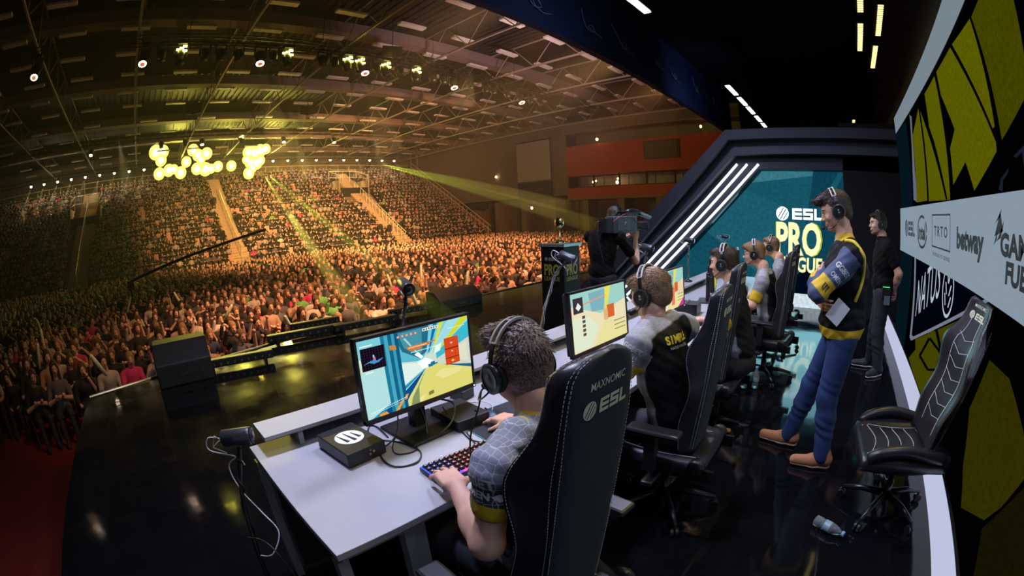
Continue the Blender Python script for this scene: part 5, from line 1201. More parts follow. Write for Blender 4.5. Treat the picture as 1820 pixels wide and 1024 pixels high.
def make_chair():
    t = thing('gaming_chair'); zs = [.47, .49, .52]+[.56+i*.04 for i in range(12)]+[1.02, 1.045, 1.07, 1.09, 1.11, 1.13, 1.15, 1.17, 1.19, 1.22, 1.25, 1.28, 1.30, 1.315, 1.327, 1.334, 1.339, 1.341]
    rings = [back_ring(z) for z in zs]; n = len(rings[0]); mb = MB(); mb.ring(rings)
    o = mb.build('backrest', [m_lea, m_fab], t, smooth=True); me = o.data
    for p in me.polygons:
        j = min(p.vertices); c = p.center
        if len(p.vertices) == 4 and all((v % n) <= 12 for v in p.vertices) and abs(c.y) < wrz(c.z)*.97 and p.normal.x > .5: p.material_index = 1
    bv = BVHTree.FromPolygons([v.co for v in me.vertices], [tuple(p.vertices) for p in me.polygons])
    def on_back(y, z, off=.002, side=1):
        h = bv.ray_cast(Vector((side*1.5, y, z)), Vector((-side, 0, 0))); return (h[0]+Vector((side*off, 0, 0))) if h[0] else Vector((xb(z), y, z))
    mb = MB()   # double stitched seams: round the rear panel and along the side strip
    for k in (.0, .14, .92):
        for s in (-1, 1):
            def sp(z):
                w, wr, D = wz(z), wrz(z), dep(z)
                return Vector((xb(z)-.012-(D-.02)*k+.0015*(k < .1), s*(wr+(w-wr)*k**1.4+.006*math.sin(math.pi*k)+.0022), z))
            z = .50
            while z < 1.333:
                l = (sp(z+.001)-sp(z)).length/.001; a = sp(z); b_ = sp(min(z+.0065/l, 1.338)); mb.tube([a, b_], .0010, 4); z += .0105/l
    mb.build('rear_stitching', m_st, t)
    mb = MB()
    for s in (-1, 1): mb.tube([on_back(s*wz(z)*.5*(1 if z < 1.1 else .8), z, .001, -1) for z in np.arange(.55, 1.27, .04)], .0016, 4)
    for i in range(7): z = .62+i*.075; mb.tube([on_back(y, z+abs(y)*.35, .001, -1) for y in np.linspace(-wz(z)*.5, wz(z)*.5, 9)], .0014, 4)
    mb.build('front_stitching', m_st, t)
    def back_logo(side, nm):
        mb = MB(); ux = Vector((0, side, 0)); mbt = MB()
        text_mb(mbt, 'MAXNOMIC', (0, 0, 0), (0, side, 0), (0, 0, 1), .019, .004, width=.128, center=True)
        for f in mbt.f: pass
        mb.add([tuple(on_back(v[1], 1.262+v[2], .0018, side)) for v in mbt.v], mbt.f)
        m2 = MB(); esl_logo(m2, (0, 0, 0), (0, side, 0), (0, 0, 1), .036); ww = .036*(.62*2+.35+.95*2.85+.26)
        mb.add([tuple(on_back(v[1]-side*ww/2, 1.198+v[2], .0018, side)) for v in m2.v], m2.f)
        mb.build(nm, m_logo, t)
    back_logo(1, 'rear_lettering'); back_logo(-1, 'front_lettering')
    # seat cushion with side bolsters
    def srow(x):
        f = (x+.27)/.54; P_ = []; w = .225+.03*math.sin(math.pi*min(1, f*1.2)); top = .475-.02*math.sin(f*math.pi)+(.0 if f > .08 else -.02)
        for i in range(17):
            u = -1+2*i/16; e = abs(u); P_.append((x, u*w, top+.055*max(0, (e-.6)/.4)**1.2*math.sin(math.pi*min(.95, max(.12, f)))-(.05 if e > .99 else 0)))
        for i in range(17): u = 1-2*i/16; P_.append((x, u*w*.93, .375+.012*(abs(u) > .9)))
        return P_
    mb = MB(); xs = [-.275, -.268, -.25]+[-.22+i*.04 for i in range(12)]+[.262]
    rr = [srow(x) for x in xs]; rr[0] = [(x, y*.97, .40+(z-.40)*.6) for x, y, z in rr[0]]; mb.ring(rr); so = mb.build('seat', m_lea, t, smooth=True)
    bs = BVHTree.FromPolygons([v.co for v in so.data.vertices], [tuple(p.vertices) for p in so.data.polygons])
    def on_seat(x, y): h = bs.ray_cast(Vector((x, y, 1)), Vector((0, 0, -1))); return (h[0]+Vector((0, 0, .0012))) if h[0] else Vector((x, y, .47))
    mb = MB()
    for i in range(5):
        x = -.20+i*.08; mb.tube([on_seat(x+.025*math.cos(y*14), y) for y in np.linspace(-.145, .145, 11)], .0016, 4)
    for s in (-1, 1): mb.tube([on_seat(x, s*.155) for x in np.linspace(-.24, .2, 12)], .0016, 4)
    mb.build('seat_stitching', m_st, t)
    for s in (-1, 1):
        MB().box(.02, s*.315, .665, .27, .085, .028).build('armrest', m_lea, t, bevel=.012)
        a = MB(); a.bx(-.02, .04, s*.285, s*.335, .44, .655); a.bx(-.02, .04, min(s*.16, s*.335), max(s*.16, s*.335), .345, .375); a.build('arm_post', m_bp, t, bevel=.006)
        MB().lathe([(.045, 0), (.045, .03), (.03, .04)], 16, (.225, s*.195, .45), (0, s, 0)).build('recline_cover', m_bp, t, smooth=True)
        MB().bx(.10, .32, s*.205-.01, s*.205+.01, .37, .44).build('bracket', m_alu, t)
    MB().bx(-.12, .14, -.1, .1, .325, .375).build('tilt_mechanism', m_alu, t, bevel=.01)
    MB().lathe([(.03, .08), (.03, .2), (.02, .2), (.02, .34)], 14).build('gas_lift', m_alu, t, smooth=True)
    for i in range(5):
        a = i*2*math.pi/5+.3; c_, s_ = math.cos(a), math.sin(a)
        MB().tube([(.03*c_, .03*s_, .11), (.18*c_, .18*s_, .105), (.31*c_, .31*s_, .075)], [.026, .02, .014], 8).build('base_arm', m_alu, t, smooth=True)
        cs = MB(); cs.tube([(.31*c_, .31*s_, .075), (.31*c_, .31*s_, .05)], .006, 6)
        for q in (-1, 1): cs.lathe([(.027, -.008), (.027, .008)], 16, (.31*c_-s_*.014*q, .31*s_+c_*.014*q, .0275), (-s_, c_, 0))
        cs.build('caster', m_bp, t)
    return t
CHAIR = make_chair()
tag(CHAIR, 'black gaming chair of the nearest player, its stitched back filling the foreground', 'gaming chair', None)
CHAIR.location = (-.715, .815, 0); CHAIR.rotation_euler = (0, 0, math.radians(-4.5))
CP = [(-.775, 2.05, 2, 'black gaming chair behind the second player with the yellow name on his back'), (-.925, 3.08, 0, 'black gaming chair of the third player, who is seen in profile'),
      (-.69, 4.45, -6, 'black gaming chair of the fourth player, pulled back from the desk'), (-.74, 5.58, -4, 'farthest black gaming chair in the row')]
for x, y, r_, lab in CP:
    o = copy_tree(CHAIR); o.location = (x, y, 0); o.rotation_euler = (0, 0, math.radians(r_)); o.scale = (1, 1, .97); tag(o, lab)
# the empty chair: a wider one without armrests, its back leaning away
o = thing('gaming_chair', (.60, 2.46, 0), math.radians(6), 'empty wide black gaming chair with white stitched seat beside the LED wall', 'gaming chair')
TL = Matrix.Translation((.16, 0, .47)) @ Matrix.Rotation(math.radians(13), 4, 'Y') @ Matrix.Diagonal((1.0, 1.42, .98, 1)) @ Matrix.Translation((-.16, 0, -.47))
for ch in CH[CHAIR.name]:
    k = ch.name.split('.')[0]
    if k in ('armrest', 'arm_post'): continue
    c = ch.copy(); COL.objects.link(c); c.parent = o
    if k in ('backrest', 'rear_stitching', 'front_stitching', 'rear_lettering', 'front_lettering'): c.matrix_local = TL
    elif k in ('seat', 'seat_stitching'): c.matrix_local = Matrix.Diagonal((1.12, 1.12, 1, 1))
mb = MB()
for s in (-1, 1):
    mb = MB(); mb.tube(smooth_path([(-.27, s*.235, .455), (-.20, s*.25, .50), (-.05, s*.26, .525), (.12, s*.255, .50), (.24, s*.24, .475)], 5), [.02]+[.034]*19+[.02], 10); mb.build('side_bolster', m_lea, o, smooth=True)
# ---------------------------------------------------------------- things on the floor
def bottle(x, y, rz, lying, m, capm, lab, h=.22):
    t = thing('water_bottle', (x, y, .034 if lying else 0), rz, lab, 'bottle')
    prof = [(.02, 0), (.032, .006), (.032, .05), (.029, .06), (.032, .07), (.032, .13), (.024, .17), (.013, .195), (.013, .21)]
    ax = (1, 0, 0) if lying else (0, 0, 1)
    MB().lathe(prof, 18, (0, 0, 0), ax).build('bottle_body', m, t, smooth=True); MB().lathe([(.016, .205), (.016, .222)], 14, (0, 0, 0), ax).build('cap', capm, t); MB().lathe([(.0325, .075), (.0325, .12)], 18, (0, 0, 0), ax).build('label_band', mat('bottle_label', (.25, .35, .4), .4), t)
def glass(name, c):
    m = mat(name, c, .08); b = m.node_tree.nodes['Principled BSDF']; b.inputs['Transmission Weight'].default_value = .85; b.inputs['IOR'].default_value = 1.3; return m
g1 = glass('clear_bottle', (.75, .85, .95)); g2 = glass('green_bottle', (.25, .75, .35))
bottle(.16, 2.19, math.radians(-25), True, g1, mat('cap_blue', (.2, .4, .6), .4), 'clear plastic bottle lying on its side by the empty chair')
bottle(-.865, 2.74, 0, False, g2, mat('cap_green', (.1, .5, .2), .4), 'green plastic bottle standing behind the second chair'); bottle(-.81, 4.09, 0, False, g1, mat('cap_blue', (.2, .4, .6), .4), 'clear bottle standing behind the third chair, the left one of the pair')
bottle(-.70, 4.13, 0, False, g1, MATS['cap_blue'], 'clear bottle standing behind the third chair, the right one of the pair')
t = thing('banana_peel', (-.77, 3.07, 0), math.radians(20), 'yellow banana peel dropped on the black floor', 'banana peel'); m_ban = mat('banana_yellow', (.75, .42, .10), .6, noise=.2, nscale=40)
MB().tube(smooth_path([(.0, 0, .03), (.05, .01, .03), (.11, .02, .015)], 5), [.012]+[.018]*9+[.006], 8).build('stem_end', m_ban, t, smooth=True)
for a, l in ((2.6, .10), (3.6, .14), (4.4, .07)): MB().tube(smooth_path([(0, 0, .035), (l*.5*math.cos(a), l*.5*math.sin(a), .025), (l*math.cos(a), l*math.sin(a), .006)], 5), [.016]+[.012]*9+[.005], 6).build('peel_flap', m_ban, t, smooth=True)
# ================================================================ PEOPLE
def V3(*a): return np.array(a, float)
def nrm(v): v = np.array(v, float); return v/np.linalg.norm(v)
def frame(f, u):    # rows: forward, left, up
    f = nrm(f); u = np.array(u, float); u = nrm(u-f*(u @ f)); l = np.cross(u, f); return np.stack([f, l, u])
m_skin = mat('skin', (0.68, 0.38, 0.28), 0.5, noise=0.08, nscale=25, bump=.03); m_skin.node_tree.nodes['Principled BSDF'].inputs['Subsurface Weight'].default_value = 0.08
m_skin.node_tree.nodes['Principled BSDF'].inputs['Subsurface Radius'].default_value = (.01, .004, .002)
m_lip = mat('lips', (0.45, 0.18, 0.15), .5); m_brow = mat('eyebrows', (0.06, 0.035, 0.02), .8); m_eye = mat('eye', (.35, .33, .32), .2)
def head_sdf(c, F, jaw=1.0):
    """head centred on c (midway between the ears), frame F"""
    s = SDF(); P_ = lambda a, b, d: c+F[0]*a+F[1]*b+F[2]*d
    s.ell(P_(-.010, 0, .035), (.098, .076, .088), F).ell(P_(.030, 0, .010), (.066, .064, .080), F, k=.03)
    s.ell(P_(.045, 0, -.045), (.050, .050*jaw, .058), F, k=.03).ell(P_(.012, 0, -.045), (.055, .058*jaw, .045), F, k=.03)
    s.ell(P_(.078, 0, -.088), (.020, .022, .016), F, k=.02)                      # chin
    s.cap(P_(.090, -.028, .030), P_(.090, .028, .030), .010, .010, k=.02)          # brow
    s.cap(P_(.094, 0, .018), P_(.116, 0, -.018), .007, .011, k=.012).ell(P_(.104, .011, -.022), (.009, .007, .007), F, k=.008).ell(P_(.104, -.011, -.022), (.009, .007, .007), F, k=.008)
    for q in (-1, 1):
        s.ell(P_(.099, q*.031, .010), (.012, .017, .011), F, k=.010, op='s'); s.ell(P_(.081, q*.031, .009), (.013, .013, .012), F, k=.004)
        s.ell(P_(.068, q*.044, -.018), (.022, .016, .018), F, k=.02)             # cheek
        s.ell(P_(-.006, q*.077, -.004), (.019, .007, .031), F, k=.008); s.ell(P_(.0, q*.085, -.002), (.009, .005, .018), F, k=.004, op='s')
    s.cap(P_(.100, -.016, -.052), P_(.100, .016, -.052), .0055, .0055, k=.008).cap(P_(.098, -.013, -.063), P_(.098, .013, -.063), .006, .006, k=.008)
    s.ell(P_(.112, 0, -.0575), (.010, .024, .0022), F, k=.003, op='s')
    return s
def hand_sdf(w, f, n, s_, curl=(.35, .4, .45, .5), spread=.10, thumb=.5, arm=None, scale=1.0, thumbcurl=.3):
    """w wrist, f finger direction, n palm normal (out of the palm), s_ side of the thumb"""
    f = nrm(f); n = nrm(n-f*(n @ f)); t = np.cross(f, n); t = t if t @ s_ > 0 else -t; k = scale; S = SDF()
    R_ = np.stack([f, t, n])
    if arm is not None: S.cap(arm, w, .029, .0255, k=.01)
    S.ell(w, (.03*k, .029*k, .021*k), R_, k=.015)
    S.box(w+f*.052*k, (.034*k, .031*k, .006*k), R_, rr=.009*k, k=.018)
    S.ell(w+f*.03*k+t*.026*k+n*.006*k, (.030*k, .016*k, .015*k), R_, k=.015)
    for i, (off, L, r) in enumerate(((.031, .072, .0088), (.0105, .080, .0090), (-.0105, .074, .0087), (-.030, .058, .0077))):
        b = w+f*((.088, .092, .089, .080)[i])*k+t*off*k; a = (1.5-i)*spread*.6; d = nrm(f*math.cos(a)+t*math.sin(a)); c_ = curl[i]; ang = c_*.7
        S.ell(b-f*.002+(-n)*.003*k, (.011*k, .0095*k, .0095*k), R_, k=.008)
        for j, (fr, ad) in enumerate(((.44, 1.0), (.31, 1.1), (.25, .8))):
            dd = d*math.cos(ang)+n*math.sin(ang); e = b+dd*L*fr*k; S.cap(b, e, r*(1-.07*j)*k, r*(.95-.09*j)*k, k=.004); b = e; ang += c_*ad
    b = w+f*.022*k+t*.034*k+n*.006*k; d = nrm(f*.62+t*thumb+n*.25); e = b+d*.036*k; S.cap(b, e, .0125*k, .0105*k, k=.012); d2 = nrm(d+f*thumbcurl*.8-t*thumbcurl*.4+n*.2*thumbcurl); S.cap(e, e+d2*.030*k, .0102*k, .0082*k, k=.005)
    return S
def combine(name, parts, mats, origin, parent=None):
    """parts: (verts, quads, material index or array, attrs dict)"""
    V = []; Q = []; M = []; o = 0; keys = set(k for p in parts for k in p[3]); A = {k: [] for k in keys}
    for v, q, m_, at in parts:
        V.append(v-origin); Q.append(q+o); o += len(v); M.append(np.full(len(q), m_) if np.isscalar(m_) else m_)
        for k in keys: A[k].append(at.get(k, np.zeros(len(v))))
    me = np_mesh(name, np.concatenate(V), np.concatenate(Q), mats, {k: np.concatenate(a) for k, a in A.items()}, np.concatenate(M))
    return add_obj(name, me, parent)
def head_part(c, F, h=.0038, jaw=1.0, neck=None, beard=False):
    s = head_sdf(c, F, jaw)
    if neck is not None: s.cap(c-F[0]*.015-F[2]*.06, neck, .052, .058, k=.03)
    v, q = s.mesh(h); v = relax(v, q, 1); cen = v[q].mean(1)-c; a, b, d = cen @ F[0], cen @ F[1], cen @ F[2]
    m_ = np.zeros(len(q), int)
    m_[(a > .085) & (np.abs(b) < .024) & (d < -.0485) & (d > -.0665)] = 1
    m_[(a > .072) & (np.abs(np.abs(b)-.032) < .017) & (np.abs(d-.031-.004*(1-np.abs(np.abs(b)-.03)/.017)) < .0045)] = 2
    m_[(a > .072) & (np.abs(np.abs(b)-.031) < .0115) & (np.abs(d-.009) < .0048)] = 3
    m_[(a > .072) & (np.abs(np.abs(b)-.031) < .0045) & (np.abs(d-.008) < .0045)] = 2
    m_[(a > .072) & (np.abs(np.abs(b)-.031) < .014) & (np.abs(d-.0155) < .0016)] = 2
    return (v, q, m_, {})
def hair_mat(name, c1, c2):
    m = bpy.data.materials.new(name); m.use_nodes = True; nt = m.node_tree; b = nt.nodes['Principled BSDF']; b.inputs['Roughness'].default_value = .42
    tc = nt.nodes.new('ShaderNodeTexCoord'); mp = nt.nodes.new('ShaderNodeMapping'); mp.inputs['Scale'].default_value = (40, 330, 330); nz = nt.nodes.new('ShaderNodeTexNoise'); nz.inputs['Scale'].default_value = 1.0; nz.inputs['Detail'].default_value = 2
    cr = nt.nodes.new('ShaderNodeValToRGB'); cr.color_ramp.elements[0].color = tuple(c1)+(1,); cr.color_ramp.elements[0].position = .35; cr.color_ramp.elements[1].color = tuple(c2)+(1,); cr.color_ramp.elements[1].position = .7
    bp = nt.nodes.new('ShaderNodeBump'); bp.inputs['Strength'].default_value = .6; bp.inputs['Distance'].default_value = .004
    nt.links.new(tc.outputs['Object'], mp.inputs[0]); nt.links.new(mp.outputs[0], nz.inputs[0]); nt.links.new(nz.outputs['Fac'], cr.inputs[0]); nt.links.new(cr.outputs[0], b.inputs['Base Color']); nt.links.new(nz.outputs['Fac'], bp.inputs['Height']); nt.links.new(bp.outputs[0], b.inputs['Normal'])
    return m
def hair_part(c, F, style, seed=0, h=.0034, strands=4200):
    s = SDF(); P_ = lambda a, b, d: c+F[0]*a+F[1]*b+F[2]*d
    if style == 'fade':       # short sides, long tousled top swept forward
        s.ell(P_(-.016, 0, .036), (.101, .080, .094), F).ell(P_(-.062, 0, -.02), (.046, .060, .062), F, k=.03)
        for a, b, d, r in ((.060, 0, .100, .034), (.088, .010, .097, .030), (.106, .020, .084, .022), (.102, -.016, .090, .024), (.02, 0, .108, .034), (-.03, 0, .106, .032), (.113, .0, .075, .018)): s.ell(P_(a, b, d), (r*1.25, r*1.3, r*.8), F, k=.03)
    elif style == 'bowl':
        s.ell(P_(-.014, 0, .040), (.109, .088, .096), F).ell(P_(-.066, 0, -.02), (.046, .066, .058), F, k=.03).ell(P_(.07, 0, .08), (.045, .06, .03), F, k=.03)
    elif style == 'short':
        s.ell(P_(-.014, 0, .038), (.103, .082, .094), F).ell(P_(-.062, 0, -.02), (.044, .060, .058), F, k=.03).ell(P_(.065, 0, .09), (.04, .05, .025), F, k=.03)
    elif style == 'quiff':
        s.ell(P_(-.014, 0, .040), (.103, .083, .096), F).ell(P_(-.064, 0, -.02), (.044, .062, .062), F, k=.03)
        for a, b, d, r in ((.070, 0, .102, .034), (.100, .0, .100, .026), (.122, .0, .094, .018), (.02, 0, .120, .03)): s.ell(P_(a, b, d), (r*1.3, r*1.6, r*.75), F, k=.03)
    hl = .062 if style != 'bowl' else .05
    # keep the face and neck free: cut in front of the ears and under the hairline
    s.plane(P_(.078, 0, .055), F[0]*1.0-F[2]*.62, .012) if style in ('short',) else s.plane(P_(.082, 0, .050), F[0]*.9-F[2]*.95, .012)
    s.plane(P_(-.04, 0, -.068), -F[2]*1.0+F[0]*.35, .012)
    for q in (-1, 1): s.ell(P_(.01, q*.088, -.03), (.045, .026, .045), F, k=.012, op='s')
    ph = seed*1.7
    def disp(X):
        L = (X-c); a, b, d = L @ F[0], L @ F[1], L @ F[2]; ang = np.arctan2(b+.004*np.sin(a*60), d+.02)
        up = np.clip((d+.01)/.07, 0, 1); amp = (.0006+.0019*up) if style in ('fade', 'quiff') else .0006+.0008*up
        w = .010*np.sin(a*38+ph)+.006*np.sin(a*90+ph)
        return amp*(np.sin((ang*.09+w)*620+ph)*.6+np.sin((ang*.09+w)*1130+a*25)*.5+.5*np.sin(a*75+ang*9+ph))
    v, q = s.mesh(h, disp)
    # locks: thin strips combed away from the crown
    R = np.random.default_rng(seed); n = strands; K = P_(-.055, .0, .125); fi = R.integers(0, len(q), n*2); pc = v[q[fi]].mean(1); nn = np.cross(v[q[fi, 1]]-v[q[fi, 0]], v[q[fi, 2]]-v[q[fi, 0]]); nn /= np.linalg.norm(nn, axis=1)[:, None]+1e-12
    nn *= np.sign(((pc-c)*nn).sum(1))[:, None]; keep = ((pc-c) @ F[2] > -.075); pc, nn = pc[keep][:n], nn[keep][:n]; n = len(pc)
    d = pc-K+R.normal(0, .007, (n, 3))+np.where(((pc-c) @ F[0] > .02)[:, None], F[0]*.10+F[1]*.03, 0); d -= nn*(d*nn).sum(1)[:, None]; d /= np.linalg.norm(d, axis=1)[:, None]+1e-9
    top = np.clip(((pc-c) @ F[2]+.02)/.09, .15, 1); L_ = (.009+.013*top)*R.uniform(.7, 1.2, n); w = np.cross(nn, d)*R.uniform(.0008, .0014, n)[:, None]; lift = (.0004+.0011*top)*R.uniform(.3, 1.1, n)
    a0 = pc-nn*.001; a1 = pc+d*(L_*.55)[:, None]+nn*(lift*.9-.0004)[:, None]; a2 = pc+d*L_[:, None]+nn*(lift*.5-L_**2*8)[:, None]
    sv = np.stack([a0-w, a0+w, a0-nn*.0015, a1-w, a1+w, a1-nn*.0015, a2-w*.2, a2+w*.2, a2-nn*.0006], 1).reshape(-1, 3); b0 = np.arange(n)[:, None]*9+len(v)
    sq = np.concatenate([b0+np.array([k]) for k in ((0, 1, 4, 3), (1, 2, 5, 4), (2, 0, 3, 5), (3, 4, 7, 6), (4, 5, 8, 7), (5, 3, 6, 8))])
    return (np.concatenate([v, sv]), np.concatenate([q, sq]), 0, {})
def headset(c, F, lab, m_band, scale=1.0, mic=True, side=1, mark=True, parts_mic_len=.0):
    """top-level headset; built in world space about the head centre"""
    t = thing('headset', tuple(c), 0, lab, 'headset'); P_ = lambda a, b, d: Vector(tuple(F[0]*a+F[1]*b+F[2]*d))
    L = [P_(-.004-.006*math.sin(t_), .100*math.cos(t_)*1.0, .012+.138*math.sin(t_)) for t_ in np.linspace(.05, math.pi-.05, 22)]
    w = Vector(tuple(F[0]))
    def strap(i0, i1, hw, th, dx=0):
        rings = []
        for i in range(i0, i1):
            tdir = (L[min(i+1, 21)]-L[max(i-1, 0)]).normalized(); nn = tdir.cross(w).normalized(); rings.append([L[i]+w*(dx+a)+nn*b for a, b in ((-hw, -th), (hw, -th), (hw, th), (-hw, th))])
        return MB().ring(rings)
    for a in (-.013, .013):
        strap(4, 18, .004, .0035, a).build('headband_rail', m_band, t, smooth=False)
    m3 = MB()
    for i in (4, 9, 12, 17):
        m3.tube([L[i]-w*.013, L[i]+w*.013], .004, 6)
    m3.build('headband_bridge', m_band, t)
    strap(6, 16, .016, .005).build('headband_pad', m_bpm, t).location = P_(0, 0, -.009)
    strap(0, 5, .008, .0022).build('slider', m_cb, t); strap(17, 22, .008, .0022).build('slider', m_cb, t)
    for q in (-1, 1):
        ax = F[1]*q; o = P_(0, q*.078, -.006); tilt = F[0]*.12; A_ = Vector(tuple(nrm(ax)))
        MB().lathe([(.040, -.008), (.046, .0), (.046, .008), (.042, .013)], 26, o, A_).build('ear_cushion', m_bpm, t, smooth=True)
        cu = MB().lathe([(.044, .012), (.0455, .016), (.044, .024), (.036, .030), (.034, .0285), (.015, .0315)], 26, o, A_).build('ear_cup', m_cb, t, smooth=True)
        MB().lathe([(.0448, .0245), (.0455, .0265), (.042, .028)], 26, o, A_).build('trim_ring', mat('headset_trim', (.10, .10, .09), .3, .6), t)
        if mark:
            mk = MB(); ux = Vector(tuple(-F[0]*q))*(1 if q == 1 else 1); uz = Vector(tuple(F[2])); oo = o+A_*.0323
            text_mb(mk, 'ESL', oo-uz*.006, ux, uz, .007, .02, center=True); esl_logo(mk, oo-ux*.0055+uz*.007, ux, uz, .009, True); mk.build('mark', mat('headset_mark', (.5, .5, .5), .5), t)
    if mic:
        o = P_(0, side*.1, -.035)
        pth = smooth_path([o, P_(.03, side*.112, -.062), P_(.075, side*.105, -.083), P_(.118, side*.07, -.078), P_(.128, side*.045, -.066)], 6)
        MB().tube(pth, .0028, 7).build('microphone_boom', m_cb, t, smooth=True); MB().ell(tuple(pth[-1]), (.014, .011, .011), 12, 8).build('microphone', m_bpm, t, smooth=True)
        MB().ell(tuple(o), (.012, .008, .012), 12, 8).build('boom_joint', m_cb, t, smooth=True)
    return t
# ---- jersey material: driven by smooth body attributes (arm: along the sleeve, bk: rear panel, col: collar)
def jersey_mat(name, front, dark, lines, yellow=(.66, .44, .03), jacket=False, dk=.16, lo=.60):
    m = bpy.data.materials.new(name); m.use_nodes = True; nt = m.node_tree; b = nt.nodes['Principled BSDF']; b.inputs['Roughness'].default_value = .62; b.inputs['Specular IOR Level'].default_value = .2
    N = nt.nodes.new; Lk = nt.links.new
    def attr(n): a = N('ShaderNodeAttribute'); a.attribute_name = n; return a.outputs['Fac']
    def band(x, lo, hi, w=.02):
        a = N('ShaderNodeMapRange'); a.inputs['From Min'].default_value = lo-w/2; a.inputs['From Max'].default_value = lo+w/2; Lk(x, a.inputs['Value'])
        c = N('ShaderNodeMapRange'); c.inputs['From Min'].default_value = hi-w/2; c.inputs['From Max'].default_value = hi+w/2; c.inputs['To Min'].default_value = 1; c.inputs['To Max'].default_value = 0; Lk(x, c.inputs['Value'])
        q = N('ShaderNodeMath'); q.operation = 'MULTIPLY'; Lk(a.outputs[0], q.inputs[0]); Lk(c.outputs[0], q.inputs[1]); return q.outputs[0]
    def mix(fac, A, B):
        x = N('ShaderNodeMix'); x.data_type = 'RGBA'; Lk(fac, x.inputs['Factor'])
        for s, v in (('A', A), ('B', B)):
            if isinstance(v, tuple): x.inputs[s].default_value = v+(1,)
            else: Lk(v, x.inputs[s])
        return x.outputs['Result']
    tc = N('ShaderNodeTexCoord'); vo = N('ShaderNodeTexVoronoi'); vo.feature = 'DISTANCE_TO_EDGE'; vo.inputs['Scale'].default_value = 44; vo.inputs['Randomness'].default_value = .25
    Lk(tc.outputs['Object'], vo.inputs['Vector']); ln = N('ShaderNodeMath'); ln.operation = 'LESS_THAN'; ln.inputs[1].default_value = .035; Lk(vo.outputs['Distance'], ln.inputs[0])
    lm = N('ShaderNodeMath'); lm.operation = 'MULTIPLY'; lm.inputs[1].default_value = lines; Lk(ln.outputs[0], lm.inputs[0])
    nz = N('ShaderNodeTexNoise'); nz.inputs['Scale'].default_value = 9; Lk(tc.outputs['Object'], nz.inputs['Vector'])
    arm = attr('arm')
    g = N('ShaderNodeMapRange'); g.inputs['From Min'].default_value = -.05; g.inputs['From Max'].default_value = .30; Lk(arm, g.inputs['Value'])
    base = mix(g.outputs[0], tuple(front), tuple(dk*x for x in front) if not jacket else tuple(front))
    base = mix(lm.outputs[0], base, tuple(min(1, x*2.3+.08) for x in front))
    base = mix(band(attr('bk'), 0.0, 9, .01), base, tuple(dark))
    if not jacket:
        base = mix(band(arm, lo, .925, .012), base, yellow); base = mix(band(arm, .925, 9, .012), base, (.03, .035, .05)); base = mix(band(arm, .95, .965, .004), base, (.5, .5, .5))
    else: base = mix(band(arm, .68, .99, .02), base, yellow)
    base = mix(band(attr('trim'), .5, 9, .1), base, yellow)
    Lk(base, b.inputs['Base Color'])
    n2 = N('ShaderNodeTexNoise'); n2.inputs['Scale'].default_value = 14; n2.inputs['Detail'].default_value = 3; Lk(tc.outputs['Object'], n2.inputs['Vector']); bp = N('ShaderNodeBump'); bp.inputs['Strength'].default_value = .35; bp.inputs['Distance'].default_value = .02; Lk(n2.outputs['Fac'], bp.inputs['Height']); Lk(bp.outputs[0], b.inputs['Normal'])
    return m
m_jer = jersey_mat('team_jersey', (.27, .29, .36), (.010, .011, .013), .55)
m_jer2 = jersey_mat('team_jersey_pale', (.32, .32, .35), (.007, .008, .009), .2, dk=.7, lo=.50)
m_jac = jersey_mat('team_jacket', (.07, .095, .18), (.004, .005, .009), .0, jacket=True)
m_jeans = mat('blue_jeans', (.016, .042, .13), .8, noise=.35, nscale=14, bump=.3); m_blackcl = mat('black_shirt', (.006, .006, .007), .85, spec=.15, noise=.1, bump=.2, nscale=20); m_trk = mat('dark_trousers', (.010, .012, .02), .8)
def decal(mbfun, target, org, n, ux, uy, m, name, parent, off=.0018):
    """lettering laid on a garment: flat outline at org, dropped along -n onto the surface"""
    src = MB(); mbfun(src); me = target.data; bv = BVHTree.FromPolygons([v.co for v in me.vertices], [tuple(p.vertices) for p in me.polygons])
    org = Vector(org); n = Vector(n).normalized(); ux = Vector(ux); ux = (ux-n*ux.dot(n)).normalized(); uy = Vector(uy); uy = (uy-n*uy.dot(n)); uy = (uy-ux*uy.dot(ux)).normalized(); vs = []
    bm = bmesh.new()
    vv = [bm.verts.new((v[0], v[1], 0)) for v in src.v]
    for f in src.f:
        try: bm.faces.new([vv[i] for i in f])
        except ValueError: pass
    bmesh.ops.triangulate(bm, faces=bm.faces[:])
    L = max((e.calc_length() for e in bm.edges), default=0)
    for _ in range(3):
        es = [e for e in bm.edges if e.calc_length() > .012]
        if es: bmesh.ops.subdivide_edges(bm, edges=es, cuts=1); bmesh.ops.triangulate(bm, faces=bm.faces[:])
    last = None
    for v in bm.verts:
        p = org+ux*v.co.x+uy*v.co.y; h = bv.ray_cast(p+n*.15, -n, .4)
        if h[0] is not None: last = h[0]; q = h[0]+n*off
        else: q = p
        v.co = q
    me2 = bpy.data.meshes.new(name); bm.to_mesh(me2); bm.free(); me2.materials.append(m); return add_obj(name, me2, parent)
m_dw = mat('jersey_white_print', (.62, .64, .68), .6); m_dy = mat('jersey_yellow_print', (.75, .60, .05), .6); m_dg = mat('jersey_green_print', (.07, .28, .04), .6); m_dk = mat('jersey_black_print', (.02, .02, .02), .6)
def txt(s, h, w=None, bold=.03, shear=0): return lambda mb: text_mb(mb, s, (0, -h/2, 0), (1, 0, 0), (0, 1, 0), h, bold, shear, width=w, center=True)
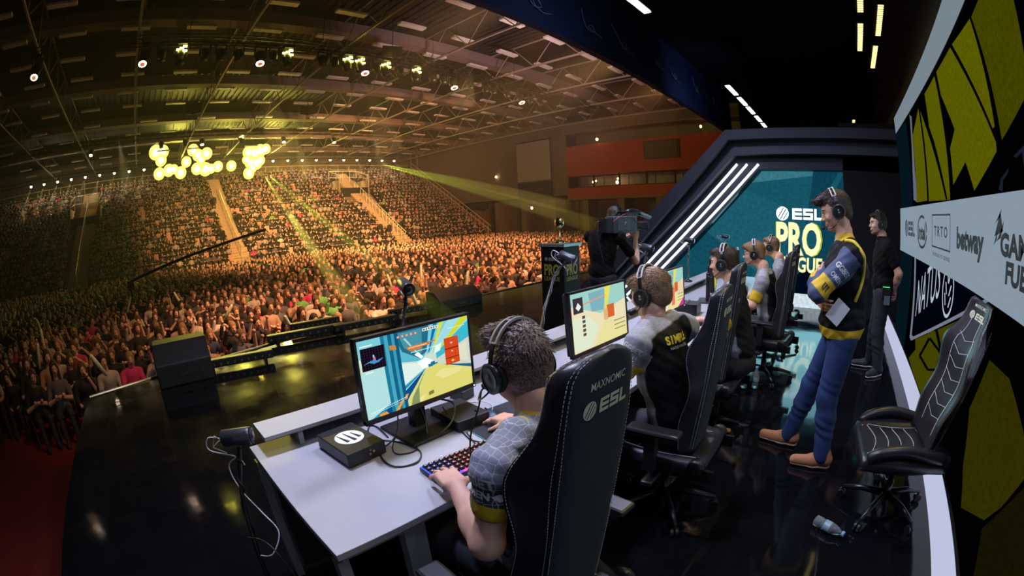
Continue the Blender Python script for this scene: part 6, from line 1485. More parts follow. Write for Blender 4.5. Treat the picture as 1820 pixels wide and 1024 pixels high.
def claw(h):
    def f(mb):
        for i, (x, a) in enumerate(((-.32, .1), (0, -.05), (.32, .06))):
            mb.poly([(x*h-.11*h, .5*h, 0), (x*h+.10*h, .46*h, 0), (x*h+.07*h, 0, 0), (x*h+(a+.10)*h, -.5*h+abs(x)*.1*h, 0), (x*h+(a-.06)*h, -.30*h, 0), (x*h-.06*h, -.1*h, 0)])
    return f

def seated_player(org, J, hd, hands, hair, hmat, jm, lab, fine=.006, jaw=1.0, hs=None, text=None, long=.965):
    """org: floor point; J: joints in world space; hd: (centre, forward, up); hands: list of hand dicts"""
    O = V3(*org); c, f, u = V3(*hd[0]), hd[1], hd[2]; F = frame(f, u)
    J = {k: V3(*v) for k, v in J.items()}
    parts = [head_part(c, F, .0036 if fine < .0062 else .0045, jaw, neck=J['neck'])]
    arms = SDF()
    arms.cap(J['neck']+F[2]*.03, J['neck']-V3(0, 0, .05), .056, .07, k=.02)
    for s in 'LR':
        sh, el, wr = J['sh'+s], J['el'+s], J['wr'+s]; fd = nrm(wr-el)
        arms.cap(sh, el, .046, .043, k=.02).cap(el, el+fd*.10, .045, .043, k=.03).cap(el+fd*.08, wr, .041, .0275, k=.03)
    v, q = arms.mesh(fine); parts.append((relax(v, q, 1), q, 0, {}))
    for H_ in hands:
        v, q = hand_sdf(**H_).mesh(.0030 if fine < .0062 else .0042); parts.append((v, q, 0, {}))
    body = combine('person', parts, [m_skin, m_lip, m_brow, m_eye], O); body.location = tuple(O); tag(body, lab, 'person')
    # jersey
    S = SDF(); ch, pe = J['chest'], J['pel']; lat = nrm(J['shL']-J['shR']); up = nrm(ch-pe); fw = nrm(np.cross(lat, up)); fw = fw if fw @ F[0] > 0 else -fw
    Bf = np.stack([fw, lat, up])
    S.ell(pe+up*.10, (.125, .165, .16), Bf, k=.05).ell(ch-up*.03, (.122, .170, .20), Bf, k=.06).ell(ch+up*.10, (.095, .155, .10), Bf, k=.05)
    for s in 'LR':
        sh, el = J['sh'+s], J['el'+s]; S.cap(sh+(J['neck']-sh)*.45+V3(0, 0, .012), sh, .052, .066, k=.04).cap(sh, sh+(el-sh)*long, .066, .062, k=.035)
    S.cap(J['neck']-V3(0, 0, .075), J['neck']-V3(0, 0, .030), .085, .067, k=.03)
    for s in 'LR':
        sh, el = J['sh'+s], J['el'+s]; e2 = sh+(el-sh)*long
    def disp(X):
        z = X[:, 2]; a = X @ lat; return .0022*np.sin(z*46+a*30+3*np.sin(a*17))+.0016*np.sin(z*95-a*70)
    v, q = S.mesh(fine, disp)
    w_arm = np.full(len(v), -1.0)
    for s in 'LR':
        sh, el = J['sh'+s], J['el'+s]; d = el-sh; L_ = np.linalg.norm(d); t_ = ((v-sh) @ d)/L_**2; dist = np.linalg.norm(v-sh-np.clip(t_, 0, 1.2)[:, None]*d, axis=1)
        tor = ch+up*.02; dt = np.abs((v-tor) @ lat); m_ = (dist < .085) & (t_ > -.05) & ((dist < dt*.9) | (dt > .19)); w_arm = np.where(m_, t_/(long+.055/L_), w_arm)
    b_ = -((v-ch) @ fw); la = np.abs((v-ch) @ lat); zz = (v-ch) @ up
    bk = np.minimum(np.minimum(b_-.015, .165-la), .165-zz-.0*la); bk = np.where(w_arm > .12, -1, bk)
    nk = J['neck']; rn = np.linalg.norm((v-nk)[:, :2], axis=1); tr = ((v[:, 2] > nk[2]+.014) & (rn < .10)).astype(float)
    sh_o = combine('jersey', [(v, q, 0, {'arm': w_arm, 'bk': bk, 'trim': tr})], [jm], O, body)
    leg = SDF()
    for s in 'LR':
        leg.cap(J['hip'+s], J['kn'+s], .095, .070, k=.03).cap(J['kn'+s], J['an'+s], .062, .045, k=.02)
    leg.ell((J['hipL']+J['hipR'])/2, (.14, .17, .11), Bf, k=.04)
    v, q = leg.mesh(.011); combine('trousers', [(v, q, 0, {})], [m_trk], O, body)
    for s in 'LR':
        a = J['an'+s]; g = nrm(V3(F[0][0], F[0][1], 0)); sh = SDF().cap(a+V3(0, 0, -.035), a+g*.15+V3(0, 0, -.045), .042, .036, k=.02); v, q = sh.mesh(.008); combine('shoe', [(v, q, 0, {})], [m_bpm], O, body)
    v, q, m_, at = hair_part(c, F, *hair); combine('hair', [(v, q, 0, {})], [hmat], O, body)
    return body, sh_o, F, Bf
def std_joints(ox, oy, rot=0.0, shift=(0, 0, 0)):
    """seated joints for a player facing -x at (ox, oy): chest over the chair"""
    R_ = np.array([[math.cos(rot), -math.sin(rot), 0], [math.sin(rot), math.cos(rot), 0], [0, 0, 1]])
    def g(x, y, z): return tuple(V3(ox, oy, 0)+R_ @ V3(x, y, z)+V3(*shift)*(z > .75))
    return dict(pel=g(.12, 0, .58), chest=g(.07, 0, .90), neck=g(.025, 0, 1.115), shL=g(.05, -.195, 1.02), shR=g(.05, .195, 1.02),
                elL=g(-.03, -.27, .80), elR=g(-.05, .27, .80), wrL=g(-.24, -.13, .785), wrR=g(-.30, .17, .785), hipL=g(.10, -.10, .54), hipR=g(.10, .10, .54), knL=g(-.36, -.13, .54), knR=g(-.36, .14, .54), anL=g(-.36, -.14, .10), anR=g(-.38, .16, .10))
hm1 = hair_mat('hair_brown', (.05, .033, .028), (.34, .24, .21)); hm2 = hair_mat('hair_light_brown', (.12, .06, .03), (.40, .25, .15)); hm3 = hair_mat('hair_dark', (.018, .012, .010), (.09, .055, .04)); hm4 = hair_mat('hair_ginger', (.16, .08, .03), (.45, .28, .14))
m_band = mat('headband_grey', (.40, .38, .36), .4, .4); m_bandw = mat('headband_white', (.62, .62, .68), .35, .2)
TEXT = lambda: None
# ---- first player
J = std_joints(-.765, .86); J.update(pel=(-.68, .84, .58), chest=(-.715, .865, .89), neck=(-.745, .895, 1.088), shL=(-.700, .685, 1.010), shR=(-.735, 1.075, 1.005), elL=(-.700, .622, .785), wrL=(-.955, .742, .808), elR=(-.90, 1.20, .80), wrR=(-1.165, 1.245, .788))
C1 = (-.825, .915, 1.192); F1 = (-.985, .19, -.10)
hd = [dict(w=V3(-.955, .742, .808), f=V3(-.93, .30, -.03), n=V3(-.05, 0, -1), s_=V3(.2, 1, 0), curl=(.26, .24, .26, .32), spread=.24, thumb=.75, arm=V3(-.89, .712, .800), scale=1.04),
      dict(w=V3(-1.165, 1.245, .793), f=V3(-1, .02, -.16), n=V3(-.1, 0, -1), s_=V3(0, -1, 0), curl=(.28, .28, .34, .4), spread=.16, thumb=.6, arm=V3(-1.09, 1.235, .795), scale=1.04)]
P1, JE1, FF, BB = seated_player((-.72, .86, 0), J, (C1, F1, (-.12, 0, 1)), hd, ('fade', 1), hm1, m_jer, 'person with short brown hair in a grey jersey, left hand on the glowing keyboard', .0055, long=.40)
headset(V3(*C1), FF, 'black headset with a slotted grey headband on the nearest player', m_band)
cable('cable', [(-.90, .83, 1.13), (-.905, .82, 1.08), (-.93, .80, .98), (-.96, .82, .86), (-1.0, .88, .80), (-1.1, 1.0, .752), (-1.3, 1.1, .75)], .0028, m_bp, 'black headset cable hanging from the nearest player\'s ear cup')
def on(o, p): return Vector(p)-o.location
a = Vector(J['shL']); b_ = Vector(J['elL']); ad = (b_-a).normalized(); out = Vector((-.15, -1, .05)); out = (out-ad*out.dot(ad)).normalized(); hor = ad.cross(out).normalized(); hor = hor if hor.x > 0 else -hor
for nm, fn, k, m, h_ in (('lettering_bet', txt('GGBET', .027, .115), .10, m_dw, 0), ('lettering_omen', txt('OMEN', .021, .082), .25, m_dw, 0), ('claw_mark', claw(.034), .455, m_dg, 0)):
    decal(fn, JE1, on(P1, a+(b_-a)*k+hor*(.0 if nm != 'claw_mark' else -.025)), out, hor, -ad, m, nm, JE1)
decal(lambda mb: [mb.poly([(0, .012, 0), (.012, 0, 0), (0, -.012, 0), (-.012, 0, 0)])], JE1, on(P1, a+(b_-a)*.25+hor*.056), out, hor, -ad, m_dw, 'diamond_mark', JE1)
decal(txt('NAVI', .022, .034, .05, .2), JE1, on(P1, (-.665, .86, 1.06)), (.9, -.1, .5), (0, 1, 0), (-.4, 0, 1), m_dy, 'collar_mark', JE1)
# ---- second player
J = std_joints(-.845, 2.08); J.update(pel=(-.74, 2.04, .58), chest=(-.835, 1.99, .91), neck=(-.90, 2.015, 1.12), shL=(-.885, 1.825, 1.03), shR=(-.785, 2.18, 1.04), elL=(-.985, 1.76, .815), wrL=(-1.155, 1.86, .79), elR=(-.98, 2.34, .80), wrR=(-1.10, 2.38, .79))
C2 = (-.935, 2.05, 1.225); F2 = (-.97, .10, -.28)
hd = [dict(w=V3(-1.155, 1.86, .79), f=V3(-1, .15, -.12), n=V3(-.1, 0, -1), s_=V3(0, 1, 0), curl=(.4, .4, .4, .4), arm=V3(-1.08, 1.83, .795)), dict(w=V3(-1.10, 2.38, .79), f=V3(-1, 0, -.1), n=V3(-.1, 0, -1), s_=V3(0, -1, 0), curl=(.3, .3, .3, .4), arm=V3(-1.03, 2.37, .793))]
P2_, JE2, FF, BB = seated_player((-.80, 2.08, 0), J, (C2, F2, (-.25, 0, 1)), hd, ('bowl', 2), hm2, m_jer2, 'person with light brown hair, yellow name on a black backed jersey, second in the row', .007, long=.55)
headset(V3(*C2), FF, 'black headset with a grey band on the second player with light brown hair', m_bandw)
a = Vector(J['shL']); b_ = Vector(J['elL']); ad = (b_-a).normalized(); out = Vector((.15, -1, .25)); out = (out-ad*out.dot(ad)).normalized(); hor = ad.cross(out).normalized(); hor = hor if hor.x > 0 else -hor
for nm, fn, k, m in (('lettering_bet', txt('GGBET', .024, .10), .10, m_dw), ('lettering_omen', txt('OMEN', .020, .078), .23, m_dw), ('claw_mark', claw(.036), .52, m_dk)):
    decal(fn, JE2, on(P2_, a+(b_-a)*k), out, hor, -ad, m, nm, JE2)
decal(txt('S1MPLE', .036, .165, .05), JE2, on(P2_, (-.68, 1.965, 1.045)), (1, -.25, .15), (.25, 1, 0), (0, 0, 1), m_dy, 'lettering_name', JE2)
decal(txt('NATUS VINCERE', .013, .13, .01), JE2, on(P2_, (-.68, 1.965, 1.005)), (1, -.25, .15), (.25, 1, 0), (0, 0, 1), m_dw, 'lettering_team', JE2)
# ---- third player, seen in profile
J = std_joints(-.80, 3.22); J.update(chest=(-.77, 3.22, .93), neck=(-.80, 3.23, 1.145), shL=(-.76, 3.03, 1.05), shR=(-.78, 3.41, 1.05), elL=(-.79, 2.93, .82), wrL=(-1.0, 3.05, .80))
C3 = (-.865, 3.26, 1.265); F3 = (-1, .02, -.12)
hd = [dict(w=V3(-1.0, 3.05, .80), f=V3(-1, .15, -.12), n=V3(-.1, 0, -1), s_=V3(0, 1, 0), curl=(.4, .4, .4, .4), arm=V3(-.93, 3.02, .8)), dict(w=V3(-1.10, 3.39, .79), f=V3(-1, 0, -.1), n=V3(-.1, 0, -1), s_=V3(0, -1, 0), curl=(.3, .3, .3, .4), arm=V3(-1.03, 3.40, .793))]
P3, JE3, FF, BB = seated_player((-.76, 3.22, 0), J, (C3, F3, (-.1, 0, 1)), hd, ('short', 3), hm3, m_jer, 'person seen in profile with dark brown hair and a grey jersey, third in the row', .0075, long=.72)
headset(V3(*C3), FF, 'black headset with a pale band on the third player seen in profile', m_bandw)
# ---- fourth and fifth players
J = std_joints(-.78, 4.42); C4 = (-.865, 4.46, 1.245)
P4, JE4, FF, BB = seated_player((-.74, 4.42, 0), J, (C4, (-1, -.15, -.12), (-.1, 0, 1)), [], ('bowl', 4), hm4, m_jer2, 'person with ginger hair and glasses, fourth in the row', .009, long=.72)
headset(V3(*C4), FF, 'headset with a white band on the fourth player with ginger hair', m_bandw)
P_ = lambda a, b, d: Vector(tuple(FF[0]*a+FF[1]*b+FF[2]*d))
t = thing('glasses', C4, 0, 'dark rimmed glasses on the fourth player', 'glasses')
mb = MB()
for q in (-1, 1): mb.tube([P_(.106, q*.032+.022*math.cos(k*math.pi/6), .008+.015*math.sin(k*math.pi/6)) for k in range(12)], .002, 5, close=True); mb.tube([P_(.104, q*.054, .012), P_(.0, q*.078, .012)], .002, 5)
mb.tube([P_(.110, -.01, .01), P_(.110, .01, .01)], .002, 5); mb.build('frame', m_bp, t)
decal(lambda mb: [mb.poly([(x, -.014, 0), (x+.016, -.014, 0), (x+.020, .014, 0), (x+.004, .014, 0)]) for x in (-.07, -.046, -.02, .006, .03)], JE4, on(P4, (-.60, 4.42, .98)), (1, 0, .15), (0, 1, 0), (0, 0, 1), m_dy, 'yellow_marks', JE4)
J = std_joints(-.76, 5.50); C5 = (-.86, 5.58, 1.25)
P5, JE5, FF, BB = seated_player((-.72, 5.50, 0), J, (C5, (-1, .1, -.05), (0, 0, 1)), [], ('short', 5), hm4, m_jer2, 'person with short fair brown hair in a grey jersey, farthest in the row', .009, long=.72)
headset(V3(*C5), FF, 'black headset on the farthest player in the row', m_band)
# ---------------------------------------------------------------- people standing
def standing(org, J, hd, hands, hair, hmat, lab, top, legm, shoem, fine=.0075, sleeve=.62, long_sleeve=False, shoe_len=.17, jaw=1.0, hem=None):
    O = V3(*org); c, f, u = V3(*hd[0]), hd[1], hd[2]; F = frame(f, u); J = {k: V3(*v) for k, v in J.items()}
    parts = [head_part(c, F, .0042, jaw, neck=J['neck'])]; arms = SDF()
    for s in 'LR':
        sh, el, wr = J['sh'+s], J['el'+s], J['wr'+s]; fd = nrm(wr-el)
        arms.cap(sh, el, .046, .042, k=.02).cap(el, el+fd*.1, .044, .042, k=.03).cap(el+fd*.08, wr, .040, .0275, k=.03)
    arms.cap(J['neck']+V3(0, 0, .03), J['neck']-V3(0, 0, .06), .055, .08, k=.03)
    v, q = arms.mesh(.006); parts.append((relax(v, q), q, 0, {}))
    for H_ in hands: v, q = hand_sdf(**H_).mesh(.0036); parts.append((v, q, 0, {}))
    body = combine('person', parts, [m_skin, m_lip, m_brow, m_eye], O); body.location = tuple(O); tag(body, lab, 'person')
    S = SDF(); ch, pe = J['chest'], J['pel']; lat = nrm(J['shL']-J['shR']); up = nrm(ch-pe); fw = np.cross(lat, up); fw = fw if fw @ V3(*J['fw']) > 0 else -fw; Bf = np.stack([fw, lat, up])
    jk = 1.14 if long_sleeve else 1.0; S.ell(pe-up*.03, (.135*jk, .17, .12), Bf, k=.04).cap(pe, ch, .130*jk, .138*jk, k=.06).ell(ch, (.125*jk, .175, .20), Bf, k=.06).ell(ch+up*.13, (.09, .15, .10), Bf, k=.05)
    for s in 'LR':
        sh, el, wr = J['sh'+s], J['el'+s], J['wr'+s]; S.cap(sh+(J['neck']-sh)*.45, sh, .055, .068, k=.04)
        if long_sleeve: S.cap(sh, el, .068, .060, k=.03).cap(el, el+(wr-el)*.93, .060, .044, k=.03)
        else: S.cap(sh, sh+(el-sh)*sleeve, .066, .062, k=.03)
    S.cap(J['neck']-V3(0, 0, .06), J['neck']-V3(0, 0, .02), .085, .068, k=.03)
    if hem is not None: S.ell(pe-up*.06, (.150, .185, .20), Bf, k=.04).plane((0, 0, .893), (0, 0, -1), .004)
    def disp(X):
        z = X[:, 2]; a = X @ lat; b = X @ fw; return .003*np.sin(z*40+a*22+4*np.sin(a*13+b*9))+.002*np.sin(z*90-a*60+b*40)
    v, q = S.mesh(fine, disp); wa = np.full(len(v), -1.0)
    for s in 'LR':
        sh, el, wr = J['sh'+s], J['el'+s], J['wr'+s]; d = el-sh; L_ = np.linalg.norm(d); t_ = ((v-sh) @ d)/L_**2; dist = np.linalg.norm(v-sh-np.clip(t_, 0, 1.)[:, None]*d, axis=1)
        d2 = wr-el; t2 = ((v-el) @ d2)/np.linalg.norm(d2)**2; di2 = np.linalg.norm(v-el-np.clip(t2, 0, 1)[:, None]*d2, axis=1)
        wa = np.where((dist < .085) & (t_ > .02), t_, wa)
        if long_sleeve: wa = np.where((di2 < .075) & (di2 < dist-.004), 1.02+.0*t2, wa)
    bk = np.where(wa > -.5, -1., .5+0*wa); tr = ((v[:, 2] > J['neck'][2]-.024) & (np.linalg.norm((v-J['neck'])[:, :2], axis=1) < .1)).astype(float)
    if hem is not None: tr = np.maximum(tr, ((v[:, 2] < hem) & (wa < -.5)).astype(float))
    sh_o = combine('jacket' if long_sleeve else 'shirt', [(v, q, 0, {'arm': wa, 'bk': bk, 'trim': tr})], [top], O, body)
    leg = SDF(); leg.ell((J['hipL']+J['hipR'])/2+V3(0, 0, .02), (.12, .155, .12), Bf, k=.04)
    for s in 'LR':
        h, k_, a = J['hip'+s], J['kn'+s], J['an'+s]; leg.cap(h, k_, .103, .078, k=.04).cap(k_, k_+(a-k_)*.35, .076, .076, k=.03).cap(k_+(a-k_)*.3, a, .072, .062, k=.02)
    def dl(X): return .0035*np.sin(X[:, 2]*60+X[:, 0]*35+3*np.sin(X[:, 2]*21))*np.clip(1.2-np.abs(X[:, 2]-.25)*2, .3, 1)
    v, q = leg.mesh(.009, dl); combine('trousers', [(v, q, 0, {})], [legm], O, body)
    for s in 'LR':
        a = J['an'+s]; g = nrm(V3(*J['toe'+s])-V3(a[0], a[1], 0)*V3(1, 1, 0)*1.0-V3(0, 0, J['toe'+s][2])); b0 = V3(a[0], a[1], .045)-g*.045; tip = V3(*J['toe'+s]); tip[2] = .04
        us = SDF().cap(b0+V3(0, 0, .015), b0+g*.10+V3(0, 0, .015), .043, .042, k=.02).cap(b0+g*.10, tip-g*.035, .046, .036, k=.03).cap(b0+V3(0, 0, .03), b0+g*.02+V3(0, 0, .065), .042, .045, k=.02).plane((0, 0, .022), (0, 0, -1), .003)
        v, q = us.mesh(.0055); so = combine('shoe', [(v, q, 0, {})], [shoem[0]], O, body)
        sl = SDF().cap(b0, b0+g*.10, .048, .047, k=.02).cap(b0+g*.10, tip-g*.035, .050, .040, k=.03).plane((0, 0, .024), (0, 0, 1), .003).plane((0, 0, .001), (0, 0, -1), .002)
        v, q = sl.mesh(.006); combine('sole', [(v, q, 0, {})], [shoem[1]], O, so)
        pp = V3(-g[1], g[0], 0); mb = MB()
        for k in range(4):
            m_ = b0+g*(.075+.022*k)+V3(0, 0, .065-.010*k); mb.tube([Vector(tuple(m_-pp*.022-O)), Vector(tuple(m_+V3(0, 0, .005)-O)), Vector(tuple(m_+pp*.022-O))], .0026, 5)
        mb.build('laces', shoem[2], so)
    v, q, m_, at = hair_part(c, F, *hair, h=.0042); combine('hair', [(v, q, 0, {})], [hmat], O, body)
    return body, sh_o, F
sm = (mat('suede_brown', (.42, .17, .07), .8, noise=.15, nscale=40), mat('shoe_sole', (.55, .36, .26), .7), mat('shoe_laces', (.30, .11, .05), .8))
J = dict(fw=(-1, 0, 0), pel=(.075, 2.96, 1.02), chest=(.075, 2.95, 1.28), neck=(.06, 2.95, 1.515), shL=(.115, 2.775, 1.415), shR=(.075, 3.13, 1.415), elL=(-.105, 2.72, 1.195), wrL=(-.10, 2.93, 1.265), elR=(-.14, 3.12, 1.19), wrR=(-.095, 2.86, 1.125),
         hipL=(.095, 2.88, .90), hipR=(.06, 3.04, .90), knL=(.045, 2.87, .50), knR=(-.09, 3.08, .50), anL=(.10, 2.845, .095), anR=(-.195, 3.105, .095), toeL=(-.13, 2.83, 0), toeR=(-.435, 3.14, 0))
C6 = (.005, 2.955, 1.665); F6 = (-.93, -.12, -.34)
hd = [dict(w=V3(-.095, 2.86, 1.125), f=V3(.35, -.85, -.12), n=V3(1, .25, .1), s_=V3(0, 0, 1), curl=(.4, .45, .5, .55), arm=V3(-.11, 2.93, 1.14)), dict(w=V3(-.10, 2.93, 1.265), f=V3(-.2, 1, .1), n=V3(1, 0, 0), s_=V3(0, 0, 1), curl=(.4, .4, .4, .4), arm=V3(-.10, 2.87, 1.25))]
MAN, JK, FF = standing((.03, 2.96, 0), J, (C6, F6, (-.3, 0, 1)), hd, ('quiff', 6), hm3, 'person standing with crossed arms, navy and yellow jacket, jeans and brown shoes', m_jac, m_jeans, sm, .0065, long_sleeve=True, hem=.968)
headset(V3(*C6), FF, 'black headset with a white headband on the standing coach in the navy jacket', m_bandw)
a = Vector(J['shL']); b_ = Vector(J['elL']); ad = (b_-a).normalized(); out = Vector((.1, -1, .0)); out = (out-ad*out.dot(ad)).normalized(); hor = ad.cross(out).normalized()
hor = hor if hor.x > 0 else -hor
for nm, fn, k in (('lettering_bet', txt('GGBET', .034, .12), .36), ('lettering_omen', txt('OMEN', .030, .09), .56)):
    decal(fn, JK, on(MAN, a+(b_-a)*k+hor*.01), out, hor, -ad, m_dw, nm, JK)
decal(claw(.05), JK, on(MAN, a+(b_-a)*.85), out, hor, -ad, m_dk, 'claw_mark', JK)
# yellow piping sweeping over the shoulder and down the back of the sleeve
bvj = BVHTree.FromPolygons([v.co for v in JK.data.vertices], [tuple(p.vertices) for p in JK.data.polygons]); pth = []
for (x, y, z) in ((.05, 2.80, 1.52), (.12, 2.76, 1.50), (.19, 2.72, 1.44), (.235, 2.74, 1.36), (.235, 2.76, 1.28), (.20, 2.76, 1.20), (.17, 2.77, 1.14)):
    h = bvj.find_nearest(on(MAN, (x, y, z))); pth.append(h[0]+h[1]*.003)
MB().tube(smooth_path(pth, 6), .012, 6).build('yellow_piping', m_dy, JK, smooth=True)
t = thing('notepad', (.035, 2.735, 1.085), 0, 'white sheet of paper held in the hand of the coach with crossed arms', 'paper')
R_ = Euler((math.radians(-8), math.radians(38), math.radians(8))).to_matrix(); MB().box(0, 0, 0, .105, .004, .135, R_).build('sheets', mat('paper_white', (.62, .62, .64), .8), t)
# second standing man, dark clothes, hands behind his back
sm2 = (mat('trainer_black', (.02, .02, .022), .7), mat('trainer_sole', (.7, .7, .72), .6), mat('trainer_laces', (.5, .5, .5), .8))
J = dict(fw=(-1, -.1, 0), pel=(.60, 5.08, 1.0), chest=(.60, 5.08, 1.24), neck=(.565, 5.08, 1.45), shL=(.62, 4.90, 1.36), shR=(.60, 5.26, 1.36), elL=(.76, 4.88, 1.11), wrL=(.74, 5.04, .92), elR=(.72, 5.30, 1.11), wrR=(.76, 5.12, .90),
         hipL=(.60, 5.0, .88), hipR=(.60, 5.16, .88), knL=(.58, 4.98, .48), knR=(.56, 5.18, .48), anL=(.64, 4.95, .095), anR=(.55, 5.25, .095), toeL=(.50, 4.84, 0), toeR=(.32, 5.25, 0))
C7 = (.515, 5.08, 1.59); hd = [dict(w=V3(.74, 5.04, .92), f=V3(-.1, .8, -.5), n=V3(-1, 0, 0), s_=V3(0, 0, 1), curl=(.5, .5, .5, .5), arm=V3(.745, 5.0, .97)), dict(w=V3(.76, 5.12, .90), f=V3(0, -.8, -.5), n=V3(-1, 0, 0), s_=V3(0, 0, 1), curl=(.5, .5, .5, .5), arm=V3(.755, 5.16, .95))]
M2, SH2, FF = standing((.60, 5.08, 0), J, (C7, (-1, -.35, -.05), (0, 0, 1)), hd, ('short', 8), hm3, 'person in a plain black t-shirt and dark jeans standing behind the coach', m_blackcl, m_trk, sm2, .009, jaw=1.1)
headset(V3(*C7), FF, 'black headset on the person in the black t-shirt behind the coach', m_cb)
t = thing('belt_pack', (.62, 4.90, .93), 0, 'black belt pack with green lights on the hip of the person behind the coach', 'belt pack')
MB().bx(-.05, .05, -.03, .01, -.08, .05).build('case', m_bp, t, bevel=.006); mb = MB(); [mb.bx(-.04+.014*k, -.034+.014*k, -.033, -.03, .035, .04) for k in range(6)]; mb.build('lights', emis_mat('green_led', (.05, 1, .3), 5), t); MB().bx(-.02, .05, -.05, -.03, -.14, -.05).build('phone', mat('grey_device', (.12, .16, .2), .3), t)
# cameraman
J = dict(fw=(.2, 1, 0), pel=(-2.70, 4.52, 1.0), chest=(-2.68, 4.50, 1.24), neck=(-2.66, 4.58, 1.46), shL=(-2.86, 4.52, 1.37), shR=(-2.48, 4.56, 1.37), elL=(-2.80, 4.86, 1.16), wrL=(-2.66, 4.98, 1.33), elR=(-2.44, 4.90, 1.06), wrR=(-2.50, 5.02, 1.33),
         hipL=(-2.78, 4.52, .88), hipR=(-2.62, 4.52, .88), knL=(-2.80, 4.62, .48), knR=(-2.58, 4.50, .48), anL=(-2.80, 4.58, .095), anR=(-2.58, 4.40, .095), toeL=(-2.78, 4.80, 0), toeR=(-2.52, 4.62, 0))
C8_ = (-2.62, 4.74, 1.60); hd = [dict(w=V3(-2.50, 5.02, 1.33), f=V3(.03, .12, 1), n=V3(-.9, .4, 0), s_=V3(-.2, -1, 0), curl=(.45, .5, .5, .55), arm=V3(-2.485, 4.99, 1.26), scale=1.1), dict(w=V3(-2.66, 4.98, 1.33), f=V3(.3, .9, .3), n=V3(0, -.3, 1), s_=V3(1, 0, 0), curl=(.3, .3, .3, .3), arm=V3(-2.69, 4.95, 1.28))]
CMN, SHC, FF = standing((-2.68, 4.52, 0), J, (C8_, (.3, 1, -.1), (0, 0, 1)), hd, ('short', 9), hm3, 'camera operator in a black t-shirt with a video camera on the shoulder', m_blackcl, m_trk, sm2, .010)
headset(V3(*C8_), FF, 'glossy black headset over the camera operator\'s head', m_cb)
t = thing('video_camera', (-2.50, 4.70, 1.50), math.radians(-8), 'black broadcast video camera on the operator\'s shoulder', 'video camera')
MB().bx(-.07, .07, -.26, .20, -.09, .11).build('body', mat('camera_grey', (.05, .055, .07), .45), t, bevel=.015)
MB().bx(-.06, .06, -.40, -.26, -.08, .09).build('battery', m_bp, t, bevel=.01)
MB().bx(.07, .078, -.2, .05, -.05, .07).lathe([(.03, 0), (.025, .008)], 14, (.078, -.05, .01), (1, 0, 0)).build('side_panel', mat('camera_panel', (.10, .11, .14), .35, .3), t)
MB().tube([(0, -.15, .11), (0, -.12, .16), (0, .14, .16), (0, .18, .11)], .012, 8).build('handle', m_bp, t, smooth=True)
MB().lathe([(.045, 0), (.05, .05), (.045, .12), (.055, .16), (.055, .26), (.062, .28)], 20, (0, .2, -.0), (0, 1, -.05)).build('lens', m_bp, t, smooth=True)
MB().tube([(-.02, .02, .14), (-.02, .20, .17), (-.02, .34, .155), (-.02, .62, .09)], [.028, .035, .034, .03], 12).build('viewfinder', mat('viewfinder_black', (.012, .012, .014), .25), t, smooth=True)
MB().bx(-.03, .06, .0, .24, .10, .15).build('top_module', m_bp, t, bevel=.01)
MB().tube(smooth_path([(.08, -.30, .05), (.10, -.1, .13), (.09, .08, .10), (.07, .2, .02)], 6), .004, 6).build('red_cable', mat('camera_red_cable', (.3, .03, .05), .5), t, smooth=True)
MB().tube(smooth_path([(0, -.36, .06), (-.03, -.48, .02), (.0, -.46, -.2), (.02, -.42, -.4)], 6), .006, 6).build('trailing_cable', m_bp, t, smooth=True)
# ================================================================ LIGHT BEAMS: added smoke volumes, shaped like the beams to make them visible
def smoke_mat(name, dens, an=.2):
    m = bpy.data.materials.new(name); m.use_nodes = True; nt = m.node_tree; nt.nodes.remove(nt.nodes['Principled BSDF'])
    v = nt.nodes.new('ShaderNodeVolumeScatter'); v.inputs['Density'].default_value = dens; v.inputs['Anisotropy'].default_value = an; nt.links.new(v.outputs[0], nt.nodes['Material Output'].inputs['Volume']); return m
m_sm = smoke_mat('beam_smoke', .035, .1); m_sm2 = smoke_mat('lamp_smoke', .06, .1)
def beam(a, b, r0, r1, m, power, color, lab, grp=None):
    a, b = Vector(a), Vector(b); L = (b-a).length; d = (b-a)/L
    o = MB().tube([a+d*.3, b], [r0, r1], 16).build('smoke_beam', m); tag(o, lab, 'light beam', grp, 'stuff')
    spot('beam_lamp', a, b, power, color, math.degrees(2*math.atan(r1/L))*1.05, .3, .05)
m_sm3 = smoke_mat('beam_smoke_dense', .085, .3)
GY = (.70, .9, .06)
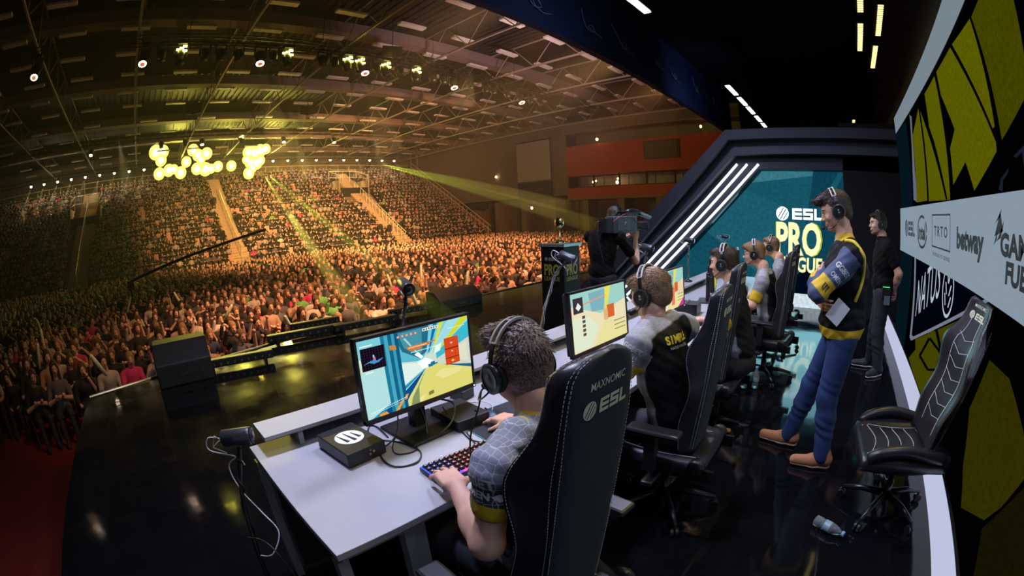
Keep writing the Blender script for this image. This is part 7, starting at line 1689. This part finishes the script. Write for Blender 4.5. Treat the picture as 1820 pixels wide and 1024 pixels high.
beam(onX(686, 296, -51), onX(1058, 402, -12), .1, .45, m_sm, 420000, GY, 'wide yellow green beam crossing the hall in front of the side wall')
beam(onX(676, 292, -51), onX(1010, 368, -14), .1, .40, m_sm, 420000, GY, 'upper yellow green beam crossing the hall in front of the side wall')
def long_beam(a, b, r1, power, color, lab):
    a, b = Vector(a), Vector(b); L = (b-a).length; d = (b-a)/L; t_ = .66
    o = MB().tube([a+d*.3, a+d*L*t_], [.06, r1*t_], 16).build('smoke_beam', m_sm4); tag(o, lab+', far part', 'light beam', None, 'stuff')
    o = MB().tube([a+d*L*t_, b], [r1*t_, r1], 16).build('smoke_beam', m_sm3); tag(o, lab+', near part', 'light beam', None, 'stuff')  # near part made denser to offset the lamp's falloff
    spot('beam_lamp', a, b, power, color, math.degrees(2*math.atan(r1/L)), .2, .03)
m_sm4 = smoke_mat('beam_smoke_thin', .016, .1)
long_beam(onX(470, 312, -50.5), onX(692, 626, -6.4), .22, 620000, (1, .88, .12), 'yellow beam falling over the audience towards the stage edge')
long_beam(onX(478, 312, -50.5), onX(905, 645, -3.4), .14, 520000, GY, 'thin green beam landing on the stage behind the nearest monitor')
beam((-14.5, 13.2, 12.6), (-14.5, 13.2, 6.8), .15, .55, m_sm, 1500, (.55, .6, 1), 'faint bluish beam pointing down under the roof')
for i, y in enumerate([-15.3+k*1.9 for k in range(9)]+[16.2+k*1.95 for k in range(10)]):
    beam((-51.6, y, 10.3), (-50.6, y-(.9 if i < 9 else -1.5), 7.3), .06, .6, m_sm2, 700, (1, .72, .3), 'warm cone of light under the %s small lamp of the back row' % ORD[i], 'light cones of the back row')
for i, (px_, py_, X) in enumerate(((211, 248, -39.4), (523, 236, -39.4), (663, 240, -39.4), (461, 106, -19.4), (647, 122, -19.4))):
    p = onX(px_, py_, X); beam(p, (p.x+.5, p.y+1.2, p.z-4.5), .08, .8, m_sm2, 900, (1, .68, .35), 'warm cone of light below the %s bright spotlight' % ORD[i], 'light cones of the trusses')
